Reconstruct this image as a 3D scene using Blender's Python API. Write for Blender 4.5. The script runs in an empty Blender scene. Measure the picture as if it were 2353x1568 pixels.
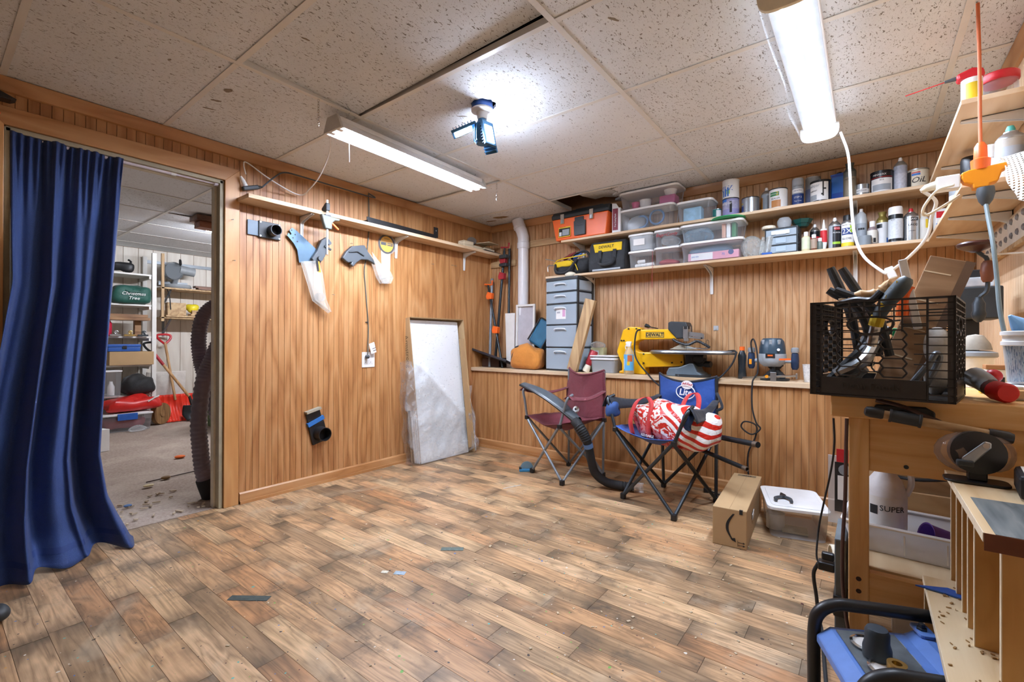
import bpy, bmesh, math, random
from mathutils import Vector as V, Matrix as MX, Euler
R = math.radians
random.seed(7)
scene = bpy.context.scene
COL = scene.collection

# ------------------------------------------------------------------ camera, world, exposure
cam_d = bpy.data.cameras.new('camera'); cam = bpy.data.objects.new('camera', cam_d); COL.objects.link(cam)
cam_d.sensor_width = 36.0; cam_d.lens = 36.0 * 1058.8 / 2353.0; cam_d.clip_start = 0.02
yaw, pit, roll = R(37.63), R(0.144), R(0.172)
fw = V((-math.sin(yaw) * math.cos(pit), math.cos(yaw) * math.cos(pit), math.sin(pit)))
rt = V((math.cos(yaw), math.sin(yaw), 0)); up = rt.cross(fw)
r2 = rt * math.cos(roll) + up * math.sin(roll); u2 = up * math.cos(roll) - rt * math.sin(roll)
cm = MX((r2, u2, -fw)).transposed().to_4x4(); cm.translation = V((0, 0, 1.0195))
cam.matrix_world = cm
scene.camera = cam
world = bpy.data.worlds.new('basement_air'); scene.world = world; world.use_nodes = True
world.node_tree.nodes['Background'].inputs[0].default_value = (0.5, 0.5, 0.52, 1)
world.node_tree.nodes['Background'].inputs[1].default_value = 0.02
scene.view_settings.view_transform = 'Standard'; scene.view_settings.look = 'None'
scene.view_settings.gamma = 1.0; scene.view_settings.use_curve_mapping = False
scene.view_settings.exposure = 1.2
LAMP_K = 1.0            # one scale for every lamp of the workshop

# ------------------------------------------------------------------ helpers
def lin(h):
    h = h.lstrip('#'); o = []
    for i in (0, 2, 4):
        c = int(h[i:i + 2], 16) / 255.0
        o.append(c / 12.92 if c <= 0.04045 else ((c + 0.055) / 1.055) ** 2.4)
    return (o[0], o[1], o[2], 1.0)

class MB:
    """collects shapes for ONE mesh object"""
    def __init__(s): s.v = []; s.f = []
    def add(s, vs, fs):
        o = len(s.v); s.v += [V(p) for p in vs]; s.f += [tuple(i + o for i in f) for f in fs]; return s
    def box(s, a, b):
        (x0, y0, z0), (x1, y1, z1) = a, b
        if x0 > x1: x0, x1 = x1, x0
        if y0 > y1: y0, y1 = y1, y0
        if z0 > z1: z0, z1 = z1, z0
        return s.add([(x0, y0, z0), (x1, y0, z0), (x1, y1, z0), (x0, y1, z0), (x0, y0, z1), (x1, y0, z1), (x1, y1, z1), (x0, y1, z1)],
                     [(3, 2, 1, 0), (4, 5, 6, 7), (0, 1, 5, 4), (1, 2, 6, 5), (2, 3, 7, 6), (3, 0, 4, 7)])
    def obox(s, c, size, rot=(0, 0, 0)):
        e = Euler([R(a) for a in rot]).to_matrix(); c = V(c); hx, hy, hz = [k / 2 for k in size]
        t = MB().box((-hx, -hy, -hz), (hx, hy, hz))
        return s.add([e @ p + c for p in t.v], t.f)
    def bar(s, a, b, w, h=None, upv=(0, 0, 1)):
        """rectangular bar from a to b"""
        a, b = V(a), V(b); h = h or w; d = (b - a).normalized(); u = V(upv)
        if abs(d.dot(u)) > .95: u = V((1, 0, 0))
        sd = d.cross(u).normalized(); u = sd.cross(d)
        vs = []
        for p in (a, b):
            for i, j in ((-1, -1), (1, -1), (1, 1), (-1, 1)): vs.append(p + sd * (i * w / 2) + u * (j * h / 2))
        return s.add(vs, [(3, 2, 1, 0), (4, 5, 6, 7), (0, 1, 5, 4), (1, 2, 6, 5), (2, 3, 7, 6), (3, 0, 4, 7)])
    def cyl(s, a, b, r, rb=None, n=16, caps=True):
        return s.tube([a, b], [r, r if rb is None else rb], n, caps)
    def tube(s, pts, r, n=8, caps=True, closed=False):
        pts = [V(p) for p in pts]; m = len(pts); rs = r if isinstance(r, (list, tuple)) else [r] * m
        ref = None; vs = []
        for i, p in enumerate(pts):
            a = pts[i - 1] if (i or closed) else p; b = pts[(i + 1) % m] if (i < m - 1 or closed) else p
            d = (b - a)
            d = d.normalized() if d.length > 1e-9 else V((0, 0, 1))
            if ref is None:
                ref = d.orthogonal().normalized()
            else:
                ref = ref - d * ref.dot(d)
                ref = ref.normalized() if ref.length > 1e-6 else d.orthogonal().normalized()
            bi = d.cross(ref)
            for k in range(n):
                t = 2 * math.pi * k / n; vs.append(p + (ref * math.cos(t) + bi * math.sin(t)) * rs[i])
        fs = []
        for i in range(m if closed else m - 1):
            j = (i + 1) % m
            for k in range(n):
                l = (k + 1) % n; fs.append((i * n + k, i * n + l, j * n + l, j * n + k))
        if caps and not closed:
            fs.append(tuple(reversed(range(n)))); fs.append(tuple(range((m - 1) * n, m * n)))
        return s.add(vs, fs)
    def lathe(s, prof, c=(0, 0, 0), n=24, axis=None, cap=True):
        """prof: (radius, height) pairs, revolved about axis through c"""
        c = V(c); q = V((0, 0, 1)).rotation_difference(V(axis)).to_matrix() if axis else MX.Identity(3)
        vs = []; m = len(prof)
        for r, z in prof:
            for k in range(n):
                t = 2 * math.pi * k / n; vs.append(q @ V((r * math.cos(t), r * math.sin(t), z)) + c)
        fs = []
        for i in range(m - 1):
            for k in range(n):
                l = (k + 1) % n; fs.append((i * n + k, i * n + l, (i + 1) * n + l, (i + 1) * n + k))
        if cap:
            if prof[0][0] > 1e-5: fs.append(tuple(reversed(range(n))))
            if prof[-1][0] > 1e-5: fs.append(tuple(range((m - 1) * n, m * n)))
        return s.add(vs, fs)
    def prism(s, poly, ax, d0, d1):
        """2-D outline extruded along axis ax ('x': poly is (y,z), 'y': (x,z), 'z': (x,y))"""
        def P(p, d): return {'x': (d, p[0], p[1]), 'y': (p[0], d, p[1]), 'z': (p[0], p[1], d)}[ax]
        n = len(poly); vs = [P(p, d0) for p in poly] + [P(p, d1) for p in poly]
        fs = [tuple(reversed(range(n))), tuple(range(n, 2 * n))] + [(i, (i + 1) % n, n + (i + 1) % n, n + i) for i in range(n)]
        return s.add(vs, fs)
    def grid(s, fn, nu, nv, closed_u=False):
        vs = [fn(i / nu, j / nv) for j in range(nv + 1) for i in range(nu + (0 if closed_u else 1))]
        w = nu if closed_u else nu + 1; fs = []
        for j in range(nv):
            for i in range(nu):
                k = (i + 1) % w; fs.append((j * w + i, j * w + k, (j + 1) * w + k, (j + 1) * w + i))
        return s.add(vs, fs)
    def ball(s, c, r, n=14, m=9):
        r = r if isinstance(r, (tuple, list)) else (r, r, r); c = V(c)
        def fn(u, v):
            a = 2 * math.pi * u; b = math.pi * (v - .5)
            return c + V((r[0] * math.cos(a) * math.cos(b), r[1] * math.sin(a) * math.cos(b), r[2] * math.sin(b)))
        return s.grid(fn, n, m, True)
    def xf(s, m):
        s.v = [m @ p for p in s.v]; return s
    def mesh(s, name, mat=None, smooth=False, ang=35):
        me = bpy.data.meshes.new(name); me.from_pydata([tuple(p) for p in s.v], [], s.f)
        bm = bmesh.new(); bm.from_mesh(me)
        bmesh.ops.remove_doubles(bm, verts=bm.verts, dist=1e-6)
        bmesh.ops.recalc_face_normals(bm, faces=bm.faces); bm.to_mesh(me); bm.free()
        if smooth:
            me.shade_smooth(); me.set_sharp_from_angle(angle=R(ang))
        if mat: me.materials.append(mat)
        return me

XFM = {}
def thing(name, label, cat, loc=(0, 0, 0), rot=(0, 0, 0), group=None):
    o = bpy.data.objects.new(name, None); COL.objects.link(o); o.empty_display_size = .05
    o.location = loc; o.rotation_euler = [R(a) for a in rot]
    XFM[o] = MX.Translation(V(loc)) @ Euler([R(a) for a in rot]).to_matrix().to_4x4()
    o['label'] = label; o['category'] = cat
    if group: o['group'] = group
    return o
def tag(o, label, cat, group=None):
    o['label'] = label; o['category'] = cat
    if group: o['group'] = group
    return o
def obj(name, mb, mat, parent=None, smooth=False, bevel=0, solid=0, sub=0, world=False, loc=None, rot=None, ang=35, label=None):
    """links one mesh object; world=True: mb is in world coordinates although it has a parent"""
    me = mb if isinstance(mb, bpy.types.Mesh) else None
    if me is None:
        if world and parent is not None and parent in XFM: mb.xf(XFM[parent].inverted())
        me = mb.mesh(name, mat, smooth, ang)
    o = bpy.data.objects.new(name, me); COL.objects.link(o)
    if parent is not None: o.parent = parent
    if loc is not None: o.location = loc
    if rot is not None: o.rotation_euler = [R(a) for a in rot]
    if parent is None or loc is not None or rot is not None:
        m = MX.Translation(o.location) @ o.rotation_euler.to_matrix().to_4x4()
        if parent is not None and parent in XFM: m = XFM[parent] @ m
        XFM[o] = m
    elif parent in XFM: XFM[o] = XFM[parent]
    if solid:
        m = o.modifiers.new('thick', 'SOLIDIFY'); m.thickness = solid; m.offset = 0
    if sub:
        m = o.modifiers.new('sub', 'SUBSURF'); m.levels = sub; m.render_levels = sub
    if bevel:
        m = o.modifiers.new('bev', 'BEVEL'); m.width = bevel; m.segments = 2; m.limit_method = 'ANGLE'; m.angle_limit = R(40)
    if label: o['label'] = label
    return o
def solo(name, mb, mat, label, cat, group=None, **k):
    return tag(obj(name, mb, mat, None, **k), label, cat, group)
def struct(name, mb, mat, **k):
    o = obj(name, mb, mat, None, **k); o['kind'] = 'structure'; return o
def text(name, s, size, mat, parent, loc, rot=(90, 0, 0), ext=.0004, xs=1.0, shear=0, align='CENTER', world=False, off=0):
    cu = bpy.data.curves.new(name, 'FONT'); cu.body = s; cu.size = size; cu.extrude = ext; cu.align_x = align; cu.align_y = 'CENTER'
    cu.shear = shear; cu.resolution_u = 2; cu.offset = off
    t = bpy.data.objects.new(name, cu); COL.objects.link(t)
    dg = bpy.context.evaluated_depsgraph_get(); me = bpy.data.meshes.new_from_object(t.evaluated_get(dg))
    bpy.data.objects.remove(t); bpy.data.curves.remove(cu)
    m = MX.Translation(V(loc)) @ Euler([R(a) for a in rot]).to_matrix().to_4x4() @ MX.Diagonal((xs, 1, 1, 1))
    if world and parent in XFM: m = XFM[parent].inverted() @ m
    me.transform(m); me.materials.clear(); me.materials.append(mat)
    o = bpy.data.objects.new(name, me); COL.objects.link(o); o.parent = parent
    if parent in XFM: XFM[o] = XFM[parent]
    return o
def arc(c, r, a0, a1, n, plane='xz'):
    out = []
    for i in range(n + 1):
        t = R(a0 + (a1 - a0) * i / n); p = (r * math.cos(t), r * math.sin(t))
        out.append(V(c) + {'xz': V((p[0], 0, p[1])), 'xy': V((p[0], p[1], 0)), 'yz': V((0, p[0], p[1]))}[plane])
    return out
def spline(pts, n=6):
    """Catmull-Rom through the points"""
    P = [V(p) for p in pts]; P = [P[0] * 2 - P[1]] + P + [P[-1] * 2 - P[-2]]; out = []
    for i in range(1, len(P) - 2):
        for k in range(n):
            t = k / n; a, b, c, d = P[i - 1:i + 3]
            out.append(.5 * ((2 * b) + (c - a) * t + (2 * a - 5 * b + 4 * c - d) * t * t + (3 * b - a - 3 * c + d) * t ** 3))
    out.append(P[-2]); return out
def rrect(w, h, r, n=4):
    """rounded rectangle outline centred on 0"""
    out = []
    for cx, cy, a in ((w / 2 - r, h / 2 - r, 0), (-w / 2 + r, h / 2 - r, 90), (-w / 2 + r, -h / 2 + r, 180), (w / 2 - r, -h / 2 + r, 270)):
        for i in range(n + 1):
            t = R(a + 90 * i / n); out.append((cx + r * math.cos(t), cy + r * math.sin(t)))
    return out
def wob(p, seed, amp, fr=9.0):
    a = math.sin(p.x * fr + seed) * math.cos(p.y * fr * 1.3 + seed * 2) + math.sin(p.z * fr * 1.1 + seed * 3 + p.x * 5) * .7 + .45 * math.sin((p.x + p.y - p.z) * fr * 2.3 + seed)
    return amp * a
def blob(c, size, seed=1, amp=.012, e=.5, flat=True, n=28, m=16, fr=12.0):
    """soft bag-like lump: super-ellipsoid pushed about by smooth waves, flat on its base"""
    c = V(c); mb = MB(); sx, sy, sz = size[0] / 2, size[1] / 2, size[2] / 2
    sg = lambda v, k: math.copysign(abs(v) ** k, v)
    def fn(u, v):
        a = 2 * math.pi * u; b = math.pi * (v - .5)
        p = V((sx * sg(math.cos(a), e) * sg(math.cos(b), e), sy * sg(math.sin(a), e) * sg(math.cos(b), e), sz * sg(math.sin(b), e * 1.1)))
        q = p * (1 + wob(p, seed, amp, fr) / max(.02, max(p.length, .02)))
        if flat: q.z = max(q.z, -sz)
        return c + q
    return mb.grid(fn, n, m, True)
def bin_box(mb, w, d, h, t=.06, r=.03, z0=0.0):
    """open tapered tub (outer skin + inner skin), base smaller than rim"""
    def ring(k, z, off=0): return [(x, y, z) for x, y in rrect(w * k - off, d * k - off, r, 4)]
    A = ring(1 - t, z0); B = ring(1, z0 + h); n = len(A)
    mb.add(A + B, [tuple(reversed(range(n)))] + [(i, (i + 1) % n, n + (i + 1) % n, n + i) for i in range(n)]); return mb
def lid_box(mb, w, d, z, h=.018, r=.03, over=.008):
    mb.prism(rrect(w + over * 2, d + over * 2, r + over, 4), 'z', z - h * .55, z + h * .25)
    mb.prism(rrect(w * .9, d * .88, r, 4), 'z', z + h * .25, z + h * .45); return mb
def clip_tube(name, pts, r, m, label, cat, n=8, k=6, **kw):
    return solo(name, MB().tube(spline(pts, k), r, n), m, label, cat, smooth=True, **kw)
# ------------------------------------------------------------------ materials
MATS = {}
def nt(key):
    m = bpy.data.materials.new(key); m.use_nodes = True; t = m.node_tree; b = t.nodes['Principled BSDF']
    MATS[key] = m; return m, t, b
def N(t, typ, **k):
    n = t.nodes.new(typ)
    for a, v in k.items():
        if a.startswith('i_'): n.inputs[a[2:].replace('_', ' ')].default_value = v
        else: setattr(n, a, v)
    return n
def ramp(t, stops, inter='LINEAR'):
    n = t.nodes.new('ShaderNodeValToRGB'); n.color_ramp.interpolation = inter; e = n.color_ramp.elements
    while len(e) < len(stops): e.new(.5)
    for i, (p, c) in enumerate(stops): e[i].position = p; e[i].color = lin(c) if isinstance(c, str) else c
    return n
def mathn(t, op, a, b=None):
    n = t.nodes.new('ShaderNodeMath'); n.operation = op
    for i, x in enumerate((a, b)):
        if x is None: continue
        if isinstance(x, (int, float)): n.inputs[i].default_value = x
        else: t.links.new(x, n.inputs[i])
    return n.outputs[0]
def mixc(t, fac, a, b, mode='MIX'):
    n = t.nodes.new('ShaderNodeMix'); n.data_type = 'RGBA'; n.blend_type = mode
    for i, x in ((0, fac), (6, a), (7, b)):
        if isinstance(x, (int, float)): n.inputs[i].default_value = x
        elif isinstance(x, str): n.inputs[i].default_value = lin(x)
        elif isinstance(x, tuple): n.inputs[i].default_value = x
        else: t.links.new(x, n.inputs[i])
    return n.outputs[2]
def coords(t, kind='Object', scale=(1, 1, 1), rnd=0, rot=(0, 0, 0)):
    if kind == 'World': c = t.nodes.new('ShaderNodeNewGeometry').outputs['Position']
    else: c = t.nodes.new('ShaderNodeTexCoord').outputs[kind]
    if rnd:
        oi = t.nodes.new('ShaderNodeObjectInfo'); a = N(t, 'ShaderNodeVectorMath', operation='SCALE'); a.inputs[0].default_value = (rnd, rnd * .7, rnd * 1.3)
        t.links.new(oi.outputs['Random'], a.inputs['Scale']); s = N(t, 'ShaderNodeVectorMath', operation='ADD')
        t.links.new(c, s.inputs[0]); t.links.new(a.outputs[0], s.inputs[1]); c = s.outputs[0]
    mp = t.nodes.new('ShaderNodeMapping'); mp.inputs['Scale'].default_value = scale; mp.inputs['Rotation'].default_value = [R(a) for a in rot]
    t.links.new(c, mp.inputs['Vector']); return mp.outputs[0]
def noise(t, vec, scale=5, detail=3, rough=.5, dist=0):
    n = N(t, 'ShaderNodeTexNoise'); n.inputs['Scale'].default_value = scale; n.inputs['Detail'].default_value = detail
    n.inputs['Roughness'].default_value = rough; n.inputs['Distortion'].default_value = dist
    if vec is not None: t.links.new(vec, n.inputs['Vector'])
    return n.outputs['Fac']
def bumpn(t, b, h, s=.2, d=.01):
    n = N(t, 'ShaderNodeBump'); n.inputs['Strength'].default_value = s; n.inputs['Distance'].default_value = d
    t.links.new(h, n.inputs['Height']); t.links.new(n.outputs[0], b.inputs['Normal'])
def mat(key, col='#888888', rough=.5, metal=0, nz=.12, ns=14, bump=0, spec=.5, coat=0):
    """plain material with a little procedural mottling and wear"""
    if key in MATS: return MATS[key]
    m, t, b = nt(key); c = lin(col); v = coords(t, 'Object', rnd=20)
    f = noise(t, v, ns, 4, .6)
    d = tuple(x * (1 - nz) for x in c[:3]) + (1,); l = tuple(min(1, x * (1 + nz) + nz * .01) for x in c[:3]) + (1,)
    t.links.new(ramp(t, [(.25, d), (.75, l)]).outputs[0], b.inputs['Base Color'])
    t.links.new(f, t.nodes[-1].inputs[0]) if False else None
    rp = [n for n in t.nodes if n.type == 'VALTORGB'][-1]; t.links.new(f, rp.inputs[0])
    b.inputs['Roughness'].default_value = rough; b.inputs['Metallic'].default_value = metal; b.inputs['Specular IOR Level'].default_value = spec
    b.inputs['Coat Weight'].default_value = coat
    if bump: bumpn(t, b, noise(t, v, ns * 3, 3), bump, .005)
    return m
def clear(key, col='#ffffff', fac=.25, rough=.15, bump=0, bs=20, fres=.5):
    """thin clear plastic: mostly see-through, with a milky glossy surface"""
    if key in MATS: return MATS[key]
    m, t, b = nt(key); b.inputs['Base Color'].default_value = lin(col); b.inputs['Roughness'].default_value = rough
    tr = t.nodes.new('ShaderNodeBsdfTransparent'); mx = t.nodes.new('ShaderNodeMixShader')
    lw = t.nodes.new('ShaderNodeFresnel'); lw.inputs[0].default_value = 1.35
    f = mathn(t, 'ADD', mathn(t, 'MULTIPLY', lw.outputs[0], fres), fac)
    if bump:
        v = coords(t, 'Object'); nn = noise(t, v, bs, 3, .55, 1.5); bumpn(t, b, nn, bump, .02)
        f = mathn(t, 'ADD', f, mathn(t, 'MULTIPLY', mathn(t, 'SUBTRACT', nn, .5), .5))
    f = mathn(t, 'MINIMUM', f, .97)
    t.links.new(f, mx.inputs[0]); t.links.new(tr.outputs[0], mx.inputs[1]); t.links.new(b.outputs[0], mx.inputs[2])
    t.links.new(mx.outputs[0], t.nodes['Material Output'].inputs[0]); return m
def glow(key, col, strength):
    if key in MATS: return MATS[key]
    m, t, b = nt(key); b.inputs['Base Color'].default_value = lin('#f4f4f0'); b.inputs['Emission Color'].default_value = lin(col)
    b.inputs['Emission Strength'].default_value = strength; return m
def wood(key, cols, axis='x', sc=1.0, kind='Object', rnd=30, rough=.5, rings=9, knots=False, fine=.25, bump=.06):
    """grain along axis: contour lines of a stretched noise field (cathedral figure) + fine streaks"""
    if key in MATS: return MATS[key]
    m, t, b = nt(key); s = [5.5 * sc] * 3; s['xyz'.index(axis)] = .75 * sc
    v = coords(t, kind, tuple(s), rnd)
    f = noise(t, v, 1.0, 3, .42, .25)
    w = mathn(t, 'PINGPONG', mathn(t, 'MULTIPLY', f, rings * 2.4), 1.0); w = mathn(t, 'POWER', w, .8)
    s2 = [90 * sc] * 3; s2['xyz'.index(axis)] = 3 * sc
    g = noise(t, coords(t, kind, tuple(s2), rnd), 1.0, 5, .7)
    k = mathn(t, 'ADD', mathn(t, 'MULTIPLY', w, 1 - fine), mathn(t, 'MULTIPLY', g, fine))
    broad = noise(t, coords(t, kind, tuple(x * .25 for x in s), rnd), 1.0, 2)
    k = mathn(t, 'ADD', mathn(t, 'MULTIPLY', k, .75), mathn(t, 'MULTIPLY', broad, .3))
    r = ramp(t, [(.22, cols[0]), (.5, cols[1]), (.78, cols[2])]); t.links.new(k, r.inputs[0]); c = r.outputs[0]
    if knots:
        vo = N(t, 'ShaderNodeTexVoronoi'); s3 = [2.6] * 3; s3['xyz'.index(axis)] = 1.6
        t.links.new(coords(t, kind, tuple(s3), rnd), vo.inputs['Vector']); vo.inputs['Scale'].default_value = 1.0
        kr = ramp(t, [(.02, (1, 1, 1, 1)), (.07, (0, 0, 0, 1))]); t.links.new(vo.outputs['Distance'], kr.inputs[0])
        c = mixc(t, kr.outputs[0], c, '#5a3517')
    t.links.new(c, b.inputs['Base Color']); b.inputs['Roughness'].default_value = rough
    if bump: bumpn(t, b, k, bump, .004)
    return m
def fabric(key, col, rough=.85, wr=.35, sc=9, weave=400, nz=.18):
    if key in MATS: return MATS[key]
    m, t, b = nt(key); c = lin(col); v = coords(t, 'Object', rnd=5)
    f = noise(t, v, sc, 3, .5, .6); w = noise(t, coords(t, 'Object', (weave, weave * .15, weave)), 1, 1)
    r = ramp(t, [(.25, tuple(x * (1 - nz) for x in c[:3]) + (1,)), (.75, tuple(x * (1 + nz) for x in c[:3]) + (1,))])
    t.links.new(mathn(t, 'ADD', mathn(t, 'MULTIPLY', f, .6), mathn(t, 'MULTIPLY', w, .4)), r.inputs[0]); t.links.new(r.outputs[0], b.inputs['Base Color'])
    b.inputs['Roughness'].default_value = rough; b.inputs['Sheen Weight'].default_value = .15
    bumpn(t, b, mathn(t, 'ADD', f, mathn(t, 'MULTIPLY', w, .12)), wr, .02); return m

# ---- paneling (continuous veneer figure across the grooves: world position)
PINE = wood('pine_panel', ['#935f35', '#ad7a49', '#c19161'], 'z', 1.25, 'World', 0, .42, 5, fine=.45)
PINE_B = wood('pine_panel_straight', ['#9a6c42', '#b3865a', '#c49c72'], 'z', 2.6, 'World', 0, .42, 4, fine=.5)
PINE_R = wood('pine_panel_pale', ['#c8a37c', '#d5b590', '#dec2a2'], 'z', 2.6, 'World', 0, .45, 4, fine=.6)
TRIM = wood('trim_wood', ['#a47142', '#b48150', '#c19262'], 'x', 1.2, 'Object', 20, .4, 4, knots=True)
TRIM_Y = wood('trim_wood_y', ['#a47142', '#b48150', '#c19262'], 'y', 1.2, 'Object', 20, .4, 4, knots=True)
TRIM_Z = wood('trim_wood_z', ['#b07a44', '#c08a52', '#cc9a62'], 'z', 1.2, 'Object', 20, .4, 4, knots=True)
SHELF_X = wood('shelf_pine_x', ['#c2a27c', '#d0b38f', '#dac2a2'], 'x', 1.3, 'Object', 20, .55, 4, knots=True)
SHELF_Y = wood('shelf_pine_y', ['#c2a27c', '#d0b38f', '#dac2a2'], 'y', 1.3, 'Object', 20, .55, 4, knots=True)
LUMBER = wood('raw_lumber', ['#9c7b52', '#b4946a', '#c6a87c'], 'x', 1.3, 'Object', 20, .6, 6)
LUMBER_Z = wood('raw_lumber_z', ['#9c7b52', '#b4946a', '#c6a87c'], 'z', 1.3, 'Object', 20, .6, 6)
BENCH = wood('bench_beech', ['#cb9657', '#d9a868', '#e4ba80'], 'x', 2.0, 'Object', 20, .5, 4, fine=.5)
BENCH_Z = wood('bench_beech_z', ['#cb9657', '#d9a868', '#e4ba80'], 'z', 2.0, 'Object', 20, .5, 4, fine=.5)
PLY = wood('plywood_sawdusty', ['#c3a274', '#d6bb90', '#e2cda6'], 'y', .8, 'Object', 20, .7, 5, fine=.4)
PLY_Z = wood('plywood_slat', ['#c49452', '#d2a462', '#deb578'], 'z', 1.5, 'Object', 20, .5, 5)
PLYEDGE = mat('plywood_edge', '#e2d2b4', .7, nz=.1, ns=60)
SLATE_WOOD = wood('grey_stained_top', ['#4b5355', '#5f6768', '#757a78'], 'y', 3, 'Object', 5, .6, 6)
DARKWALL = mat('backing_brown', '#87603f', .8)
GREYBOARD = mat('plenum_dark', '#2b2926', .9)

def plank_mat():
    m, t, b = nt('laminate_plank'); oi = t.nodes.new('ShaderNodeObjectInfo')
    base = ramp(t, [(0, '#dcba92'), (.2, '#c99d71'), (.4, '#dfbd92'), (.55, '#c38f62'), (.72, '#bb9a74'), (.88, '#9a7d5e'), (1, '#d8b68c')]); t.links.new(oi.outputs['Random'], base.inputs[0])
    v = coords(t, 'Object', (1.5, 17, 1), 40); f = noise(t, v, 1, 2, .5, .5)
    w = mathn(t, 'PINGPONG', mathn(t, 'MULTIPLY', f, 16), 1.0); g = noise(t, coords(t, 'Object', (6, 170, 1), 40), 1, 5, .72)
    k = mathn(t, 'ADD', mathn(t, 'MULTIPLY', w, .35), mathn(t, 'MULTIPLY', g, .65))
    r = ramp(t, [(.22, '#a69f97'), (.42, '#dcd9d4'), (.7, '#ffffff')]); t.links.new(k, r.inputs[0])
    c = mixc(t, 1.0, base.outputs[0], r.outputs[0], 'MULTIPLY')
    # scorched ends and smoky blotches of the print
    tc = t.nodes.new('ShaderNodeTexCoord'); sx = t.nodes.new('ShaderNodeSeparateXYZ'); t.links.new(tc.outputs['Generated'], sx.inputs[0])
    e = mathn(t, 'ABSOLUTE', mathn(t, 'SUBTRACT', sx.outputs[0], .5))
    bl = noise(t, coords(t, 'Object', (3.2, 9, 1), 40), 1, 3, .6)
    er = ramp(t, [(.24, (0, 0, 0, 1)), (.5, (1, 1, 1, 1))]); t.links.new(mathn(t, 'MULTIPLY', e, mathn(t, 'ADD', bl, .35)), er.inputs[0])
    c = mixc(t, mathn(t, 'MULTIPLY', er.outputs[0], .85), c, '#4d4132')
    br = ramp(t, [(.5, (0, 0, 0, 1)), (.7, (1, 1, 1, 1))]); t.links.new(bl, br.inputs[0]); c = mixc(t, mathn(t, 'MULTIPLY', br.outputs[0], .6), c, '#5c4a35')
    # dirt, sawdust and paint drips on top (world position)
    wp = coords(t, 'World'); d1 = noise(t, wp, 1.6, 4, .65); dr = ramp(t, [(.42, (0, 0, 0, 1)), (.66, (1, 1, 1, 1))]); t.links.new(d1, dr.inputs[0])
    d2 = noise(t, wp, 9, 5, .7); d2r = ramp(t, [(.52, (0, 0, 0, 1)), (.68, (1, 1, 1, 1))]); t.links.new(d2, d2r.inputs[0])
    c = mixc(t, mathn(t, 'MULTIPLY', mathn(t, 'MULTIPLY', dr.outputs[0], d2r.outputs[0]), .9), c, '#453d33')
    d3 = noise(t, coords(t, 'World', (1, 1, 1)), 3.1, 4, .6, 1.0); d3r = ramp(t, [(.56, (0, 0, 0, 1)), (.75, (1, 1, 1, 1))]); t.links.new(d3, d3r.inputs[0])
    c = mixc(t, mathn(t, 'MULTIPLY', d3r.outputs[0], .5), c, '#c4b59b')
    for sc, rad, dens in ((7, .045, .5), (16, .085, .45), (42, .12, .55)):
        vo = N(t, 'ShaderNodeTexVoronoi'); vo.inputs['Scale'].default_value = sc
        nv = N(t, 'ShaderNodeVectorMath', operation='ADD'); nx = N(t, 'ShaderNodeTexNoise'); nx.inputs['Scale'].default_value = 40
        ns_ = N(t, 'ShaderNodeVectorMath', operation='SCALE'); ns_.inputs['Scale'].default_value = .012; t.links.new(wp, nx.inputs['Vector'])
        t.links.new(nx.outputs['Color'], ns_.inputs[0]); t.links.new(wp, nv.inputs[0]); t.links.new(ns_.outputs[0], nv.inputs[1]); t.links.new(nv.outputs[0], vo.inputs['Vector'])
        near = mathn(t, 'LESS_THAN', vo.outputs['Distance'], rad); sc_ = N(t, 'ShaderNodeSeparateColor'); t.links.new(vo.outputs['Color'], sc_.inputs[0])
        some = mathn(t, 'GREATER_THAN', sc_.outputs[1], dens)
        pc = ramp(t, [(0, '#3a2f2a'), (.3, '#5b4a38'), (.5, '#d8d4c8'), (.62, '#4a1d22'), (.74, '#4fb3ae'), (.82, '#6fae4b'), (.9, '#3d6fb5'), (.97, '#e0a030')], 'CONSTANT'); t.links.new(sc_.outputs[0], pc.inputs[0])
        c = mixc(t, mathn(t, 'MULTIPLY', near, some), c, pc.outputs[0])
    t.links.new(c, b.inputs['Base Color']); rr = ramp(t, [(0, (.34,) * 3 + (1,)), (1, (.6,) * 3 + (1,))]); t.links.new(d3, rr.inputs[0]); t.links.new(rr.outputs[0], b.inputs['Roughness'])
    bumpn(t, b, k, .05, .003); return m
PLANK = plank_mat()

def tile_mat(key, col, dark, dens, fine, sc=((135, 56, 1), (420, 330, 1))):
    m, t, b = nt(key); rnd = 30
    f = noise(t, coords(t, 'Object', sc[0], rnd), 1, 2, .6, .9); fr = ramp(t, [(dens, (0, 0, 0, 1)), (dens + .035, (1, 1, 1, 1))]); t.links.new(f, fr.inputs[0])
    p = noise(t, coords(t, 'Object', sc[1], rnd), 1, 2, .5); pr_ = ramp(t, [(fine, (0, 0, 0, 1)), (fine + .04, (1, 1, 1, 1))]); t.links.new(p, pr_.inputs[0])
    h = mathn(t, 'MAXIMUM', fr.outputs[0], mathn(t, 'MULTIPLY', pr_.outputs[0], .7))
    s = noise(t, coords(t, 'World'), 2.2, 4, .6); sr = ramp(t, [(.35, col), (.8, dark[1])]); t.links.new(s, sr.inputs[0])
    c = mixc(t, mathn(t, 'MULTIPLY', h, .85), sr.outputs[0], dark[0]); t.links.new(c, b.inputs['Base Color'])  # shade inside the fissures and pinholes is painted into the tile colour
    b.inputs['Roughness'].default_value = .95; b.inputs['Specular IOR Level'].default_value = .2
    bumpn(t, b, mathn(t, 'SUBTRACT', 1.0, h), .6, .004); return m
TILE_OLD = tile_mat('fissured_tile_aged', '#e9edf0', ('#6e6659', '#dde0e1'), .618, .66)
TILE_NEW = tile_mat('fissured_tile_fresh', '#edf1f4', ('#8f8b84', '#e6e9eb'), .65, .69)
GRIDW = mat('ceiling_grid_white', '#e4e2dc', .45, nz=.06, ns=6)
CARPET = None
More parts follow.
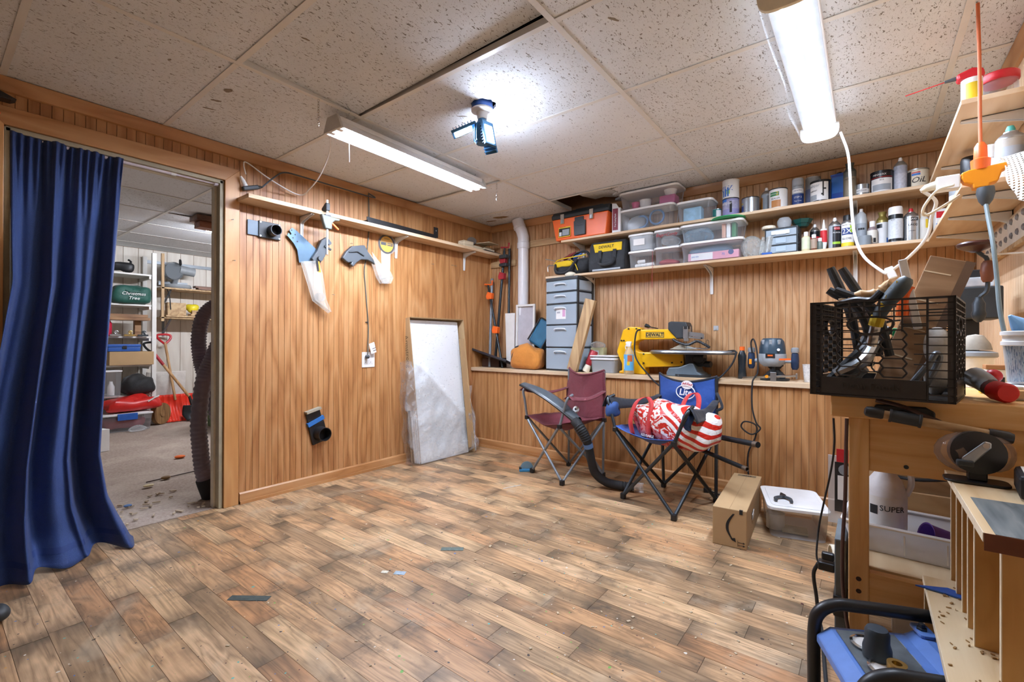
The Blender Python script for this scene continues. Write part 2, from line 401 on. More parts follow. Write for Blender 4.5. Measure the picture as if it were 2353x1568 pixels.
def carpet_mat():
    m, t, b = nt('dusty_carpet'); v = coords(t, 'World'); f = noise(t, v, 60, 4, .7); g = noise(t, v, 1.7, 4, .6, .6)
    r = ramp(t, [(.3, '#8f7d6f'), (.7, '#b5a496')]); t.links.new(f, r.inputs[0])
    gr = ramp(t, [(.45, (0, 0, 0, 1)), (.7, (1, 1, 1, 1))]); t.links.new(g, gr.inputs[0]); c = mixc(t, mathn(t, 'MULTIPLY', gr.outputs[0], .45), r.outputs[0], '#d8cbbb')
    t.links.new(c, b.inputs['Base Color']); b.inputs['Roughness'].default_value = .97; bumpn(t, b, f, .5, .01); return m
CARPET = carpet_mat()
WHITEPANEL = wood('old_white_panel', ['#cfc6b8', '#d8d0c4', '#ded8cc'], 'z', 1.5, 'World', 0, .6, 3)

WHITE = mat('white_plastic', '#ececea', .4, nz=.04); WHITE2 = mat('white_paint', '#e4e2dc', .5, nz=.06); CREAM = mat('cream_plastic', '#e6ddc6', .5)
BLACK = mat('black_plastic', '#17181a', .45, nz=.25); BLACKR = mat('black_rubber', '#1d1e20', .75, nz=.2); CHAR = mat('charcoal_plastic', '#2c3134', .5, nz=.15)
GREY = mat('grey_plastic', '#8e9396', .45); DGREY = mat('dark_grey_plastic', '#4a5054', .5); STEEL = mat('bare_steel', '#aeb2b4', .32, .9, nz=.1); CHROME = mat('chrome', '#d5d8da', .15, 1, nz=.03)
DSTEEL = mat('dark_steel', '#3d4246', .45, .7); GREYSTEEL = mat('grey_painted_steel', '#7f868c', .4, .3); BRASS = mat('brass', '#b59a5b', .35, .9)
YELLOW = mat('yellow_enamel', '#f2b90d', .35, nz=.05, coat=.2); YELP = mat('yellow_fabric', '#e3bf1e', .8); ORANGE = mat('orange_plastic', '#ef6a25', .4, nz=.05); OCORD = mat('orange_cord', '#c9683a', .6); ORANGE2 = mat('orange_yellow_plastic', '#f39a1e', .4, nz=.05)
RED = mat('red_plastic', '#c3202a', .4, nz=.08); REDM = mat('red_cast_metal', '#a52a33', .45, .1); BLUE = mat('blue_plastic', '#2456a6', .45); TEAL = mat('teal_plastic', '#1e6f62', .45); GREEN = mat('green_plastic', '#1f9a57', .4, nz=.06)
BROWN = mat('brown_plastic', '#6b3a22', .45); DKBROWN = mat('dark_brown_wood', '#3b1b14', .35); PAPER = mat('paper_white', '#e9e8e4', .7, nz=.04); INK = mat('ink_black', '#1b1b1c', .7, nz=.05); CARD = mat('cardboard', '#b5966c', .8, nz=.06, ns=5); CARD_D = mat('cardboard_inner', '#9c7f58', .85, nz=.08)
CLEAR = clear('clear_bin_plastic', '#e9eef2', .1, .12); CLEAR2 = clear('milky_bin_plastic', '#dfe6ea', .42, .25); FILM = clear('crumpled_film', '#f2f4f4', .2, .12, .9, 14); GLASSY = clear('clear_guard', '#f1efe6', .16, .1); BLUECL = clear('blue_tint_drawer', '#cfe1ee', .55, .25)
# ------------------------------------------------------------------ room shell
XL, YB, YH, XR, ZC, YF = -3.12, 3.68, 3.40, 0.49, 2.2195, -1.7
D0, D1, DT = 0.25, 1.15, 2.0          # doorway in the left wall: y from, y to, top
# floor
floor = struct('floor', MB().box((XL - .04, YF, -.06), (XR + .05, YB, -.006)), DARKWALL)
PW = .0915; LENS = [.34, .42, .5, .58, .66]; pm = {}
def plank_mesh(l, w=PW):
    k = (round(l, 3), round(w, 3))
    if k not in pm:
        m = MB().box((0, 0, -.006), (l - .0012, w - .0012, 0)); pm[k] = m.mesh('plank', PLANK)
    return pm[k]
rest = MB(); cnt = 0; cands = []
rows = int((YH - YF) / PW) + 1
for j in range(rows):
    y = YH - (j + 1) * PW; x = XL - .035 - random.choice((.08, .19, .3, .42)); row = []
    while x < XR:
        l = random.choice(LENS); row.append((x, l)); x += l
    for x, l in row:
        a = max(x, XL - .035); b = min(x + l, XR)
        if b - a < .03: continue
        vis = fw.x * (a + b) / 2 + fw.y * y > 1.15 and abs((V(((a + b) / 2, y, 0)).dot(rt))) / max(.1, fw.x * (a + b) / 2 + fw.y * y) < 1.35
        cands.append((not vis, fw.x * (a + b) / 2 + fw.y * y, a, y, b - a))
cands.sort()
for i, (hid, d, x, y, l) in enumerate(cands):
    if not hid and cnt < 300:
        obj('plank', plank_mesh(l), PLANK, floor, loc=(x, y, random.uniform(-.0006, 0))); cnt += 1
    else: rest.box((x, y, -.006), (x + l - .0012, y + PW - .0012, 0))
o = obj('planks', rest, PLANK, floor); o['kind'] = 'stuff'

# panelled walls: backing sheet + single boards
bmesh_cache = {}
def boards(wall, n0, n1, fn, z0, z1, material, pitch=.0405, gap=.0023, axis='y', th=.006):
    """boards along axis from n0 to n1; fn(a) gives the world location of a board's lower corner"""
    k = n0; i = 0
    while k < n1 - .004:
        w = min(pitch, n1 - k) - gap; key = (round(w, 4), round(z1 - z0, 4), axis, material.name, round(th, 4))
        if w <= 0.002: break
        if key not in bmesh_cache:
            if axis == 'y': mb = MB().prism([(0, 0), (th - .0015, 0), (th, .0), (th, w - .0), (th - .0015, w), (0, w)][::-1], 'z', 0, z1 - z0)
            else: mb = MB().prism([(0, 0), (w, 0), (w, -th), (0, -th)], 'z', 0, z1 - z0)
            bmesh_cache[key] = mb.mesh('board', material)
        obj('board', bmesh_cache[key], material, wall, loc=fn(k, z0)); k += pitch; i += 1
wl = struct('wall_left', MB().box((XL - .09, D1 + .0, 0), (XL - .006, YB + .1, ZC + .3)).box((XL - .09, D0, DT), (XL - .006, D1, ZC + .3)).box((XL - .09, YF, 0), (XL - .006, D0, ZC + .3)), DARKWALL)
boards(wl, D1 + .095, YB, lambda a, z: (XL - .006, a, z), .0, ZC, PINE)
boards(wl, D0 - .09, D1 + .095, lambda a, z: (XL - .006, a, z), DT + .09, ZC, PINE)
boards(wl, YF, D0 - .09, lambda a, z: (XL - .006, a, z), 0, ZC, PINE, pitch=.12)
wb = struct('wall_back', MB().box((XL - .09, YB + .006, 0), (XR + .1, YB + .1, ZC + .3)), DARKWALL)
boards(wb, XL, XR, lambda a, z: (a, YB + .006, z), .74, ZC, PINE_B, axis='x')
wbl = struct('wall_back_lower', MB().box((XL, YH + .006, 0), (XR, YB, .735)), DARKWALL)
boards(wbl, XL, XR, lambda a, z: (a, YH + .006, z), 0, .735, PINE, axis='x')
wr = struct('wall_right', MB().box((XR + .006, YF, 0), (XR + .1, YB + .1, ZC + .3)), DARKWALL)
boards(wr, .9, YB, lambda a, z: (XR, a, z), 0, ZC, PINE_R)
boards(wr, YF, .9, lambda a, z: (XR, a, z), 0, ZC, PINE_R, pitch=.1)
struct('wall_front', MB().box((XL - .09, YF - .1, 0), (XR + .1, YF, ZC + .3)), PINE_R)
# trims
struct('trim_1', MB().box((XL, YH - .022, .737), (XR, YB, .77)), SHELF_X, bevel=.003)                      # ledge cap
def crown(n, mb, m): struct(n, mb, m, bevel=.002)
crown('trim_2', MB().prism([(XL, ZC), (XL + .03, ZC), (XL + .026, ZC - .02), (XL + .012, ZC - .062), (XL, ZC - .066)], 'y', YF, YB), TRIM_Y)
crown('trim_3', MB().prism([(YB, ZC), (YB - .03, ZC), (YB - .026, ZC - .02), (YB - .012, ZC - .062), (YB, ZC - .066)], 'x', XL, XR), TRIM)
crown('trim_4', MB().prism([(XR, ZC), (XR - .03, ZC), (XR - .026, ZC - .02), (XR - .012, ZC - .062), (XR, ZC - .066)], 'y', YF, YB), TRIM_Y)
struct('trim_5', MB().box((XL, YB - .018, .77), (XL + .018, YB, ZC - .06)), TRIM_Z, bevel=.003)              # corner strip
struct('baseboard_left', MB().prism([(XL, 0), (XL + .016, 0), (XL + .016, .062), (XL + .008, .07), (XL, .07)], 'y', D1 + .095, YB).box((XL, D1 + .095, 0), (XL + .026, YH, .018)), TRIM_Y)
struct('baseboard_back', MB().prism([(YH, 0), (YH - .016, 0), (YH - .016, .072), (YH - .008, .08), (YH, .08)], 'x', XL + .016, XR).box((XL + .016, YH - .028, 0), (XR, YH, .02)), TRIM)
# door casing + jamb
CW = .088
struct('trim_6', MB().prism([(D1 + .005, 0), (D1 + CW, 0), (D1 + CW, DT + CW), (D1 + .005, DT + .005)], 'x', XL - .002, XL + .016), TRIM_Z, bevel=.002)
struct('trim_7', MB().prism([(D0 - CW, DT + CW), (D0 - .005, DT + .005), (D1 + .005, DT + .005), (D1 + CW, DT + CW)], 'x', XL - .002, XL + .016), TRIM_Y, bevel=.002)
struct('trim_8', MB().prism([(D0 - CW, 0), (D0 - .005, 0), (D0 - .005, DT + .005), (D0 - CW, DT + CW)], 'x', XL - .002, XL + .016), TRIM_Z, bevel=.002)
JAMB = mat('jamb_greenish', '#a79f86', .6)
j = struct('door_1', MB().box((XL - .13, D1 - .018, 0), (XL, D1 + .004, DT)).box((XL - .13, D0 - .004, 0), (XL, D0 + .018, DT)).box((XL - .13, D0, DT - .018), (XL, D1, DT + .004)), JAMB, bevel=.002)
obj('door_stop', MB().box((XL - .09, D1 - .03, 0), (XL - .05, D1 - .018, DT - .018)).box((XL - .09, D0 + .018, DT - .03), (XL - .05, D1 - .018, DT - .018)).box((XL - .09, D0 + .018, 0), (XL - .05, D0 + .03, DT - .018)), mat('jamb_pale', '#d6cfbc', .6), j)

# suspended ceiling
GX = [-2.152, -.933, .287]; GY = [.238 + .6096 * k for k in range(-3, 6)]
ceil = struct('ceiling', MB().box((XL - .1, YF - .1, ZC + .28), (XR + .1, YB + .1, ZC + .32)), GREYBOARD)
xs = [XL] + GX + [XR]; ys = [YF] + [g for g in GY if g > YF + .1] + [YB]; tilec = {}
def tile_mesh(w, d, m, hole=None):
    k = (round(w, 3), round(d, 3), m.name, hole)
    if k not in tilec:
        mb = MB()
        if hole:
            hx, hy, hr = hole; n = 28; pin = []; po = []
            for i in range(n):
                a = 2 * math.pi * i / n; r = hr * random.uniform(.93, 1.1); pin.append((hx + r * math.cos(a), hy + r * math.sin(a)))
                c, s = math.cos(a), math.sin(a); tx = ((w - hx) / c if c > 0 else -hx / c) if abs(c) > 1e-6 else 9; ty = ((d - hy) / s if s > 0 else -hy / s) if abs(s) > 1e-6 else 9
                q = min(tx, ty); po.append((hx + q * c, hy + q * s))
            for zz in (0, .015):
                o = len(mb.v); mb.add([(*p, zz) for p in pin] + [(*p, zz) for p in po], [(i, (i + 1) % n, n + (i + 1) % n, n + i) for i in range(n)])
            mb.add([(*p, 0) for p in pin] + [(*p, .015) for p in pin], [(i, (i + 1) % n, n + (i + 1) % n, n + i) for i in range(n)])
            # four corners the fan leaves out
            for cx, cy in ((0, 0), (w, 0), (w, d), (0, d)):
                best = sorted(po, key=lambda p: (p[0] - cx) ** 2 + (p[1] - cy) ** 2)[:8]
                e1 = min([p for p in best if abs(p[0] - cx) < 1e-4], key=lambda p: abs(p[1] - cy), default=None); e2 = min([p for p in best if abs(p[1] - cy) < 1e-4], key=lambda p: abs(p[0] - cx), default=None)
                if e1 and e2: mb.add([(cx, cy, 0), (*e1, 0), (*e2, 0)], [(0, 1, 2)])
        else: mb.box((0, 0, 0), (w, d, .015))
        tilec[k] = mb.mesh('ceiling_tile', m)
    return tilec[k]
for a in range(len(xs) - 1):
    for b in range(len(ys) - 1):
        x0, x1, y0, y1 = xs[a], xs[a + 1], ys[b], ys[b + 1]; g = .004
        loc = [x0 + g, y0 + g, ZC + .004]; rot = (0, 0, 0); hole = None
        fresh = (a, round(y0, 1)) in ((1, 2.1), (1, 2.7), (0, 2.1), (0, 2.7), (0, 1.5))
        if a == 1 and abs(y0 - 3.287) < .02: continue                      # fallen tile, built below
        if a == 1 and abs(y0 - 1.458) < .02: hole = (-1.548 - x0, 1.755 - y0, .062)
        if a == 1 and abs(y0 - .848) < .02: rot = (-2.2, -1.6, .4); loc[2] += .03; loc[1] -= .012
        if a == 0 and abs(y0 - 2.067) < .02: rot = (.9, 0, 0); loc[2] += .002
        if a == 1 and abs(y0 - 2.677) < .02: rot = (.5, .2, 0)
        obj('ceiling_tile', tile_mesh(x1 - x0 - 2 * g, y1 - y0 - 2 * g, TILE_NEW if fresh else TILE_OLD, hole), None, ceil, loc=loc, rot=rot)
# what is left of the broken tile, hanging at the back edge
px0 = GX[0]
mb = MB().prism([(.66, .004), (1.215, .004), (1.215, .385), (.5, .385), (.46, .33), (.54, .28), (.5, .2), (.58, .13), (.56, .06)], 'z', 0, .015)
obj('broken_tile', mb, TILE_OLD, ceil, loc=(px0, 3.29, ZC + .004))
mb = MB().prism([(0, 0), (.34, .05), (.37, .16), (.3, .25), (.2, .22), (.1, .27), (.03, .16)], 'z', 0, .014)
obj('broken_tile', mb, TILE_OLD, ceil, loc=(px0 + .2, 3.33, ZC + .055), rot=(0, 6, 4))
def teebar(name, a, b, along):
    w = .012
    mb = MB()
    if along == 'y': mb.box((a[0] - w, a[1], ZC), (a[0] + w, b[1], ZC + .003)).box((a[0] - .001, a[1], ZC + .003), (a[0] + .001, b[1], ZC + .04))
    else: mb.box((a[0], a[1] - w, ZC - .0005), (b[0], a[1] + w, ZC + .0025)).box((a[0], a[1] - .001, ZC + .003), (b[0], a[1] + .001, ZC + .036))
    obj(name, mb, GRIDW, ceil)
for x in GX: teebar('grid_main_bar', (x, YF), (x, YB), 'y')
for y in ys[1:-1]:
    for a in range(len(xs) - 1): teebar('grid_cross_bar', (xs[a] + .013 * (a > 0), y), (xs[a + 1] - .013 * (a < 3), y), 'x')
obj('wall_angle', MB().box((XL, YF, ZC), (XL + .02, YB, ZC + .002)).box((XL, YB - .02, ZC), (XR, YB, ZC + .002)).box((XR - .02, YF, ZC), (XR, YB, ZC + .002)), GRIDW, ceil)
# scuffs, nicks and the wet stain on the tiles (thin flakes of torn tile face)
SCUFF = mat('tile_scuff', '#8d8172', .95, nz=.3, ns=60); STAIN = mat('tile_water_stain', '#8a6f4d', .95, nz=.4, ns=25)
def flake(x, y, l, w, rz, m, seed):
    random.seed(seed); n = 12; p = [(l * (.75 + .35 * random.random()) * math.cos(2 * math.pi * k / n) / 2, w * (.6 + .6 * random.random()) * math.sin(2 * math.pi * k / n) / 2) for k in range(n)]
    obj('tile_scuff', MB().prism(p, 'z', 0, .0012), m, ceil, loc=(x, y, ZC + .0027), rot=(0, 0, rz))
flake(-2.429, 0.916, 0.05, 0.03, 20, SCUFF, 0); flake(-2.578, 0.917, 0.05, 0.018, 60, SCUFF, 1); flake(-2.696, 0.925, 0.06, 0.012, 70, SCUFF, 2); flake(-2.362, 0.662, 0.022, 0.009, 10, SCUFF, 3); flake(-2.251, 0.814, 0.02, 0.008, 10, SCUFF, 4); flake(-1.769, 0.945, 0.035, 0.01, 80, SCUFF, 5); flake(-2.801, 3.446, 0.16, 0.07, 20, STAIN, 6); flake(-2.968, 3.500, 0.14, 0.03, 10, STAIN, 7); flake(-0.749, 1.584, 0.06, 0.012, 60, SCUFF, 8); flake(-1.711, 1.778, 0.06, 0.01, 40, SCUFF, 9)
# ------------------------------------------------------------------ ceiling lamps
TUBE = glow('fluorescent_tube', '#dde8ff', 100 * LAMP_K); LED = glow('led_strip', '#dbe8ff', 240 * LAMP_K); LEDP = glow('led_panel', '#dbe8ff', 75 * LAMP_K)
# two-tube shop light on the left
sl = thing('shop_light', 'long white shop light with two bare glowing tubes hanging over the left side', 'ceiling lamp', (-2.2, 1.33, 2.12), (1.0, 0, 3.2))
LN = 1.2
prof = [(-.075, 0), (-.04, .045), (.04, .045), (.075, 0), (.072, -.002), (.038, .040), (-.038, .040), (-.072, -.002)]
obj('housing', MB().prism(prof, 'y', 0, LN), WHITE, sl, bevel=.001)
obj('channel', MB().box((-.04, .0, .045), (.04, LN, .07)), WHITE, sl, bevel=.004)
for y0, y1 in ((-.012, .004), (LN - .004, LN + .012)): obj('end_cap', MB().prism([(-.078, -.004), (-.05, .06), (-.04, .074), (.04, .074), (.05, .06), (.078, -.004)], 'y', y0, y1), mat('end_cap_grey', '#c9c7c2', .5), sl, bevel=.003)
for x in (-.034, .034):
    tb = obj('tube', MB().cyl((x, .03, .012), (x, LN - .03, .012), .0135, n=14), TUBE, sl, smooth=True)
    obj('tube_socket', MB().box((x - .014, .004, -.004), (x + .014, .03, .03)).box((x - .014, LN - .03, -.004), (x + .014, LN - .004, .03)), WHITE, tb)
obj('pull_cord', MB().cyl((.03, .07, 0), (.03, .07, -.15), .0022, n=6), WHITE, sl)
obj('hanger_wire', MB().tube([(0, .06, .07), (.06, .06, .105), (.1, .0, .11)], .0018, 6).tube([(0, LN - .06, .07), (.05, LN - .05, .12), (.06, LN - .05, .14)], .0018, 6).tube([(0, .05, .07), (-.1, .03, .105)], .0012, 5), STEEL, sl)
# wrap-around fixture on the right
wl_ = thing('wraparound_light', 'wide wrap-around ceiling light with ribbed clear cover and glowing strips over the bench', 'ceiling lamp', (-.205, 1.71, ZC))
obj('base_pan', MB().box((-.075, .01, -.035), (.075, 1.255, 0)), WHITE, wl_, bevel=.004)
def cover(u, v):
    a = math.pi * (1 + u); bul = .004 * math.sin(v * 9) + .018 * math.exp(-((v - .72) / .12) ** 2) * max(0, -math.cos(a))
    w = .088 + bul; cx, sz = math.cos(a), math.sin(a)
    return V((math.copysign(abs(cx) ** .55, cx) * w, .012 + v * 1.24, -.03 + math.copysign(abs(sz) ** .5, sz) * .085))
obj('cover', MB().grid(cover, 24, 30), clear('prismatic_cover', '#f2f5f5', .014, .25, fres=.01), wl_, smooth=True, solid=.0015)
capp = [(cover(i / 24, 0).x, cover(i / 24, 0).z) for i in range(25)]
obj('end_cap', MB().prism(capp, 'y', -.006, .01), mat('lamp_cap_warm', '#e3d9bf', .5), wl_, bevel=.002)
obj('end_cap', MB().prism(capp, 'y', 1.254, 1.268), mat('lamp_cap_white', '#ececE6'.lower(), .5), wl_, bevel=.002)
for x in (-.032, .032):
    s_ = obj('led_strip', MB().add([(x - .006, .03, -.0405), (x + .006, .03, -.0405), (x + .006, 1.235, -.0405), (x - .006, 1.235, -.0405)], [(0, 1, 2, 3)]), LED, wl_)
obj('gear_tray', MB().box((-.07, .02, -.039), (.07, 1.245, -.0355)), mat('gear_tray_grey', '#b4b8ba', .5), wl_)
# screw-in lamp with folding LED wings on a blue junction box
jl = thing('folding_led_lamp', 'folding led lamp with ribbed wings screwed into a blue junction box', 'ceiling lamp', (-1.548, 1.755, ZC))
obj('junction_box', MB().lathe([(.052, .06), (.054, -.02), (.05, -.022), (.0, -.022)], n=28), BLUE, jl, smooth=True)
obj('lampholder', MB().lathe([(.056, -.022), (.056, -.03), (.03, -.038), (.024, -.07), (.02, -.072), (0, -.072)], n=24), WHITE, jl, smooth=True)
hb = obj('heat_sink', MB().lathe([(.02, -.068), (.026, -.085), (.038, -.1), (.038, -.185), (.03, -.195), (0, -.195)], n=24), mat('blue_grey_metal', '#3d6f95', .4, .4), jl, smooth=True)
mb = MB()
for k in range(16):
    a = 2 * math.pi * k / 16; mb.obox((.039 * math.cos(a), .039 * math.sin(a), -.142), (.008, .002, .08), (0, 0, math.degrees(a)))
obj('cooling_fin', mb, mat('blue_grey_metal', '#3d6f95'), hb)
def wing(ang, tilt, w=.068, l=.125, up=False):
    m = MX.Rotation(R(ang), 4, 'Z') @ MX.Translation((.036, 0, -.1)) @ MX.Rotation(R(tilt), 4, 'Y')
    s = 1 if up else -1
    a = MB().box((.004, -w / 2, -.007), (l, w / 2, .007))
    for k in range(7): a.box((.012 + k * .016, -w / 2, -s * .007), (.0155 + k * .016, w / 2, -s * .018))
    a.cyl((0, -w / 2, 0), (0, w / 2, 0), .008, n=10)
    p = obj('wing', a.xf(m), mat('blue_grey_metal', '#3d6f95'), jl)
    obj('led_face', MB().box((.02, -w / 2 + .011, s * .007), (l - .012, w / 2 - .011, s * .0085)).xf(m), LEDP, p)
wing(-10, 76, up=True); wing(215, 22); wing(100, 60, up=True)
# ------------------------------------------------------------------ the room beyond the doorway
NX, N0, N1, NZ = -7.35, -1.3, 3.7, 2.2
struct('floor', MB().box((NX, N0, -.06), (XL - .036, N1, -.004)).box((XL - .06, D0, -.02), (XL - .034, D1, .002)), CARPET)
w2 = struct('wall_far', MB().box((NX - .1, N0, 0), (NX - .008, N1, NZ + .2)), DARKWALL)
boards(w2, N0, N1, lambda a, z: (NX - .008, a, z), 0, NZ, WHITEPANEL, pitch=.152, gap=.005, th=.008)
struct('wall_far_left', MB().box((NX, N0 - .1, 0), (XL - .09, N0, NZ + .2)), WHITEPANEL)
struct('wall_far_right', MB().box((NX, N1, 0), (XL - .09, N1 + .1, NZ + .2)), WHITEPANEL)
c2 = struct('ceiling', MB().box((NX, N0, NZ + .2), (XL - .09, N1, NZ + .25)), GREYBOARD)
yy = [N0, -1.03, .19, 1.41, 2.63, N1]; xx = [NX] + [-3.9 - .61 * k for k in range(5, -1, -1)] + [XL - .09]
for a in range(len(xx) - 1):
    for b in range(len(yy) - 1):
        rot = (0, 0, 0); loc = [xx[a] + .004, yy[b] + .004, NZ + .004]
        if a in (4, 6) and b == 3: rot = (2.2, 0, 0); loc[2] += .004
        obj('ceiling_tile', tile_mesh(xx[a + 1] - xx[a] - .008, yy[b + 1] - yy[b] - .008, TILE_NEW if (a + b) % 2 else TILE_OLD), None, c2, loc=loc, rot=rot)
for y in yy[1:-1]: obj('grid_main_bar', MB().box((NX, y - .012, NZ), (XL - .09, y + .012, NZ + .003)), GRIDW, c2)
for x in xx[1:-1]:
    for b in range(len(yy) - 1): obj('grid_cross_bar', MB().box((x - .012, yy[b] + .013, NZ), (x + .012, yy[b + 1] - .013, NZ + .002)), GRIDW, c2)
lm = thing('tube_light', 'white tube light on the ceiling of the room behind the doorway', 'ceiling lamp', (-5.2, 2.35, NZ))
obj('housing', MB().box((-.07, -.62, -.06), (.07, .62, -.002)), WHITE, lm, bevel=.005); obj('tube', MB().cyl((0, -.58, -.075), (0, .58, -.075), .014), glow('fluorescent_tube_far', '#edf2ff', 170 * LAMP_K), lm, smooth=True)

# shelf unit
su = thing('storage_shelf_unit', 'tall white shelf unit with five boards behind the doorway', 'shelf', (-7.13, 1.25, 0))
for z in (.378, .735, 1.075, 1.46, 1.83):
    sb = obj('shelf_board', MB().box((-.2, -.6, z - .02), (.2, .52, z)), WHITE2, su, bevel=.002)
    obj('shelf_cleat', MB().box((-.2, .495, z - .055), (.2, .515, z - .021)), WHITE2, sb)
for x in (-.19, .19):
    for y in (-.6, .545): obj('post', MB().box((x - .02, y - .022, 0), (x + .02, y + .022, 2.1)), WHITE2, su, bevel=.002)
XS = -7.0
def on_shelf(name, label, cat, mb, m, **k): return solo(name, mb, m, label, cat, **k)
on_shelf('power_tool', 'black hand tool lying on the top board of the white shelf unit', 'tool', blob((XS, 1.49, 1.893), (.12, .2, .11), 4, .02).tube([(XS + .02, 1.56, 1.86), (XS + .02, 1.58, 1.97), (XS, 1.56, 1.99)], .012), BLACK, smooth=True)
gb = thing('shopping_bag', 'dark green shopping bag with pale print on the white shelf unit', 'bag', (-7.0, 1.58, 1.462))
obj('sack', blob((0, 0, .118), (.26, .36, .235), 3, .022), fabric('green_sack', '#0f4f42', .6), gb, smooth=True)
obj('handle', MB().tube(spline([(.06, -.1, .2), (.13, -.05, .14), (.125, .06, .15), (.06, .1, .21)]), .009, 6), fabric('green_sack', '#0f4f42'), gb, smooth=True)
text('lettering', 'Christmas\nTree', .055, PAPER, gb, (.143, .0, .09), (80, 0, 90), shear=.3)
on_shelf('bottle', 'red bottle half hidden by the curtain on the white shelf unit', 'bottle', MB().lathe([(.04, 0), (.045, .02), (.045, .15), (.03, .18), (.02, .2), (0, .2)], (XS + .03, 1.36, 1.076)), mat('crimson_plastic', '#c0143a', .4), smooth=True)
for k, (y, z, m) in enumerate(((1.42, 1.077, STEEL), (1.55, 1.077, BRASS), (1.68, 1.077, DSTEEL))):
    on_shelf('hand_tool', ['steel', 'brass', 'dark'][k] + ' clamp-like hand tool on the middle board of the white shelf unit', 'tool', MB().bar((XS + .1, y - .05, z + .011), (XS + .1, y + .05, z + .011), .02, .02).bar((XS + .1, y + .02, z + .02), (XS + .1, y - .0, z + .06), .014, .014).tube(arc((XS + .1, y + .01, z + .045), .018, 0, 300, 8, 'yz'), .005, 6), m)
on_shelf('plank_stack', 'brown board lying crosswise high in the white shelf unit', 'board', MB().box((XS - .12, 1.1, 1.30), (XS + .13, 1.72, 1.335)).box((XS - .12, 1.12, 1.266), (XS + .13, 1.74, 1.298)).box((XS - .05, 1.62, 1.076), (XS + .02, 1.68, 1.266)), wood('brown_board', ['#75502f', '#8c6540', '#a37d55'], 'y'))
on_shelf('cardboard_box', 'flat taped cardboard box on the white shelf unit under a blue case', 'box', MB().box((XS - .15, 1.36, .737), (XS + .15, 1.775, .895)), CARD, bevel=.004)
bc = thing('plastic_case', 'flat blue plastic case on top of the taped cardboard box', 'case', (XS, 1.5, .897))
obj('body', MB().box((-.12, -.15, 0), (.13, .15, .05)), BLUE, bc, bevel=.008); obj('lid', MB().box((-.125, -.155, .051), (.135, .155, .085)), BLUE, bc, bevel=.008); obj('latch', MB().box((.13, -.02, .03), (.138, .02, .065)), BLACK, bc)
def storage_bin(name, label, loc, rotz, w, d, h, lidm=WHITE, body=CLEAR, latch=None, group=None, r=.03, t=.08):
    b = thing(name, label, 'storage bin', loc, (0, 0, rotz), group)
    obj('tub', bin_box(MB(), w, d, h - .012, t, r, .0015), body, b, smooth=True, ang=60)
    obj('rim', MB().tube([(x, y, h - .016) for x, y in rrect(w, d, r, 4)], .004, 6, closed=True), body, b, smooth=True)
    if lidm: obj('lid', lid_box(MB(), w, d, h - .008, .02, r), lidm, b, bevel=.002)
    if latch:
        for s in (-1, 1): obj('latch', MB().box((s * (w / 2 + .004), -.09, h - .07), (s * (w / 2 + .018), .09, h + .004)), latch, b, bevel=.004)
    return b
storage_bin('storage_tub', 'clear tub with bottles inside on the lowest board of the white shelf unit', (XS, 1.38, .38), 0, .26, .2, .3, WHITE, CLEAR)
solo('bottle', MB().lathe([(.035, 0), (.035, .1), (.02, .13), (.016, .16), (0, .16)], (XS + .02, 1.4, .386)), WHITE, 'white capped bottle inside the tub on the lowest shelf board', 'bottle', smooth=True)
on_shelf('duffel_bag', 'soft black bag slumped on the lowest board of the white shelf unit', 'bag', blob((XS + .03, 1.655, .497), (.3, .32, .23), 5, .025, .7), fabric('black_sack', '#141416', .7), smooth=True)
lb = storage_bin('storage_bin', 'clear long bin with blue side latch on the carpet below the white shelf unit', (-6.78, 1.47, 0), 0, .36, .47, .2, WHITE, CLEAR, mat('latch_blue', '#2b62b8', .4))
solo('folded_cloth', blob((-6.78, 1.47, .08), (.28, .36, .13), 8, .02), mat('rose_cloth', '#b86a72', .9), 'pink cloth folded inside the long clear bin', 'cloth', smooth=True)
rb = thing('shopping_bag', 'shiny red bag with white stripes slumped over the long clear bin', 'bag', (-6.79, 1.55, .215))
obj('sack', blob((0, 0, .075), (.3, .5, .145), 9, .035, .6), mat('red_laminate', '#c9241f', .35, nz=.2, ns=5), rb, smooth=True)
for k in range(5): obj('stripe', MB().bar((.14 - .02 * k, .12 + .028 * k, .1 + .012 * k), (.13 - .02 * k, .2 + .012 * k, .15), .012, .012), WHITE2, rb)
solo('plastic_wrap', blob((-6.52, 1.55, .03), (.08, .16, .055), 3, .02, .9), FILM, 'scrap of white plastic wrap on the carpet before the long bin', 'plastic', smooth=True)
solo('wooden_disc', MB().cyl((-6.9, 1.84, .13), (-6.86, 1.87, .13), .13, n=24).cyl((-6.86, 1.87, .13), (-6.855, 1.874, .13), .04), wood('old_round', ['#6b4b2c', '#86623c', '#a07c52'], 'z'), 'brown wooden disc leaning at the foot of the white post', 'board', smooth=True)
# lumber rack on the far wall, right of the shelf unit
lr = thing('lumber_rack', 'wooden rack of two wall boards on the far pale panelled wall', 'rack', (NX, 2.3, 0))
for z in (1.325, 1.7): obj('shelf_board', MB().box((.003, -.42, z - .02), (.36, .55, z)), LUMBER, lr, bevel=.002)
for z in (1.325, 1.7):
    for y in (-.3, .4): obj('bracket', MB().bar((.006, y, z - .2), (.3, y, z - .022), .02, .012).box((.002, y - .012, z - .24), (.012, y + .012, z - .02)), GREYSTEEL, lr)
obj('wall_rail', MB().box((.003, -.5, 2.02), (.03, .7, 2.06)), GREYSTEEL, lr)
solo('wood_strip', MB().box((-7.02, 1.885, 1.27), (-6.99, 1.915, 2.12)), LUMBER_Z, 'slim vertical wood strip beside the white post', 'board')
ms = thing('miter_saw', 'grey mitre saw with clear dust guard on the lumber rack', 'saw', (-7.14, 2.09, 1.702), (0, 0, 0))
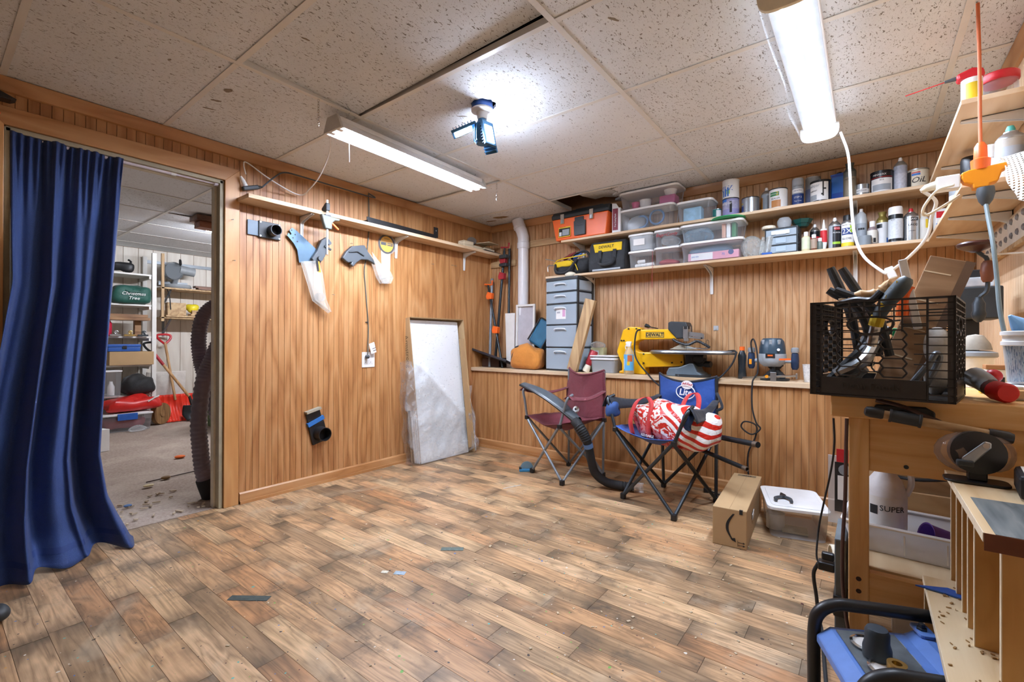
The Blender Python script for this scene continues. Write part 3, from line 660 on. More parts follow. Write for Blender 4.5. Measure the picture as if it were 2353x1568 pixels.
obj('base', MB().lathe([(.15, 0), (.16, .02), (.15, .05), (.05, .06), (0, .06)], n=28), GREY, ms, smooth=True); obj('fence', MB().box((-.16, -.16, .05), (-.13, .16, .1)), GREYSTEEL, ms)
obj('blade_guard', MB().cyl((.03, -.07, .22), (.09, -.05, .22), .115, n=28), clear('smoked_guard', '#7d8285', .45, .3), ms, smooth=True); obj('blade', MB().cyl((.055, -.06, .22), (.058, -.06, .22), .1, n=28), DSTEEL, ms)
obj('motor', MB().cyl((.02, .02, .25), (.02, .19, .23), .06, .055, 20), GREY, ms, smooth=True); obj('arm', MB().bar((-.12, 0, .06), (-.02, .02, .26), .06, .05), GREY, ms, bevel=.01); obj('handle', MB().tube(spline([(.05, .02, .3), (.12, .0, .36), (.17, -.01, .3)]), .014), BLACK, ms, smooth=True)
k = 0
for (y0, y1, x, z, w, h, m, lab) in ((1.92, 2.62, -7.1, 1.702, .0, 0, None, ''), ):
    pass
DW = wood('dark_walnut', ['#4d3020', '#63402b', '#7a5239'], 'y')
for i, (x, z, y0, y1) in enumerate(((-7.02, 1.70, 2.28, 2.84), (-7.06, 1.726, 2.26, 2.8), (-7.3, 1.70, 1.98, 2.84))):
    solo('walnut_board', MB().box((x - .05, y0, z + .001), (x + .05, y1, z + .024)), DW, ['long dark walnut board at the front edge of the upper rack', 'dark walnut board stacked on another on the upper rack', 'dark walnut board at the back of the upper rack'][i], 'board')
for i, (x, z, y0, y1, rz) in enumerate(((-7.02, 1.326, 1.93, 2.75, 0), (-7.13, 1.326, 2.0, 2.8, 1), (-7.25, 1.326, 1.95, 2.7, -1), (-7.05, 1.352, 2.2, 2.84, 3))):
    solo('lumber_board', MB().obox((x, (y0 + y1) / 2, z + .0125), (.1, y1 - y0, .022), (0, 0, rz)), LUMBER, ['front', 'middle', 'rearmost', 'topmost slanting'][i] + ' pale board of the pile on the lower rack', 'board')
solo('wooden_box', MB().box((-7.1, 1.95, 1.352), (-6.99, 2.15, 1.51)).box((-6.99, 1.96, 1.37), (-6.987, 2.14, 1.5)), LUMBER, 'small pale wooden box on the lower rack', 'box', bevel=.003)
solo('plastic_bag', blob((-7.08, 2.24, 1.45), (.12, .16, .13), 6, .02, .8), mat('yellow_film', '#e3cf2a', .4), 'crumpled yellow plastic bag on the lower rack', 'bag', smooth=True)
solo('wood_scrap', MB().obox((-7.03, 2.02, 1.40), (.06, .2, .05), (0, 0, 0)).xf(MX.Translation((0, .3, 0))), LUMBER, 'short pale offcut at the right of the lower rack', 'offcut')
solo('power_cable', MB().tube(spline([(-7.05, 1.95, 1.7), (-7.0, 1.97, 1.6), (-6.98, 1.98, 1.42)]), .006), BLACKR, 'black mains lead hanging from the mitre saw', 'cord', smooth=True)
solo('foam_board', MB().obox((-7.22, 1.99, .33), (.03, .42, .6), (0, 12, 0)), mat('foam_white', '#e8e4dc', .9, bump=.4), 'white foam board leaning on the far wall behind the shovels', 'board')
sv = thing('snow_shovel', 'bright red plastic snow shovel with wooden shaft leaning on the far wall', 'shovel', (-6.95, 2.08, 0))
def scoop(u, v):
    y = (u - .5) * .4; z = v * .33; return V((.03 - .16 * v + .09 * math.sin(math.pi * v) * -.6 + .008 * math.cos(u * 40), y, z + .004))
obj('blade', MB().grid(scoop, 40, 10), mat('shovel_red', '#e8351d', .4), sv, smooth=True, solid=.005)
obj('shaft', MB().cyl((-.12, -.02, .26), (-.28, -.09, 1.0), .015), wood('ash_shaft', ['#a87b4c', '#bb8f5e', '#caa273'], 'z'), sv, smooth=True)
obj('grip', MB().tube(spline([(-.28, -.09, .98), (-.29, -.16, 1.05), (-.3, -.16, 1.1), (-.3, -.04, 1.1), (-.29, -.03, 1.05), (-.28, -.09, .98)]), .014), RED, sv, smooth=True)
ds = thing('digging_shovel', 'black bladed shovel with long wooden shaft and red tape leaning against the post', 'shovel', (-6.8, 2.18, 0))
obj('blade', MB().grid(lambda u, v: V((-.04 * math.sin(v * 3) - .02 - .03 * (2 * u - 1) ** 2, (u - .5) * .2 * min(1, .55 + v * 1.2), .006 + v * .2)), 10, 8), DSTEEL, ds, smooth=True, solid=.004)
obj('socket', MB().cyl((-.05, 0, .19), (-.07, -.03, .32), .02, .016), BLACK, ds, smooth=True); obj('shaft', MB().cyl((-.07, -.03, .31), (-.17, -.38, .88), .016), wood('ash_shaft', []) if 'ash_shaft' in MATS else LUMBER_Z, ds, smooth=True)
obj('tape', MB().cyl((-.143, -.285, .725), (-.17, -.38, .88), .0175), REDM, ds, smooth=True); obj('grip', MB().tube(spline([(-.168, -.37, .86), (-.17, -.45, .93), (-.175, -.47, .99), (-.18, -.38, 1.0), (-.175, -.36, .94), (-.168, -.37, .86)]), .013), BLACK, ds, smooth=True)
solo('leaning_board', MB().bar((-6.98, 2.3, .02), (-7.2, 2.8, .75), .03, .16), LUMBER, 'wide reddish board leaning diagonally behind the black hose', 'board')
solo('leaning_board', MB().bar((-7.05, 2.62, .9), (-7.1, 2.62, 1.3), .12, .03), LUMBER, 'short board standing below the lumber rack at right', 'board')
solo('dark_bin', MB().lathe([(.2, 0), (.24, .75), (.27, .78), (.26, .8), (0, .8)], (-5.75, 2.25, 0), 28), mat('bin_slate', '#3a3238', .6), 'dark round bin behind the black hose', 'bin', smooth=True)
solo('carton', MB().box((-6.3, 2.16, 0), (-6.1, 2.4, .3)), mat('green_carton', '#5f7a57', .8), 'green and brown carton on the carpet behind the hose', 'box', bevel=.004)
wc = thing('ceiling_block', 'reddish brown wooden block fixed under the far room ceiling', 'wood block', (-5.0, 1.72, 2.2))
obj('upper_board', MB().box((-.1, -.13, -.05), (.1, .5, -.001)), DW, wc, bevel=.004); obj('lower_board', MB().box((-.07, -.1, -.11), (.07, .5, -.052)), wood('red_oak', ['#6f3d28', '#8a5136', '#9d6546'], 'y'), wc, bevel=.004)
# ribbed dust hose hanging by the door jamb
HOSE = mat('hose_aubergine', '#6e6470', .4, nz=.12)
def ribs(n, r): return [r if k % 4 < 2 else r - .0045 for k in range(n)]
hp = spline([(-3.4, 1.289, 1.092), (-3.4, 1.237, 1.019), (-3.4, 1.186, 0.89), (-3.4, 1.144, 0.765), (-3.4, 1.118, 0.515), (-3.4, 1.126, 0.332), (-3.4, 1.147, 0.159), (-3.4, 1.19, 0.006)], 26); rr = ribs(len(hp), .048); rr[-20:] = [.05] * 20
hs = thing('dust_hose', 'fat ribbed dark dust hose standing by the door jamb with black cuff', 'hose', (-3.4, 1.2, 0))
obj('hose', MB().tube(hp, rr, 22), HOSE, hs, smooth=True, ang=80, world=True); obj('cuff', MB().tube(hp[-22:], .0525, 22), BLACKR, hs, smooth=True, world=True)
hp = spline([(-3.55, 1.331, 1.287), (-3.55, 1.25, 1.257), (-3.55, 1.188, 1.18), (-3.55, 1.165, 1.047), (-3.55, 1.173, 0.916), (-3.55, 1.194, 0.812), (-3.55, 1.239, 0.662), (-3.55, 1.28, 0.493), (-3.55, 1.335, 0.273), (-3.56, 1.42, 0.06), (-3.58, 1.6, 0.05)], 26)
solo('dust_hose', MB().tube(hp, ribs(len(hp), .046), 22), HOSE, 'second loop of ribbed dark hose crossing behind the one with the black cuff', 'hose', smooth=True, ang=80)
# carpet litter
LIT = [((-3.97, 1.0, 0), '#d8c9a0', .05, 'pale wood sliver on the carpet near the doorway'), ((-4.1, 1.14, 0), '#7a5a2a', .04, 'brown nut-like scrap on the carpet'), ((-3.58, .8, 0), '#5b7dab', .035, 'bit of bluish plastic on the carpet by the threshold'), ((-4.75, 1.42, 0), '#e86c1c', .05, 'orange scrap on the carpet beside the hose')]
for k, (p, c, s, lab) in enumerate(LIT): solo('litter', blob((p[0], p[1], .012), (s, s * 1.4, .02), k + 2, .006, .9, n=12, m=7), mat('litter_%d' % k, c, .7), lab, 'litter', smooth=True)
solo('stick', MB().cyl((-4.1, 1.02, .005), (-4.16, 1.36, .005), .004, n=6), DKBROWN, 'thin dark stick lying on the carpet', 'stick')
mb = MB(); random.seed(3)
for k in range(40):
    x, y = random.uniform(-3.75, -3.2), random.uniform(.65, 1.12); mb.obox((x, y, .006), (random.uniform(.01, .05), random.uniform(.005, .015), .006), (random.uniform(-10, 10), random.uniform(-10, 10), random.uniform(0, 180)))
o = solo('carpet_debris', mb, mat('debris_tan', '#b9a68d', .9), 'loose dust and shavings on the carpet at the threshold', 'debris'); o['kind'] = 'stuff'
solo('paper_stack', MB().obox((-5.6, 1.02, .1), (.1, .16, .2), (0, 0, 20)), PAPER, 'white paper stack on the carpet just past the curtain edge', 'paper')
# curtain
cu = thing('door_curtain', 'navy blue curtain gathered on a white rod in the doorway', 'curtain', (-3.15, .46, 0))
def curt(u, v):
    zt = 1.985; z = zt * (1 - v)
    r = [(.0, .672), (.25, .641), (.42, .62), (.68, .588), (.77, .578), (.88, .605), (1.0, .69)]
    for (a, ya), (b, yb) in zip(r, r[1:]):
        if a <= v <= b: yr = ya + (yb - ya) * (v - a) / (b - a)
    yl = .264 - .28 * max(0, v - .35)
    y = yl + (yr - yl) * u
    amp = .012 + .058 * min(1, v * 1.6)
    ph = u * 2 * math.pi
    x = -3.15 + .012 + amp * (math.sin(ph * 3.2 + .4 + .9 * math.sin(v * 2)) * .75 + .5 * math.sin(ph * 5.3 + 1.7 * v + 1.2))
    if v < .07: x += .014 * (1 - v / .07)
    if v < .045: x += .012 * math.sin(ph * 14) * (1 if v > .01 else .4)
    elif v < .2: x += .010 * math.sin(ph * 14) * (1 - (v - .045) / .155)
    s = max(0, (v - .45) / .55); s0 = max(0, (v - .15) / .85); x += .36 * (1 - u) * s0 ** 1.7 + .085 * u * s ** 2.2 + .03 * v
    y += .015 * math.sin(ph * 3.2 + 2.0) * v
    if v > .93: k = (v - .93) / .07; x += k * .05 * (1 + .6 * math.sin(ph * 2.5)); z = max(.006 + .012 * (math.sin(ph * 3.0) + 1), z)
    return V((x, y, max(z, .006)))
NAVY = None
def navy():
    m, t, b = nt('navy_cloth'); w = noise(t, coords(t, 'Object', (260, 260, 900)), 1, 2); f = noise(t, coords(t, 'Object', (6, 6, 2)), 1, 3)
    r = ramp(t, [(.3, '#1a2c57'), (.5, '#223b6f'), (.72, '#2d4880')]); t.links.new(mathn(t, 'ADD', mathn(t, 'MULTIPLY', w, .7), mathn(t, 'MULTIPLY', f, .3)), r.inputs[0])
    t.links.new(r.outputs[0], b.inputs['Base Color']); b.inputs['Roughness'].default_value = .75; b.inputs['Sheen Weight'].default_value = .1; bumpn(t, b, mathn(t, 'ADD', w, f), .25, .006); return m
obj('cloth', MB().grid(curt, 150, 70), navy(), cu, smooth=True, ang=180, world=True, solid=.0015)
obj('hem', MB().grid(lambda u, v: curt(u, .955 + .012 * v) + V((.003, 0, 0)), 150, 2), mat('navy_hem', '#22396e', .8), cu, smooth=True, ang=180, world=True)
rod = thing('curtain_rod', 'slim white tension rod across the top of the doorway', 'curtain rod', (-3.15, .7, 1.985))
obj('outer_tube', MB().cyl((0, -.43, -.005), (0, .2, -.003), .0125), mat('rod_lilac_white', '#e6e0ea', .35), rod, smooth=True); obj('inner_tube', MB().cyl((0, .2, -.003), (0, .41, 0), .010), mat('rod_lilac_white', '#e6e0ea'), rod, smooth=True)
obj('end_cap', MB().cyl((0, .41, 0), (0, .431, 0), .018), mat('rod_lilac_white', '#e6e0ea'), rod, smooth=True); obj('collar', MB().cyl((0, .19, -.003), (0, .215, -.003), .0145), WHITE, rod, smooth=True)
# clamp lying on the casing at the far left
cl = thing('spring_clamp', 'black and orange clamp on the casing top at the far left', 'clamp', (-3.06, .2, 2.095))
obj('jaw', MB().prism([(-.1, 0), (.06, 0), (.08, .012), (.02, .035), (-.1, .045)], 'x', -.03, .03), BLACK, cl, bevel=.006); obj('lever', MB().bar((.0, -.06, -.035), (.0, .03, -.065), .02, .014), ORANGE, cl, bevel=.004)
# ------------------------------------------------------------------ things on the left wall
BR = mat('bracket_white', '#e9e9e6', .4, nz=.04)
def bracket_mb(side, p, zt, depth, drop, w=.022):
    """pressed-steel shelf bracket: p along wall, side: ('x',wall,sign) or ('y',wall,sign)"""
    ax, wall, sg = side; mb = MB(); prof = []
    n = 8
    out = [(0, 0), (depth, 0), (depth, -.006)] + [(depth * (1 - k / n) * .92 + .012, -.008 - (drop * .22) * (k / n) ** 1.2) for k in range(n)] + [(.014, -drop * .3), (.008, -drop), (0, -drop)]
    for s0, s1 in ((-w / 2, -w / 2 + .003), (w / 2 - .003, w / 2)):
        pts = [(wall + sg * (a + .001), zt + b) for a, b in out]
        mb.prism(pts, 'y' if ax == 'x' else 'x', p + s0, p + s1)
    a0, a1 = wall + sg * .001, wall + sg * .004
    f = (lambda u, v, z: (u, v, z)) if ax == 'x' else (lambda u, v, z: (v, u, z))
    mb.box(f(a0, p - w / 2, zt - drop), f(a1, p + w / 2, zt)); mb.box(f(a0, p - w / 2, zt - .003), f(wall + sg * depth, p + w / 2, zt - .0005))
    return mb
def wall_shelf(name, label, board_mb, m, brs, loc):
    s = thing(name, label, 'shelf', loc)
    obj('shelf_board', board_mb, m, s, bevel=.002, world=True)
    for a in brs:
        mb = bracket_mb(*a); o = obj('bracket', mb, BR, s, world=True)
    return s
wall_shelf('wall_shelf', 'long narrow pine shelf on white brackets along the left wall', MB().box((XL + .002, 1.225, 1.888), (-2.95, YB - .002, 1.914)), SHELF_Y, [(('x', XL, 1), y, 1.887, .15, .17) for y in (1.64, 2.45, 3.27)], (XL, 2.45, 1.888))
NAIL = mat('nail_steel', '#8c857a', .4, .8)
k = 0
for y, z, lab in ((2.026, 1.768, 'nail left of the yellow saw blade'), (2.57, 1.842, 'nail right of the yellow saw blade'), (1.876, 1.367, 'nail beside the tip of the long clear guard'), (2.849, 1.724, 'nail in the panelling below the middle of the shelf'), (3.1, 1.748, 'nail in the panelling near the right shelf bracket'), (3.14, 1.746, 'second nail of the pair near the right shelf bracket'), (1.19, 1.77, 'upper nail in the door casing'), (1.2, 1.52, 'lower nail in the door casing')):
    b = XL + (.016 if y < 1.24 else 0)
    solo('nail', MB().cyl((b - .001, y, z), (b + .028, y, z - .004), .0016, n=6).cyl((b + .028, y, z - .004), (b + .03, y, z - .0043), .004, n=8), NAIL, 'small steel ' + lab, 'nail')
# blast gate
bg = thing('blast_gate', 'grey plastic dust blast gate with round port near the door casing', 'dust gate', (XL, 1.42, 1.745))
obj('plate', MB().box((.002, -.07, -.052), (.02, .07, .055)), CHAR, bg, bevel=.003); obj('slide', MB().box((.006, -.135, -.045), (.013, -.065, .05)), mat('gate_slide', '#5f7180', .45), bg, bevel=.002)
obj('port', MB().lathe([(.036, .0), (.036, .06), (.032, .06), (.032, 0)], (.02, .015, 0), 28, (1, 0, 0), cap=False), CHAR, bg, smooth=True); obj('port_inside', MB().cyl((.021, .015, 0), (.0215, .015, 0), .033, n=24), mat('port_dark', '#15120f', .9), bg)
for y in (-.06, .06):
    for z in (-.043, .046): obj('bolt', MB().cyl((.02, y, z), (.024, y, z), .006, n=10), CHROME, bg)
# long clear blade guard hanging on a nail
g1 = thing('blade_guard', 'blue-grey table saw splitter with long clear guard hanging from a nail', 'saw guard', (XL, 1.66, 1.5))
obj('splitter', MB().prism([(-.095, .293), (-.06, .275), (.07, .18), (.1, .14), (.06, .08), (.015, .07), (-.045, .062), (-.06, .15), (-.085, .19), (-.13, .235), (-.12, .255), (-.105, .24), (-.1, .25), (-.115, .272)], 'x', .02, .026), mat('splitter_blue', '#546b7d', .35, .5), g1)
for y, z in ((-.1, .275), (-.09, .225), (-.06, .205), (-.075, .25)): obj('bolt_hole', MB().cyl((.0262, y, z), (.027, y, z), .005, n=10), BLACK, g1)
pv = obj('pivot_block', MB().prism([(.03, .1), (.07, .16), (.1, .24), (.14, .27), (.17, .25), (.15, .19), (.13, .13), (.09, .07), (.05, .07)], 'x', .024, .055), DGREY, g1, bevel=.005)
obj('knob', MB().cyl((.055, .085, .105), (.075, .085, .105), .018, n=16), DGREY, pv, smooth=True); obj('knob', MB().cyl((.055, .15, .225), (.078, .15, .225), .014, n=16), DGREY, pv, smooth=True); obj('arm', MB().bar((.06, .12, .2), (.06, .17, .18), .012, .012), CHAR, pv)
def gshell(y0):
    return MB().prism([(-.035, .07), (.075, .09), (.105, .0), (.125, -.12), (.135, -.18), (.175, -.265), (.165, -.268), (.09, -.215), (.05, -.19), (.015, -.08)], 'x', y0, y0 + .003)
gl = obj('clear_guard', gshell(.028).add(gshell(.062).v, gshell(.062).f), GLASSY, g1)
obj('guard_edge', MB().tube([(.045, a, b) for a, b in ((-.035, .07), (.015, -.08), (.05, -.19), (.09, -.215), (.165, -.268))], .012, 8), GLASSY, g1, smooth=True)
obj('guard_pivot', MB().cyl((.026, .095, -.165), (.068, .095, -.165), .03, n=20), GLASSY, g1, smooth=True); obj('warning_strip', MB().obox((.066, .075, .045), (.001, .018, .075), (8, 0, 0)), ORANGE2, g1); obj('label_strip', MB().obox((.0665, .065, .05), (.001, .016, .075), (8, 0, 0)), INK, g1)
# short guard
g2 = thing('blade_guard', 'short dark riving knife with clear ribbed guard hanging below the saw blade', 'saw guard', (XL, 2.15, 1.62))
obj('body', MB().prism([(-.22, .02), (-.19, .07), (-.14, .12), (-.06, .14), (-.03, .145), (.0, .1), (.06, .035), (.075, .01), (.0, .035), (-.06, .03), (-.1, .0), (-.13, -.035), (-.15, -.02), (-.14, .0), (-.17, -.01), (-.19, .0)], 'x', .015, .05), DGREY, g2, bevel=.006)
obj('ridge', MB().tube([(.052, -.17, .07), (.054, -.1, .085), (.053, -.04, .06)], .006, 6), CHAR, g2, smooth=True)
obj('clear_guard', MB().prism([(.02, .1), (.1, .02), (.2, -.035), (.225, -.08), (.2, -.13), (.12, -.135), (.085, -.09), (.05, .0)], 'x', .03, .034).prism([(.02, .1), (.1, .02), (.2, -.035), (.225, -.08), (.2, -.13), (.12, -.135), (.085, -.09), (.05, .0)], 'x', .066, .07), GLASSY, g2)
for a, b in (((.075, .015), (.13, .02)), ((.1, -.06), (.19, -.03)), ((.12, -.1), (.22, -.07))): obj('rib', MB().bar((.05, a[0], a[1]), (.05, b[0], b[1]), .04, .004), GLASSY, g2)
# saw blade in its pack and stirring stick
sbd = thing('circular_saw_disc', 'round yellow-centred circular saw blade in clear packaging', 'saw blade', (XL, 2.357, 1.818))
obj('disc', MB().cyl((.004, 0, 0), (.006, 0, 0), .078, n=48), BLACK, sbd); obj('label_disc', MB().cyl((.0062, 0, 0), (.0072, 0, 0), .064, n=40), YELLOW, sbd); obj('band', MB().box((.0073, -.058, -.012), (.0078, .058, .012)), INK, sbd)
obj('arbor', MB().prism([(.012, 0), (0, .012), (-.012, 0), (0, -.012)], 'x', .0078, .009), YELLOW, sbd); obj('arbor_hole', MB().cyl((.009, 0, 0), (.0095, 0, 0), .005, n=12), BLACK, sbd)
text('lettering', 'DEWALT', .013, INK, sbd, (.0076, 0, .042), (90, 0, 90)); obj('blister', MB().lathe([(.085, 0), (.085, .012), (.08, .014), (0, .014)], (.002, 0, 0), 40, (1, 0, 0)), CLEAR, sbd, smooth=True)
text('lettering', 'DEWALT', .016, YELLOW, sbd, (.0082, .032, 0), (90, 0, 90), xs=.6)
solo('stir_stick', MB().prism([(2.302, 1.78), (2.398, 1.78), (2.392, 1.56), (2.38, 1.515), (2.355, 1.497), (2.325, 1.505), (2.312, 1.54)], 'x', XL + .001, XL + .0038), mat('stick_wood', '#d9c9a6', .8), 'broad pale paint stirring stick hanging under the saw blade', 'stick')
# quick clamp gripping the shelf edge
qc = thing('bar_clamp', 'grey bar clamp with orange trigger gripping the shelf edge', 'clamp', (-2.94, 1.72, 1.914))
obj('bar', MB().box((.012, -.006, -.3), (.02, .006, .075)), STEEL, qc, bevel=.001); obj('top_jaw', MB().prism([(-.03, .0), (.03, .0), (.03, .05), (.015, .055), (-.035, .02)], 'y', -.014, .014), CHAR, qc, bevel=.004)
mb = MB().prism([(-.05, -.032), (.09, -.04), (.085, -.055), (.05, -.06), (.03, -.08), (.028, -.125), (-.02, -.125), (-.035, -.08)], 'x', .0, .032)
obj('handle_body', mb, mat('clamp_olive', '#6c6f66', .5), qc, bevel=.006); obj('trigger', MB().bar((.016, .03, -.075), (.016, .085, -.115), .016, .014), ORANGE, qc, bevel=.004); obj('pad', MB().box((-.03, -.02, -.036), (.03, .02, -.028)), CHAR, qc)
# black rail lying on the shelf
br = thing('steel_rail', 'long black steel rail with upturned tab lying on the left wall shelf', 'rail', (-3.02, 2.45, 1.915))
obj('rail', MB().bar((.03, -.38, .012), (-.03, .37, .02), .05, .016).bar((.045, -.38, .03), (-.015, .37, .04), .004, .03), BLACK, br); obj('tab', MB().obox((-.01, .37, .075), (.004, .05, .09), (0, 0, 0)), BLACK, br); obj('tab_hole', MB().cyl((-.007, .37, .09), (-.006, .37, .09), .006, n=10), GREY, br)
# jig pieces at the shelf end
SM = wood('jig_wood', ['#bfae8c', '#cfc0a0', '#dccfb2'], 'y')
for i, (y0, y1, x0, x1, z0, z1, lab) in enumerate(((3.13, 3.26, -3.06, -2.98, 1.915, 1.975, 'square tan wooden jig block on the shelf end'), (3.27, 3.4, -3.05, -2.99, 1.915, 1.95, 'pale wooden block between two jig blocks on the shelf end'), (3.41, 3.56, -3.04, -2.97, 1.915, 1.945, 'low grooved wooden block near the shelf corner'), (3.5, 3.6, -3.1, -3.05, 1.915, 1.985, 'upright wooden block at the back of the shelf corner'))):
    solo('jig_block', MB().box((x0, y0, z0 + .0005), (x1, y1, z1)), SM, lab, 'wood block', bevel=.003)
solo('thin_plate', MB().obox((-3.0, 3.47, 1.994), (.17, .2, .006), (3, 0, 12)), SM, 'thin square of pale plywood lying over the jig blocks', 'board')
wn = thing('wing_nut', 'grey pressed steel knob standing on the shelf end', 'hardware', (-3.07, 3.33, 1.952)); obj('disc', MB().cyl((0, 0, .05), (.012, -.01, .058), .045, n=20), STEEL, wn, smooth=True); obj('stud', MB().cyl((0, 0, 0), (.005, -.004, .05), .01, n=10), STEEL, wn, smooth=True)
solo('steel_rule', MB().obox((-2.96, 3.52, 1.9185), (.02, .28, .004), (0, 0, 4)), BLACK, 'thin black strip lying along the shelf front near the corner', 'rule')
# wall outlet with plug, tag and cable
ot = thing('wall_outlet', 'white double wall outlet with a plug in it on the left wall', 'outlet', (XL, 2.186, .878))
obj('cover_plate', MB().box((.001, -.058, -.06), (.007, .058, .06)), WHITE, ot, bevel=.003)
for y in (-.024, .024): obj('receptacle', MB().box((.007, y - .016, -.034), (.0085, y + .016, .034)), WHITE2, ot, bevel=.001)
for y in (-.024, .024):
    for z in (-.02,): obj('slot', MB().box((.0086, y - .006, z - .005), (.0088, y - .003, z + .005)), INK, ot)
cbl = thing('power_cable', 'grey cable running down the left wall into the outlet', 'cable', (XL, 2.17, 1.5))
obj('lead', MB().tube(spline([(.02, .0, .7), (.012, .012, .55), (.008, .015, .4), (.008, -.005, .2), (.006, -.024, .08), (.006, -.014, -.05), (.006, .0, -.2), (.006, .014, -.35), (.006, .012, -.49), (.03, -.005, -.545), (.03, -.01, -.59)]), .0042, 8), mat('cable_grey', '#55584f', .6), cbl, smooth=True)
obj('plug', MB().lathe([(.008, 0), (.014, .008), (.015, .03), (.006, .04)], (.01, -.01, -.6), 12, (1, 0, .1)), DGREY, cbl, smooth=True)
for z in (.16, -.33): obj('cable_staple', MB().box((.0, -.018 + (z > 0) * -.004 + .008, z), (.012, .002 + (z > 0) * -.004 + .008, z + .006)), INK, cbl)
obj('warning_tag', MB().obox((.035, .035, -.53), (.001, .05, .085), (18, 4, 0)), PAPER, cbl)
for k in range(4): obj('tag_print', MB().obox((.0358, .03 + .008 * k, -.5 - .016 * k), (.0006, .03, .004), (18, 4, 0)), INK, cbl)
# loose dust port low on the wall
dp = thing('dust_port', 'black dust port with square slide taped in blue, low on the left wall', 'dust gate', (XL, 1.755, .41), (14, 0, 0))
obj('plate', MB().box((.0, -.06, -.115), (.02, .06, .03)), BLACK, dp, bevel=.004); obj('slide', MB().box((.004, -.055, .03), (.014, .05, .13)), BLACK, dp); obj('slide_cap', MB().box((-.0, -.058, .12), (.04, .052, .135)), mat('cap_tan', '#9d9785', .6), dp)
obj('blue_tape', MB().obox((.014, .0, .045), (.022, .128, .028), (8, 0, 0)), mat('masking_tape_blue', '#2d6db1', .6), dp); obj('port', MB().lathe([(.052, 0), (.048, .03), (.048, .07), (.044, .07), (.044, 0)], (.02, .008, -.05), 30, (1, 0, 0), cap=False), BLACK, dp, smooth=True)
obj('port_inside', MB().cyl((.022, .008, -.05), (.023, .008, -.05), .045, n=24), mat('port_dark', '#15120f'), dp)
# splitter socket on the casing with leads to the shop light
ps = thing('extension_socket', 'dark power strip socket with white plug resting at the casing corner', 'socket', (-3.08, 1.3, 1.99), (20, 0, 0))
obj('body', MB().box((-.015, -.06, -.012), (.015, .04, .014)), CHAR, ps, bevel=.006); obj('nose', MB().cyl((0, .04, 0), (0, .06, 0), .012, .007, 12), CHAR, ps, smooth=True); obj('plug', MB().tube([(0, -.035, .014), (.0, -.04, .05), (.0, -.045, .075)], [.014, .012, .006], 10), WHITE, ps, smooth=True)
clip_tube('white_lead', [(-3.08, 1.262, 2.065), (-3.08, 1.25, 2.12), (-3.08, 1.27, 2.14), (-3.08, 1.4, 2.08), (-3.08, 1.55, 2.03), (-3.07, 1.62, 2.025), (-2.95, 1.6, 2.03), (-2.75, 1.56, 2.06), (-2.5, 1.48, 2.12), (-2.28, 1.36, 2.13)], .004, WHITE, 'thin white lead drooping from the corner socket up to the shop light', 'cord')
clip_tube('dark_lead', [(-3.08, 1.36, 2.01), (-3.075, 1.44, 2.1), (-3.075, 1.5, 2.145), (-3.07, 1.6, 2.15), (-3.07, 1.9, 2.15), (-3.07, 2.2, 2.152), (-3.09, 2.17, 2.18)], .005, DGREY, 'dark lead running along the crown moulding of the left wall', 'cord')
# hanging chains near the lamp ends
def chain(name, label, top, n, s=.018):
    c = thing(name, label, 'chain', top); 
    for i in range(n):
        a = arc((0, 0, -.012 - i * s * .72), s * .5, 0, 360, 10, 'xz' if i % 2 else 'yz')[:-1]
        obj('link', MB().tube([V((p.x * .55, p.y * .55, (p.z + .012 + i * s * .72) - .012 - i * s * .72)) for p in a], .0014, 5, closed=True), CHROME, c, smooth=True)
chain('lamp_chain', 'short steel chain hanging at the near end of the shop light', (-2.14, 1.21, ZC - .002), 10)
chain('lamp_chain', 'short steel chain hanging past the far end of the shop light', (-2.2, 2.66, ZC - .002), 10)
# pack of ceiling tiles leaning in the corner, in its torn carton and film
tb = thing('tile_carton', 'open carton of white ceiling tiles in torn clear film leaning on the left wall', 'carton', (-2.93, 2.86, 0), (0, -7.5, -2))
TW, TH, TD = .305, 1.235, .09
for s in (-1, 1): obj('carton_side', MB().box((-TD, s * TW - .003, .45 if s < 0 else .0), (.055 if s > 0 else .03, s * TW + .003, TH)), CARD, tb)
obj('carton_top', MB().box((-TD, -TW, TH - .006), (.055, TW, TH)), CARD_D, tb); obj('carton_back', MB().box((-TD - .004, -TW, .0), (-TD, TW, TH)), CARD_D, tb)
obj('carton_flap', MB().obox((.045, TW - .035, .55), (.004, .075, 1.0), (0, 0, 8)), CARD, tb)
for k in range(4): obj('ceiling_tile', MB().box((-.075 + k * .021, -TW + .012 + .004 * k, .002), (-.058 + k * .021, TW - .035, TH - .012 - .008 * (k == 3))), tile_mat('packed_tile', '#eef1f2', ('#c3c6c6', '#e6e9ea'), .65, .7, ((1, 48, 115), (1, 330, 420))) if 'packed_tile' not in MATS else MATS['packed_tile'], tb)
text('lettering', 'Armstrong', .07, mat('carton_print', '#6d5636', .8), tb, (-.03, -TW - .0036, .95), (90, 90, 0), xs=.9)
def film(u, v):
    z = .02 + v * (.86 * (1 - .0) if u < .4 else .86 * (1 - (u - .4) * 1.15)); y = -TW - .05 + (u - .3) / .7 * (2 * TW + .09) if u > .3 else -TW - .05
    x = .03 if u > .3 else .03 - (1 - u / .3) * .14
    w = wob(V((x, y * 2, z * 2)), 2.2, .014, 9); b = .05 * math.exp(-((u - .28) / .13) ** 2) * math.sin(math.pi * min(1, v * 1.1))
    return V((x + w + .012 + b * .2, y - b * 1.2 + w * .5, max(.004, z + w)))
obj('film', MB().grid(film, 40, 30), FILM, tb, smooth=True, ang=180)
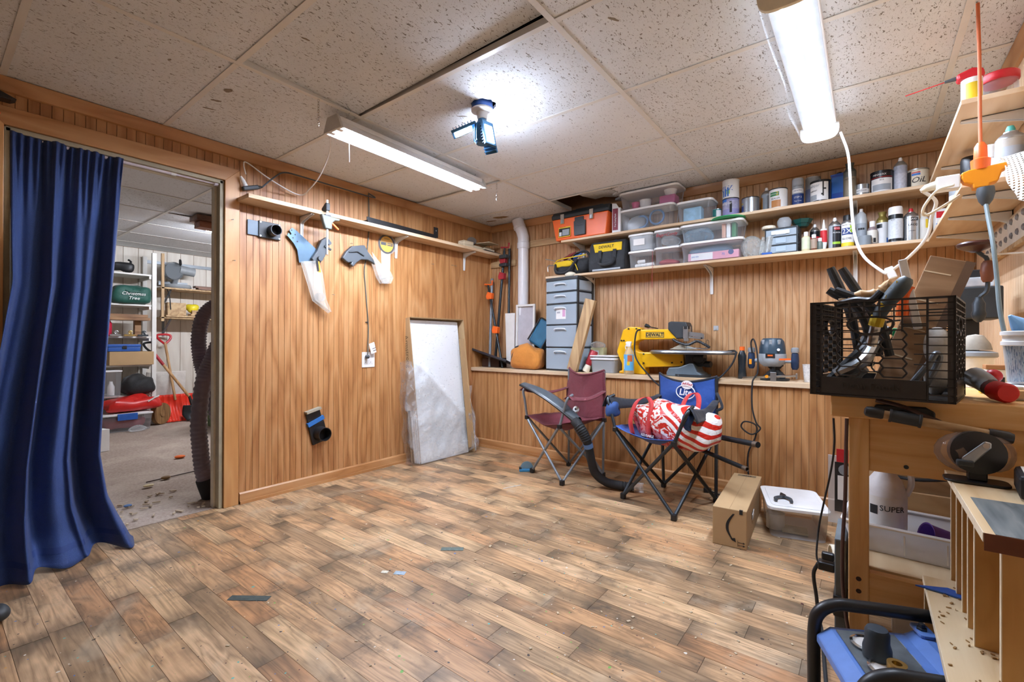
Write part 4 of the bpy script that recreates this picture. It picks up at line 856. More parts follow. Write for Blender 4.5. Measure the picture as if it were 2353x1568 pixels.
obj('film', MB().grid(lambda u, v: V((-.05 + .12 * u + .01 * math.sin(v * 14), TW + .012 + .014 * math.sin(v * 9 + u * 4) + .02 * v * 0, .01 + v * .6)), 10, 22), FILM, tb, smooth=True, ang=180)
obj('film', MB().grid(lambda u, v: V((-.06 + .07 * u, -TW - .03 - .05 * u * (1 - v), .006 + .26 * v + .01 * math.sin(u * 9))), 8, 10), FILM, tb, smooth=True, ang=180)
# ------------------------------------------------------------------ shelves on the back and right walls
Z1, Z2 = 1.909, 1.606          # tops of the upper and lower shelf
SF = 3.445
wall_shelf('wall_shelf', 'upper pine shelf with paint cans along the back wall', MB().box((-2.12, SF, Z1 - .019), (XR - .004, YB - .002, Z1)), SHELF_X, [(('y', YB, -1), x, Z1 - .02, .19, .2) for x in (-2.02, -.06)], (-.9, YB, Z1))
wall_shelf('wall_shelf', 'lower pine shelf with bins and spray cans along the back wall', MB().box((-2.28, SF, Z2 - .019), (XR - .004, YB - .002, Z2)), SHELF_X, [(('y', YB, -1), x, Z2 - .02, .19, .2) for x in (-1.92, -.93, -.06)], (-.9, YB, Z2))
wall_shelf('wall_shelf', 'upper pine shelf coming toward the camera along the right wall', MB().box((.27, 2.33, Z1 - .019), (XR - .002, SF - .002, Z1)), SHELF_Y, [(('x', XR, -1), y, Z1 - .02, .2, .17) for y in (2.5, 3.1)], (XR, 2.9, Z1))
wall_shelf('wall_shelf', 'lower pine shelf coming toward the camera along the right wall', MB().box((.27, 2.33, Z2 - .019), (XR - .002, SF - .002, Z2)), SHELF_Y, [(('x', XR, -1), y, Z2 - .02, .2, .17) for y in (2.46, 2.85, 3.3)], (XR, 2.9, Z2))
for i, (x0, x1, z, lab) in enumerate(((-3.1, -2.78, 1.785, 'short rough batten behind the pipe clamps'), (-2.63, -2.24, 1.945, 'rough knotty batten left of the orange toolbox'))):
    solo('wall_batten', MB().box((x0, YB - .022, z), (x1, YB - .001, z + .062)), LUMBER, lab, 'board', bevel=.002)

def face(x, y): return math.degrees(math.atan2(-x, y))
def ctext(parent, s, size, r, z, m, ang=0, xs=1.0, shear=0, off=0):
    """lettering wrapped round a can of radius r (front of the can is local -y)"""
    o = text('lettering', s, size, m, parent, (0, 0, 0), (90, 0, 0), .0003, xs, shear, off=off)
    for v in o.data.vertices:
        a = v.co.x / r + R(ang); e = r + .0006 - v.co.y * .5
        v.co = V((e * math.sin(a), -e * math.cos(a), v.co.z + z))
    return o
def band(r, z0, z1, a0=0, a1=360, n=32):
    mb = MB(); full = abs(a1 - a0) >= 360
    f = lambda u, v: V((r * math.sin(R(a0 + (a1 - a0) * u)), -r * math.cos(R(a0 + (a1 - a0) * u)), z0 + (z1 - z0) * v))
    return mb.grid(f, n, 1, full)
def paint_can(x, y, z, r, h, label, body, lab=None, la=(-60, 120), lz=(.08, .86), lid=STEEL, extra=(), txt=(), turn=0):
    t = thing('paint_can', label, 'can', (x, y, z), (0, 0, face(x, y) + turn), None)
    obj('body', MB().lathe([(r * .96, .001), (r, .003), (r, h * .96), (r * .97, h * .965)], n=32), body, t, smooth=True)
    obj('rim', MB().lathe([(r * 1.03, h * .955), (r * 1.03, h), (r * .92, h), (r * .9, h * .985), (0, h * .985)], n=32), lid, t, smooth=True)
    obj('base_ring', MB().lathe([(r * 1.02, 0), (r * 1.025, h * .035), (r, h * .04)], n=32, cap=False), lid, t, smooth=True)
    if lab: obj('paper_label', band(r + .0006, h * lz[0], h * lz[1], *la), lab, t, smooth=True)
    for m, a0, a1, z0, z1 in extra: obj('label_patch', band(r + .0011, h * z0, h * z1, a0, a1, 14), m, t, smooth=True)
    for s, size, zz, m, a, *k in txt: ctext(t, s, size, r + .0012, h * zz, m, a, *(k or ()))
    return t
def spray_can(x, y, z, r, h, label, body, cap, kind='cap', capcol=None, bands=(), txt=(), turn=0):
    t = thing('spray_can', label, 'spray can', (x, y, z), (0, 0, face(x, y) + turn))
    hb = h * (.74 if kind != 'full' else .78)
    obj('body', MB().lathe([(r * .9, 0), (r, .004), (r, hb)], n=28), body, t, smooth=True)
    obj('base_ring', MB().lathe([(r * 1.02, .0), (r * 1.03, .007), (r, .008)], n=28, cap=False), STEEL, t, smooth=True)
    if kind == 'nozzle':
        obj('dome', MB().lathe([(r * 1.02, hb), (r, hb + .004), (r * .8, hb + h * .08), (r * .5, hb + h * .13), (r * .48, hb + h * .15), (0, hb + h * .15)], n=28), STEEL if capcol is None else capcol, t, smooth=True)
        obj('nozzle', MB().lathe([(r * .3, hb + h * .15), (r * .33, hb + h * .2), (r * .22, hb + h * .26), (0, h)], n=14), cap, t, smooth=True)
    elif kind == 'cap':
        obj('dome', MB().lathe([(r * 1.02, hb), (r, hb + .004), (r * .78, hb + h * .09), (r * .7, hb + h * .1)], n=28, cap=False), STEEL, t, smooth=True)
        obj('cap', MB().lathe([(r * .74, hb + h * .06), (r * .74, h * .96), (r * .66, h), (0, h)], n=24), cap, t, smooth=True)
    elif kind == 'flare':
        obj('dome', MB().lathe([(r * 1.02, hb), (r * .95, hb + .01), (r * .6, hb + h * .12), (r * .55, hb + h * .16), (r * .72, h), (r * .6, h), (.0, h * .97)], n=28), cap, t, smooth=True)
    else:
        obj('cap', MB().lathe([(r * 1.0, hb), (r * 1.0, h * .95), (r * .9, h), (0, h)], n=28), cap, t, smooth=True)
    for m, a0, a1, z0, z1 in bands: obj('label_band', band(r + .0006, hb * z0, hb * z1, a0, a1, 24), m, t, smooth=True)
    for s, size, zz, m, a, *k in txt: ctext(t, s, size, r + .0012, hb * zz, m, a, *(k or ()))
    return t
# colours of cans and labels
BLACKCAN = mat('black_can', '#16181b', .35); TIN = mat('tin', '#a9b0b5', .3, .85, nz=.08); NAVYL = mat('label_navy', '#27407c', .5); GREENL = mat('label_green', '#2c7a45', .5); TEALC = mat('can_teal', '#1f7d75', .4); TANC = mat('can_tan', '#b3a78c', .5); WHITEL = mat('label_white', '#e8e9e8', .55, nz=.05); GREYL = mat('label_grey', '#9ea6ad', .5, nz=.12); BLUEL = mat('label_blue', '#2f6fc2', .5); LILAC = mat('drip_lilac', '#8b89b8', .5, nz=.2); ORL = mat('label_orange', '#d08a35', .5); REDL = mat('label_red', '#c2232b', .5); YELL = mat('label_yellow', '#e2c22c', .5); LIME = mat('label_lime', '#9fcb35', .5); SAND = mat('label_sand', '#bb7f45', .5)
U = Z1 + .001
# --- upper shelf, left to right
tb = thing('toolbox', 'orange toolbox with black lid and steel latches at the left end of the upper shelf', 'toolbox', (-1.935, 3.55, U))
obj('body', MB().add([(-.24, -.1, 0), (.24, -.1, 0), (.24, .1, 0), (-.24, .1, 0), (-.27, -.115, .185), (.27, -.115, .185), (.27, .115, .185), (-.27, .115, .185)], [(3, 2, 1, 0), (4, 5, 6, 7), (0, 1, 5, 4), (1, 2, 6, 5), (2, 3, 7, 6), (3, 0, 4, 7)]), ORANGE, tb, bevel=.008)
obj('lid', MB().prism([(-.118, .186), (.118, .186), (.118, .215), (.09, .25), (-.085, .25), (-.118, .215)], 'x', -.275, .275), CHAR, tb, bevel=.006)
obj('lid_organizer', MB().box((-.06, -.07, .25), (.2, .06, .262)), CHAR, tb, bevel=.004)
for x in (-.16, .12): lt = obj('latch', MB().box((x - .018, -.128, .135), (x + .018, -.112, .22)), CHROME, tb, bevel=.003); obj('latch_hook', MB().box((x - .01, -.134, .14), (x + .01, -.127, .17)), STEEL, lt)
obj('front_panel', MB().prism([(-.045, .02), (.06, .02), (.065, .14), (.045, .145), (.045, .175), (-.04, .175), (-.04, .145), (-.05, .14)], 'y', -.122, -.104), CHAR, tb, bevel=.003)
sk = obj('sticker', MB().box((-.205, -.1165, .015), (-.085, -.1155, .12)).xf(MX.Rotation(R(-4), 4, 'X')), YELL, tb); obj('sticker_print', MB().box((-.2, -.118, .022), (-.09, -.1172, .092)).xf(MX.Rotation(R(-4), 4, 'X')), INK, sk); obj('sticker_picture', MB().box((-.165, -.1188, .028), (-.098, -.1182, .08)).xf(MX.Rotation(R(-4), 4, 'X')), GREYL, sk); obj('barcode', MB().box((-.196, -.1188, .026), (-.172, -.1182, .06)).xf(MX.Rotation(R(-4), 4, 'X')), WHITEL, sk)
text('lettering', 'STANLEY', .014, INK, tb, (-.165, -.109, .107), (94, 0, 0)); text('lettering', 'PARTS\nORGANIZER', .016, DGREY, tb, (.005, -.1235, .11), (90, 0, 0))
cx = thing('carton', 'tall white and maroon carton squeezed beside the clear bins', 'box', (-1.62, 3.54, U), (0, 0, 8)); obj('box', MB().box((-.035, -.075, 0), (.035, .075, .2)), WHITEL, cx, bevel=.002); obj('open_flap', MB().prism([(-.035, .2), (.02, .2), (-.0, .235), (-.035, .24)], 'y', -.075, -.073), WHITEL, cx); obj('maroon_panel', MB().box((-.03, -.0762, .02), (.014, -.0752, .195)), mat('label_maroon', '#7d1f35', .5), cx); text('lettering', 'Free Coating Resin', .02, WHITEL, cx, (-.008, -.077, .1), (90, -90, 0), xs=.7)
b = storage_bin('storage_bin', 'clear bin with blue and grey contents at the bottom of the upper shelf stack', (-1.36, 3.545, U), 0, .42, .19, .165, WHITE, CLEAR)
solo('rope_coil', MB().tube(arc((-1.3, 3.53, U + .09), .055, 0, 720, 40, 'xz'), .008, 6).tube(arc((-1.42, 3.53, U + .07), .045, 0, 360, 24, 'xz'), .009, 6), mat('blue_grey_cord', '#567ea8', .6), 'coiled blue cord inside the bottom clear bin', 'cord', smooth=True)
solo('grey_cloth', blob((-1.45, 3.57, U + .07), (.16, .1, .12), 3, .015, .8), GREY, 'grey cloth bundle inside the bottom clear bin', 'cloth', smooth=True)
storage_bin('storage_bin', 'clear bin with pink and white contents on top of the upper shelf stack', (-1.345, 3.545, U + .168), 0, .46, .2, .135, WHITE, CLEAR)
Zt = U + .168 + .004
solo('pink_cup', MB().lathe([(.02, 0), (.035, .05), (.034, .055), (0, .05)], (-1.47, 3.53, Z1 + .175), 18), mat('pink_plastic', '#d13d78', .4), 'pink cup at the left inside the top clear bin', 'cup', smooth=True)
solo('white_tub', MB().lathe([(.04, 0), (.045, .06), (.05, .062), (0, .06)], (-1.39, 3.53, Z1 + .175), 20), WHITE, 'white tub inside the top clear bin', 'tub', smooth=True)
solo('pink_box', MB().box((-1.27, 3.5, Zt), (-1.15, 3.6, Zt + .065)), mat('magenta_plastic', '#b4377a', .4), 'magenta box inside the top clear bin', 'box', bevel=.004)
solo('white_cup', MB().lathe([(.035, 0), (.05, .05), (0, .05)], (-1.2, 3.55, Zt + .067), 18), WHITE, 'white cup sitting on the magenta box in the top clear bin', 'cup', smooth=True)
storage_bin('storage_bin', 'small clear bin with pale blue contents beside the upper shelf stack', (-1.0, 3.545, U), 0, .245, .18, .15, WHITE, CLEAR)
solo('packet', MB().box((-1.09, 3.5, U + .006), (-.96, 3.58, U + .11)), mat('pale_blue_pack', '#8fc0dc', .4, nz=.3, ns=20), 'pale blue packet inside the small clear bin', 'packet', bevel=.01)
paint_can(-.863, 3.55, U, .03, .075, 'small teal can left of the stacked paint cans', TEALC, WHITEL, (-10, 90))
c2 = paint_can(-.77, 3.545, U, .054, .13, 'paint can with lilac drips under a white can', LILAC, mat('dripped_label', '#a4a3c0', .5, nz=.3, ns=30), (-70, 70), (.4, .86), BLACKCAN, ((INK, -8, 8, .2, .8), (BLUEL, -75, -30, .8, .95)), (('valspar', .03, .72, WHITEL, -35),))
paint_can(-.77, 3.545, U + .131, .054, .13, 'white paint can with blue print stacked on another can', WHITEL, WHITEL, (-90, 20), (.05, .95), WHITE2, ((BLUEL, -62, -50, .08, .42), (BLUEL, -44, -32, .08, .5), (BLUEL, -26, -14, .08, .56), (LIME, -30, -8, .2, .44)), (('KILZ', .05, .5, BLUEL, -40),))
paint_can(-.645, 3.55, U, .054, .115, 'bare silver can with black lid', TIN, NAVYL, (-100, -50), (.2, .5), BLACKCAN, ((YELL, -100, -55, .62, .68),))
spray_can(-.557, 3.625, U, .033, .19, 'grey spray can with white nozzle behind the sealer can', GREYL, WHITE, 'nozzle', bands=((ORL, -90, -45, .1, .85),))
paint_can(-.474, 3.535, U, .054, .137, 'white sealer can with green badge and number two', WHITEL, WHITEL, (-90, 90), (.05, .9), BLACKCAN, ((SAND, -45, 15, .08, .42), (GREENL, -55, 5, .62, .82)), (('2', .034, .72, YELL, -6), ('SEALER', .017, .5, INK, -18), ('VARATHANE', .01, .72, WHITEL, -32)))
spray_can(-.363, 3.55, U, .033, .19, 'grey-capped spray can lettered STEP 2', GREYL, mat('cap_frost', '#aab3bd', .45), 'full', bands=((WHITEL, -80, 80, .62, .8), (NAVYL, -80, 80, .12, .58)), txt=(('STEP 2', .016, .42, WHITEL, 0), ('Top Coat', .011, .26, WHITEL, 0), ('NeverWet', .011, .72, NAVYL, 0), ('RUST-OLEUM', .008, .92, INK, 0)))
paint_can(-.285, 3.62, U, .042, .2, 'tall pale grey can behind the dripped black can', GREYL, mat('label_mauve', '#7f88a6', .5), (-90, 90), (.05, .6), STEEL)
paint_can(-.238, 3.525, U, .054, .138, 'black can with white label and black drips', BLACKCAN, WHITEL, (-75, 50), (.08, .9), BLACKCAN, ((INK, 12, 20, .25, .9), (INK, 20, 34, .55, .62), (INK, 5, 14, .3, .38), (GREYL, -70, -20, .1, .34)), (('valspar', .024, .76, GREYL, -38), ('CABINET', .012, .52, INK, -42)))
bt = thing('solvent_tin', 'upright blue rectangular solvent tin on the upper shelf', 'tin', (-.142, 3.59, U), (0, 0, -14)); obj('body', MB().box((-.036, -.03, 0), (.036, .03, .18)), mat('tin_blue', '#2351ad', .35), bt, bevel=.004); obj('side_label', MB().box((-.0368, -.028, .01), (-.0362, .028, .17)), GREENL, bt); obj('print', MB().box((-.03, -.0308, .06), (.03, -.0302, .16)), BLUEL, bt); obj('cap', MB().cyl((0, .0, .18), (0, 0, .195), .014), BLACK, bt, smooth=True); obj('rim', MB().box((-.038, -.032, .17), (.038, .032, .181)), mat('tin_blue', '#2351ad'), bt)
spray_can(-.086, 3.515, U, .033, .215, 'dark pewter spray can with flared top and gold label behind the white lead', mat('pewter', '#6b706c', .35, .6), mat('pewter_dark', '#4c5350', .4, .5), 'flare', bands=((mat('label_bronze', '#8b8372', .4, .4), -80, 80, .08, .8),), txt=(('METALLIC', .012, .7, INK, 0),))
paint_can(-.028, 3.535, U, .037, .075, 'small half-pint tin with a white label', TIN, WHITEL, (-80, 80), (.3, .62), STEEL, (), (('RUST-OLEUM', .0085, .46, INK, 0),))
paint_can(.068, 3.545, U, .054, .135, 'black quart can of wood finish with white text label', BLACKCAN, WHITEL, (-62, 62), (.08, .66), BLACKCAN, ((REDL, -62, 62, .7, .72), (GREYL, -50, 50, .14, .4)), (('MINWAX', .016, .82, WHITEL, -12), ('AS IS', .01, .58, INK, 0)))
spray_can(.154, 3.55, U, .032, .205, 'tall lilac-grey speckled spray can with white nozzle', mat('can_speckled', '#a9adbb', .5, nz=.25, ns=70), WHITE, 'nozzle', bands=((mat('label_paleprint', '#c2c5d0', .5, nz=.2, ns=90), -60, 80, .08, .7),))
paint_can(.231, 3.56, U, .05, .115, 'tan can with blue stripe and black scrawl at the right end', TANC, mat('label_cream', '#d7cfba', .55), (-30, 100), (.06, .92), STEEL, ((BLUEL, -30, 14, .66, .76), (REDL, -30, 14, .78, .83), (INK, -100, -34, .06, .9)), (('OiL', .045, .42, INK, 4, 1, .3),))
# --- lower shelf
Lz = Z2 + .001
BAGB = fabric('black_nylon', '#1b1f24', .7, .4, 14); 
tg = thing('tool_bag', 'open black and yellow tool bag with tools sticking out on the lower shelf', 'tool bag', (-2.06, 3.56, Lz))
obj('sack', blob((0, 0, .07), (.38, .18, .14), 6, .02, .6), BAGB, tg, smooth=True); obj('yellow_panel', blob((-.06, -.078, .098), (.2, .04, .06), 2, .008, .6), YELP, tg, smooth=True)
obj('handle', MB().tube(spline([(-.13, -.09, .1), (-.1, -.13, .03), (.0, -.125, .02), (.06, -.1, .09), (.08, -.08, .13)]), .011, 8), BAGB, tg, smooth=True); obj('handle', MB().tube(spline([(-.05, .02, .13), (.03, .0, .19), (.13, -.01, .2), (.18, -.02, .14)]), .012, 8), BAGB, tg, smooth=True)
obj('piping', MB().tube(spline([(.02, -.085, .13), (.07, -.097, .09), (.1, -.1, .03)]), .004, 6), YELP, tg, smooth=True); obj('piping', MB().tube(spline([(-.17, -.06, .1), (-.1, -.085, .14), (.05, -.07, .155), (.15, -.05, .165)]), .005, 6), YELP, tg, smooth=True)
clip_tube('hex_key', [(-2.2, 3.5, Lz + .1), (-2.26, 3.48, Lz + .1), (-2.275, 3.478, Lz + .09), (-2.275, 3.478, Lz + .045)], .004, STEEL, 'bent steel hex key sticking out of the open tool bag', 'hex key')
clip_tube('steel_rod', [(-2.18, 3.52, Lz + .125), (-2.25, 3.5, Lz + .15), (-2.31, 3.49, Lz + .165)], .004, STEEL, 'thin steel rod sticking out of the open tool bag', 'rod')
solo('screwdriver', MB().lathe([(.012, 0), (.016, .02), (.013, .05), (.016, .08), (.01, .1), (.006, .14), (0, .14)], (-2.14, 3.53, Lz + .15), 12, (.9, -.1, .35)), mat('clear_red_handle', '#7c2b2a', .3), 'dark red screwdriver on top of the open tool bag', 'screwdriver', smooth=True)
solo('blue_tool', MB().lathe([(.012, 0), (.015, .03), (.008, .05), (.008, .08), (0, .085)], (-2.04, 3.53, Lz + .15), 12, (.8, .1, .4)), mat('bright_blue_handle', '#2a6fd0', .4), 'blue tool handle on top of the open tool bag', 'tool', smooth=True)
d2 = thing('tool_bag', 'closed black tool bag with yellow panel and strap handles on the lower shelf', 'tool bag', (-1.69, 3.56, Lz))
obj('body', MB().prism([(-.1, 0), (.1, 0), (.1, .1), (.06, .235), (-.045, .25), (-.075, .23), (-.105, .08)], 'x', -.17, .155), BAGB, d2, bevel=.015)
obj('yellow_panel', MB().add([(-.11, -.09, .16), (.125, -.09, .16), (.125, -.083, .226), (-.13, -.083, .23), (-.14, -.083, .23), (-.14, -.083, .23)], [(0, 1, 2, 3)]).xf(MX.Translation((0, .0, 0))), YELP, d2, solid=.008)
for x in (-.06, .07): obj('strap', MB().box((x - .014, -.107, .07), (x + .014, -.1, .17)), BAGB, d2)
obj('handle', MB().tube(spline([(-.06, -.1, .1), (-.055, -.125, .06), (.0, -.135, .045), (.06, -.125, .06), (.07, -.1, .1)]), .012, 8), BAGB, d2, smooth=True); obj('base_strip', MB().box((-.13, -.107, .004), (.12, -.1, .02)), GREYL, d2, bevel=.003); obj('top_flap', MB().box((-.165, -.06, .235), (.15, .05, .252)), BAGB, d2, bevel=.008)
text('lettering', 'DEWALT', .034, INK, d2, (-.01, -.0915, .2), (83, 0, 0)); solo('blue_button', MB().ball((-1.66, 3.57, Lz + .262), (.012, .012, .01)), BLUE, 'small blue button on top of the closed tool bag', 'knob', smooth=True)
storage_bin('storage_bin', 'small clear bin with white fittings at the bottom left of four', (-1.41, 3.545, Lz), 0, .19, .17, .135, WHITE, CLEAR)
storage_bin('storage_bin', 'small clear bin with a white paper label at the top left of four', (-1.41, 3.545, Lz + .138), 0, .19, .17, .13, WHITE, CLEAR2)
storage_bin('storage_bin', 'small clear bin with dark red bits at the bottom right of four', (-1.2, 3.545, Lz), 0, .19, .17, .14, WHITE, CLEAR)
b4 = storage_bin('storage_bin', 'small clear bin with red handwriting at the top right of four', (-1.2, 3.545, Lz + .143), 0, .19, .17, .128, WHITE, CLEAR)
text('lettering', 'Bags+Cordy', .034, mat('marker_red', '#a81e2c', .5), b4, (-.0, -.0875, .085), (94, 0, 0), shear=.3, xs=.95)
solo('paper_label', MB().box((-1.46, 3.4575, Lz + .175), (-1.37, 3.4583, Lz + .225)), PAPER, 'white sticker on the front of the top left small bin', 'label')
for k, (x, z, s) in enumerate(((-1.45, .02, .03), (-1.4, .02, .032), (-1.36, .022, .03), (-1.43, .05, .028))): solo('pipe_fitting', MB().cyl((x, 3.5, Lz + z), (x + .04, 3.52, Lz + z + .005), .014, n=12).ball((x, 3.5, Lz + z), .015), WHITE, ['left', 'middle', 'right', 'topmost'][k] + ' white pipe fitting in the bottom left small bin', 'pipe fitting', smooth=True)
solo('bag_bundle', blob((-1.2, 3.55, Lz + .143 + .05), (.14, .11, .08), 4, .012, .8), FILM, 'bundle of clear bags in the handwritten bin', 'bag', smooth=True)
solo('red_bits', blob((-1.2, 3.54, Lz + .026), (.13, .1, .04), 5, .01, .9), REDM, 'heap of dark red bits in the bottom right small bin', 'hardware', smooth=True)
storage_bin('storage_bin', 'long clear bin holding a pink bag box at the bottom of a pair', (-.88, 3.525, Lz), 0, .41, .2, .14, WHITE, CLEAR)
storage_bin('storage_bin', 'long clear bin of packets on top of a pair, under a green lid', (-.88, 3.525, Lz + .143), 0, .41, .2, .126, WHITE, CLEAR)
bx = thing('bag_box', 'pink and white box of bags lying in the bottom long bin', 'box', (-.87, 3.48, Lz + .006)); obj('box', MB().box((-.17, -.02, 0), (.17, .03, .055)), mat('pack_pink', '#d795a8', .6), bx, bevel=.002); obj('white_panel', MB().box((-.15, -.0208, .004), (-.0, -.0202, .052)), WHITEL, bx); obj('blue_badge', MB().lathe([(.018, 0), (.018, .0008)], (.12, -.0204, .04), 18, (0, -1, 0)), NAVYL, bx); text('lettering', '75', .022, BLUEL, bx, (.07, -.021, .03)); text('lettering', 'great value', .016, BLUEL, bx, (-.12, -.0212, .03), xs=.7)
solo('blue_bundle', blob((-.9, 3.56, Lz + .085), (.3, .1, .06), 7, .012, .7), mat('bundle_blue', '#5d8099', .5), 'slate blue bundle above the pink box in the bottom long bin', 'packet', smooth=True)
solo('clear_packet', blob((-.98, 3.53, Lz + .143 + .058), (.2, .14, .095), 9, .012, .7), clear('packet_film', '#a9cfe6', .3, .15, .8, 18), 'bluish clear packet in the top long bin', 'packet', smooth=True)
for k, (x, m) in enumerate(((-.8, mat('tube_peach', '#d7a58c', .4)), (-.77, WHITEL), (-.735, GREENL))): solo('tube_pack', MB().box((x - .013, 3.47, Lz + .15), (x + .013, 3.54, Lz + .255)), m, ['peach', 'white', 'green'][k] + ' packet standing in the top long bin', 'packet', bevel=.005)
solo('round_cover', MB().lathe([(.105, 0), (.11, .003), (.108, .009), (.095, .011), (.09, .008), (0, .006)], (-.77, 3.47, Lz + .2715), 36), GREEN, 'round green plastic lid lying on the long bins', 'lid', smooth=True)
fb = solo('plastic_bag', blob((-.615, 3.53, Lz + .065), (.11, .1, .125), 5, .02, .8), clear('bag_film', '#dfe3df', .3, .15, .9, 16), 'crumpled clear plastic bag left of the mini drawers', 'bag', smooth=True)
solo('plastic_bag', MB().grid(lambda u, v: V((-.58 + .07 * u + .02 * v, 3.47 + .015 * math.sin(u * 7), Lz + .005 + .02 * u * v + v * .12 * (1 - .2 * u))), 8, 8), clear('bag_film', '#dfe3df'), 'folded flap of clear bag leaning on the mini drawers', 'bag', smooth=True, solid=.001)
solo('blue_scraper', MB().box((-.56, 3.455, Lz), (-.5, 3.49, Lz + .014)), BLUE, 'flat blue scraper lying by the mini drawers', 'scraper', bevel=.003)
md = thing('mini_drawers', 'small charcoal drawer unit with three clear drawers on the lower shelf', 'drawer unit', (-.447, 3.545, Lz), (0, 0, -2))
mb = MB().box((-.095, -.07, 0), (.095, .08, .006)).box((-.095, -.07, .164), (.095, .08, .172)).box((-.095, -.07, .006), (-.089, .08, .164)).box((.089, -.07, .006), (.095, .08, .164)).box((-.089, .074, .006), (.089, .08, .164))
for z in (.056, .109): mb.box((-.089, -.07, z), (.089, .08, z + .005))
obj('frame', mb, CHAR, md)
for k, z in enumerate((.008, .063, .116)):
    dr = obj('drawer', MB().box((-.087, -.073, z), (.087, .07, z + .045)), BLUECL, md, bevel=.002); obj('pull', MB().box((-.03, -.079, z + .006), (.03, -.073, z + .04)), BLUECL, dr, bevel=.003)
for k in range(4): obj('side_brace', MB().obox((.0965, -.02 + .0, .03 + .035 * k), (.003, .1, .012), (35 if k % 2 else -35, 0, 0)), CHAR, md)
obj('label_strip', MB().box((-.055, -.08, .128), (.05, -.0795, .152)), WHITEL, md)
Mz = Lz + .173
solo('jar_lid', MB().lathe([(.038, 0), (.042, .004), (.042, .018), (.036, .022), (0, .022)], (-.525, 3.5, Mz), 16), CREAM, 'cream scalloped jar lid on the mini drawers', 'lid', smooth=True, ang=20)
solo('clear_cup', MB().lathe([(.03, 0), (.042, .035), (.042, .055), (.03, .075), (0, .082)], (-.44, 3.55, Mz), 20), CLEAR2, 'clear domed cup with a paper label on the mini drawers', 'cup', smooth=True)
solo('green_dish', MB().lathe([(.035, 0), (.06, .045), (.064, .046), (.05, .02), (0, .012)], (-.345, 3.6, Mz + .01), 8), mat('dish_green', '#164f48', .4), 'dark green angular dish behind the small bottles', 'dish')
def bottle(x, y, z, r, h, label, body, cap, capr=.55, ch=.2, lab=None, lz=(.1, .7), shoulder=.16, txt=(), extra=()):
    t = thing('bottle', label, 'bottle', (x, y, z), (0, 0, face(x, y))); hb = h * (1 - ch)
    obj('body', MB().lathe([(r * .9, 0), (r, .004), (r, hb - h * shoulder), (r * .8, hb - h * shoulder * .4), (r * capr * .85, hb)], n=24), body, t, smooth=True)
    obj('cap', MB().lathe([(r * capr, hb - .002), (r * capr, h * .985), (r * capr * .9, h), (0, h)], n=18), cap, t, smooth=True)
    if lab: obj('label', band(r + .0006, h * lz[0], h * lz[1], -90, 90), lab, t, smooth=True)
    for m, a0, a1, z0, z1 in extra: obj('label_patch', band(r + .0011, h * z0, h * z1, a0, a1, 12), m, t, smooth=True)
    for s, size, zz, m, a, *k in txt: ctext(t, s, size, r + .0012, h * zz, m, a, *(k or ()))
    return t
bottle(-.312, 3.49, Lz, .024, .125, 'small yellowish bottle with white cap at the front edge', mat('cream_fluid', '#d9d3a8', .4), WHITE, .5, .2, mat('label_pale_green', '#cfd6b6', .5))
spray_can(-.272, 3.6, Lz, .028, .19, 'black and red spray can at the back with white nozzle', BLACKCAN, WHITE, 'nozzle', bands=((REDL, -70, 70, .55, .75),), txt=(('Krylon', .012, .65, WHITEL, 0),))
bottle(-.268, 3.475, Lz, .017, .1, 'tiny brown bottle with white cap', BROWN, WHITE, .7, .22, mat('label_brown_pale', '#a08b78', .5))
bottle(-.238, 3.5, Lz, .016, .078, 'tiny grey-green bottle with white cap', mat('fluid_greygreen', '#66736b', .4), WHITE, .7, .25)
tu = thing('glue_tube', 'upright red and white adhesive tube with pointed nozzle', 'tube', (-.219, 3.52, Lz)); obj('tube_body', MB().lathe([(.002, 0), (.012, .01), (.018, .05), (.018, .135), (.008, .14)], n=18), WHITEL, tu, smooth=True); obj('red_band', band(.0186, .05, .125), REDL, tu, smooth=True); obj('nozzle', MB().lathe([(.009, .138), (.008, .155), (.003, .195), (0, .196)], n=12), WHITEL, tu, smooth=True)
spray_can(-.162, 3.53, Lz, .033, .2, 'black and lime spray can with red badge', GREYL, WHITE, 'nozzle', bands=((BLACKCAN, -20, 90, .05, .95), (LIME, -20, 60, .2, .3), (REDL, -5, 50, .8, .92)), txt=(('FUSION', .012, .68, WHITEL, 20), ('KRYLON', .009, .86, WHITEL, 22)))
spray_can(-.096, 3.51, Lz, .0325, .2, 'black-capped white and yellow gloss spray can lettered 2X', WHITEL, BLACK, 'cap', bands=((NAVYL, -60, 70, .52, .8), (LIME, 20, 70, .6, .9), (YELL, -80, 80, .05, .2)), txt=(('2X', .042, .66, WHITEL, -8), ('GLOSS', .017, .36, INK, -10), ('PAINTER\'S TOUCH', .007, .92, INK, 0)))
bottle(-.03, 3.585, Lz, .03, .245, 'tall pale grey spray bottle behind the grey cup', mat('pale_grey_can', '#b9bfc1', .4), WHITE, .3, .06, None, shoulder=.22, extra=((INK, -30, 30, .45, .5), (GREYL, -50, 50, .3, .62)))
solo('grey_cup', MB().lathe([(.03, 0), (.032, .002), (.033, .055), (.03, .057), (0, .05)], (-.012, 3.49, Lz), 24), mat('cup_grey', '#7d868c', .5), 'grey plastic cap cup standing upside down at the shelf edge', 'cup', smooth=True)
bottle(.024, 3.535, Lz, .025, .15, 'mauve-brown bottle with white cap', mat('fluid_mauve', '#88797a', .4), WHITE, .55, .22, mat('label_ivory', '#d8d4c8', .5), (.1, .62), extra=((INK, 10, 40, .12, .3),))
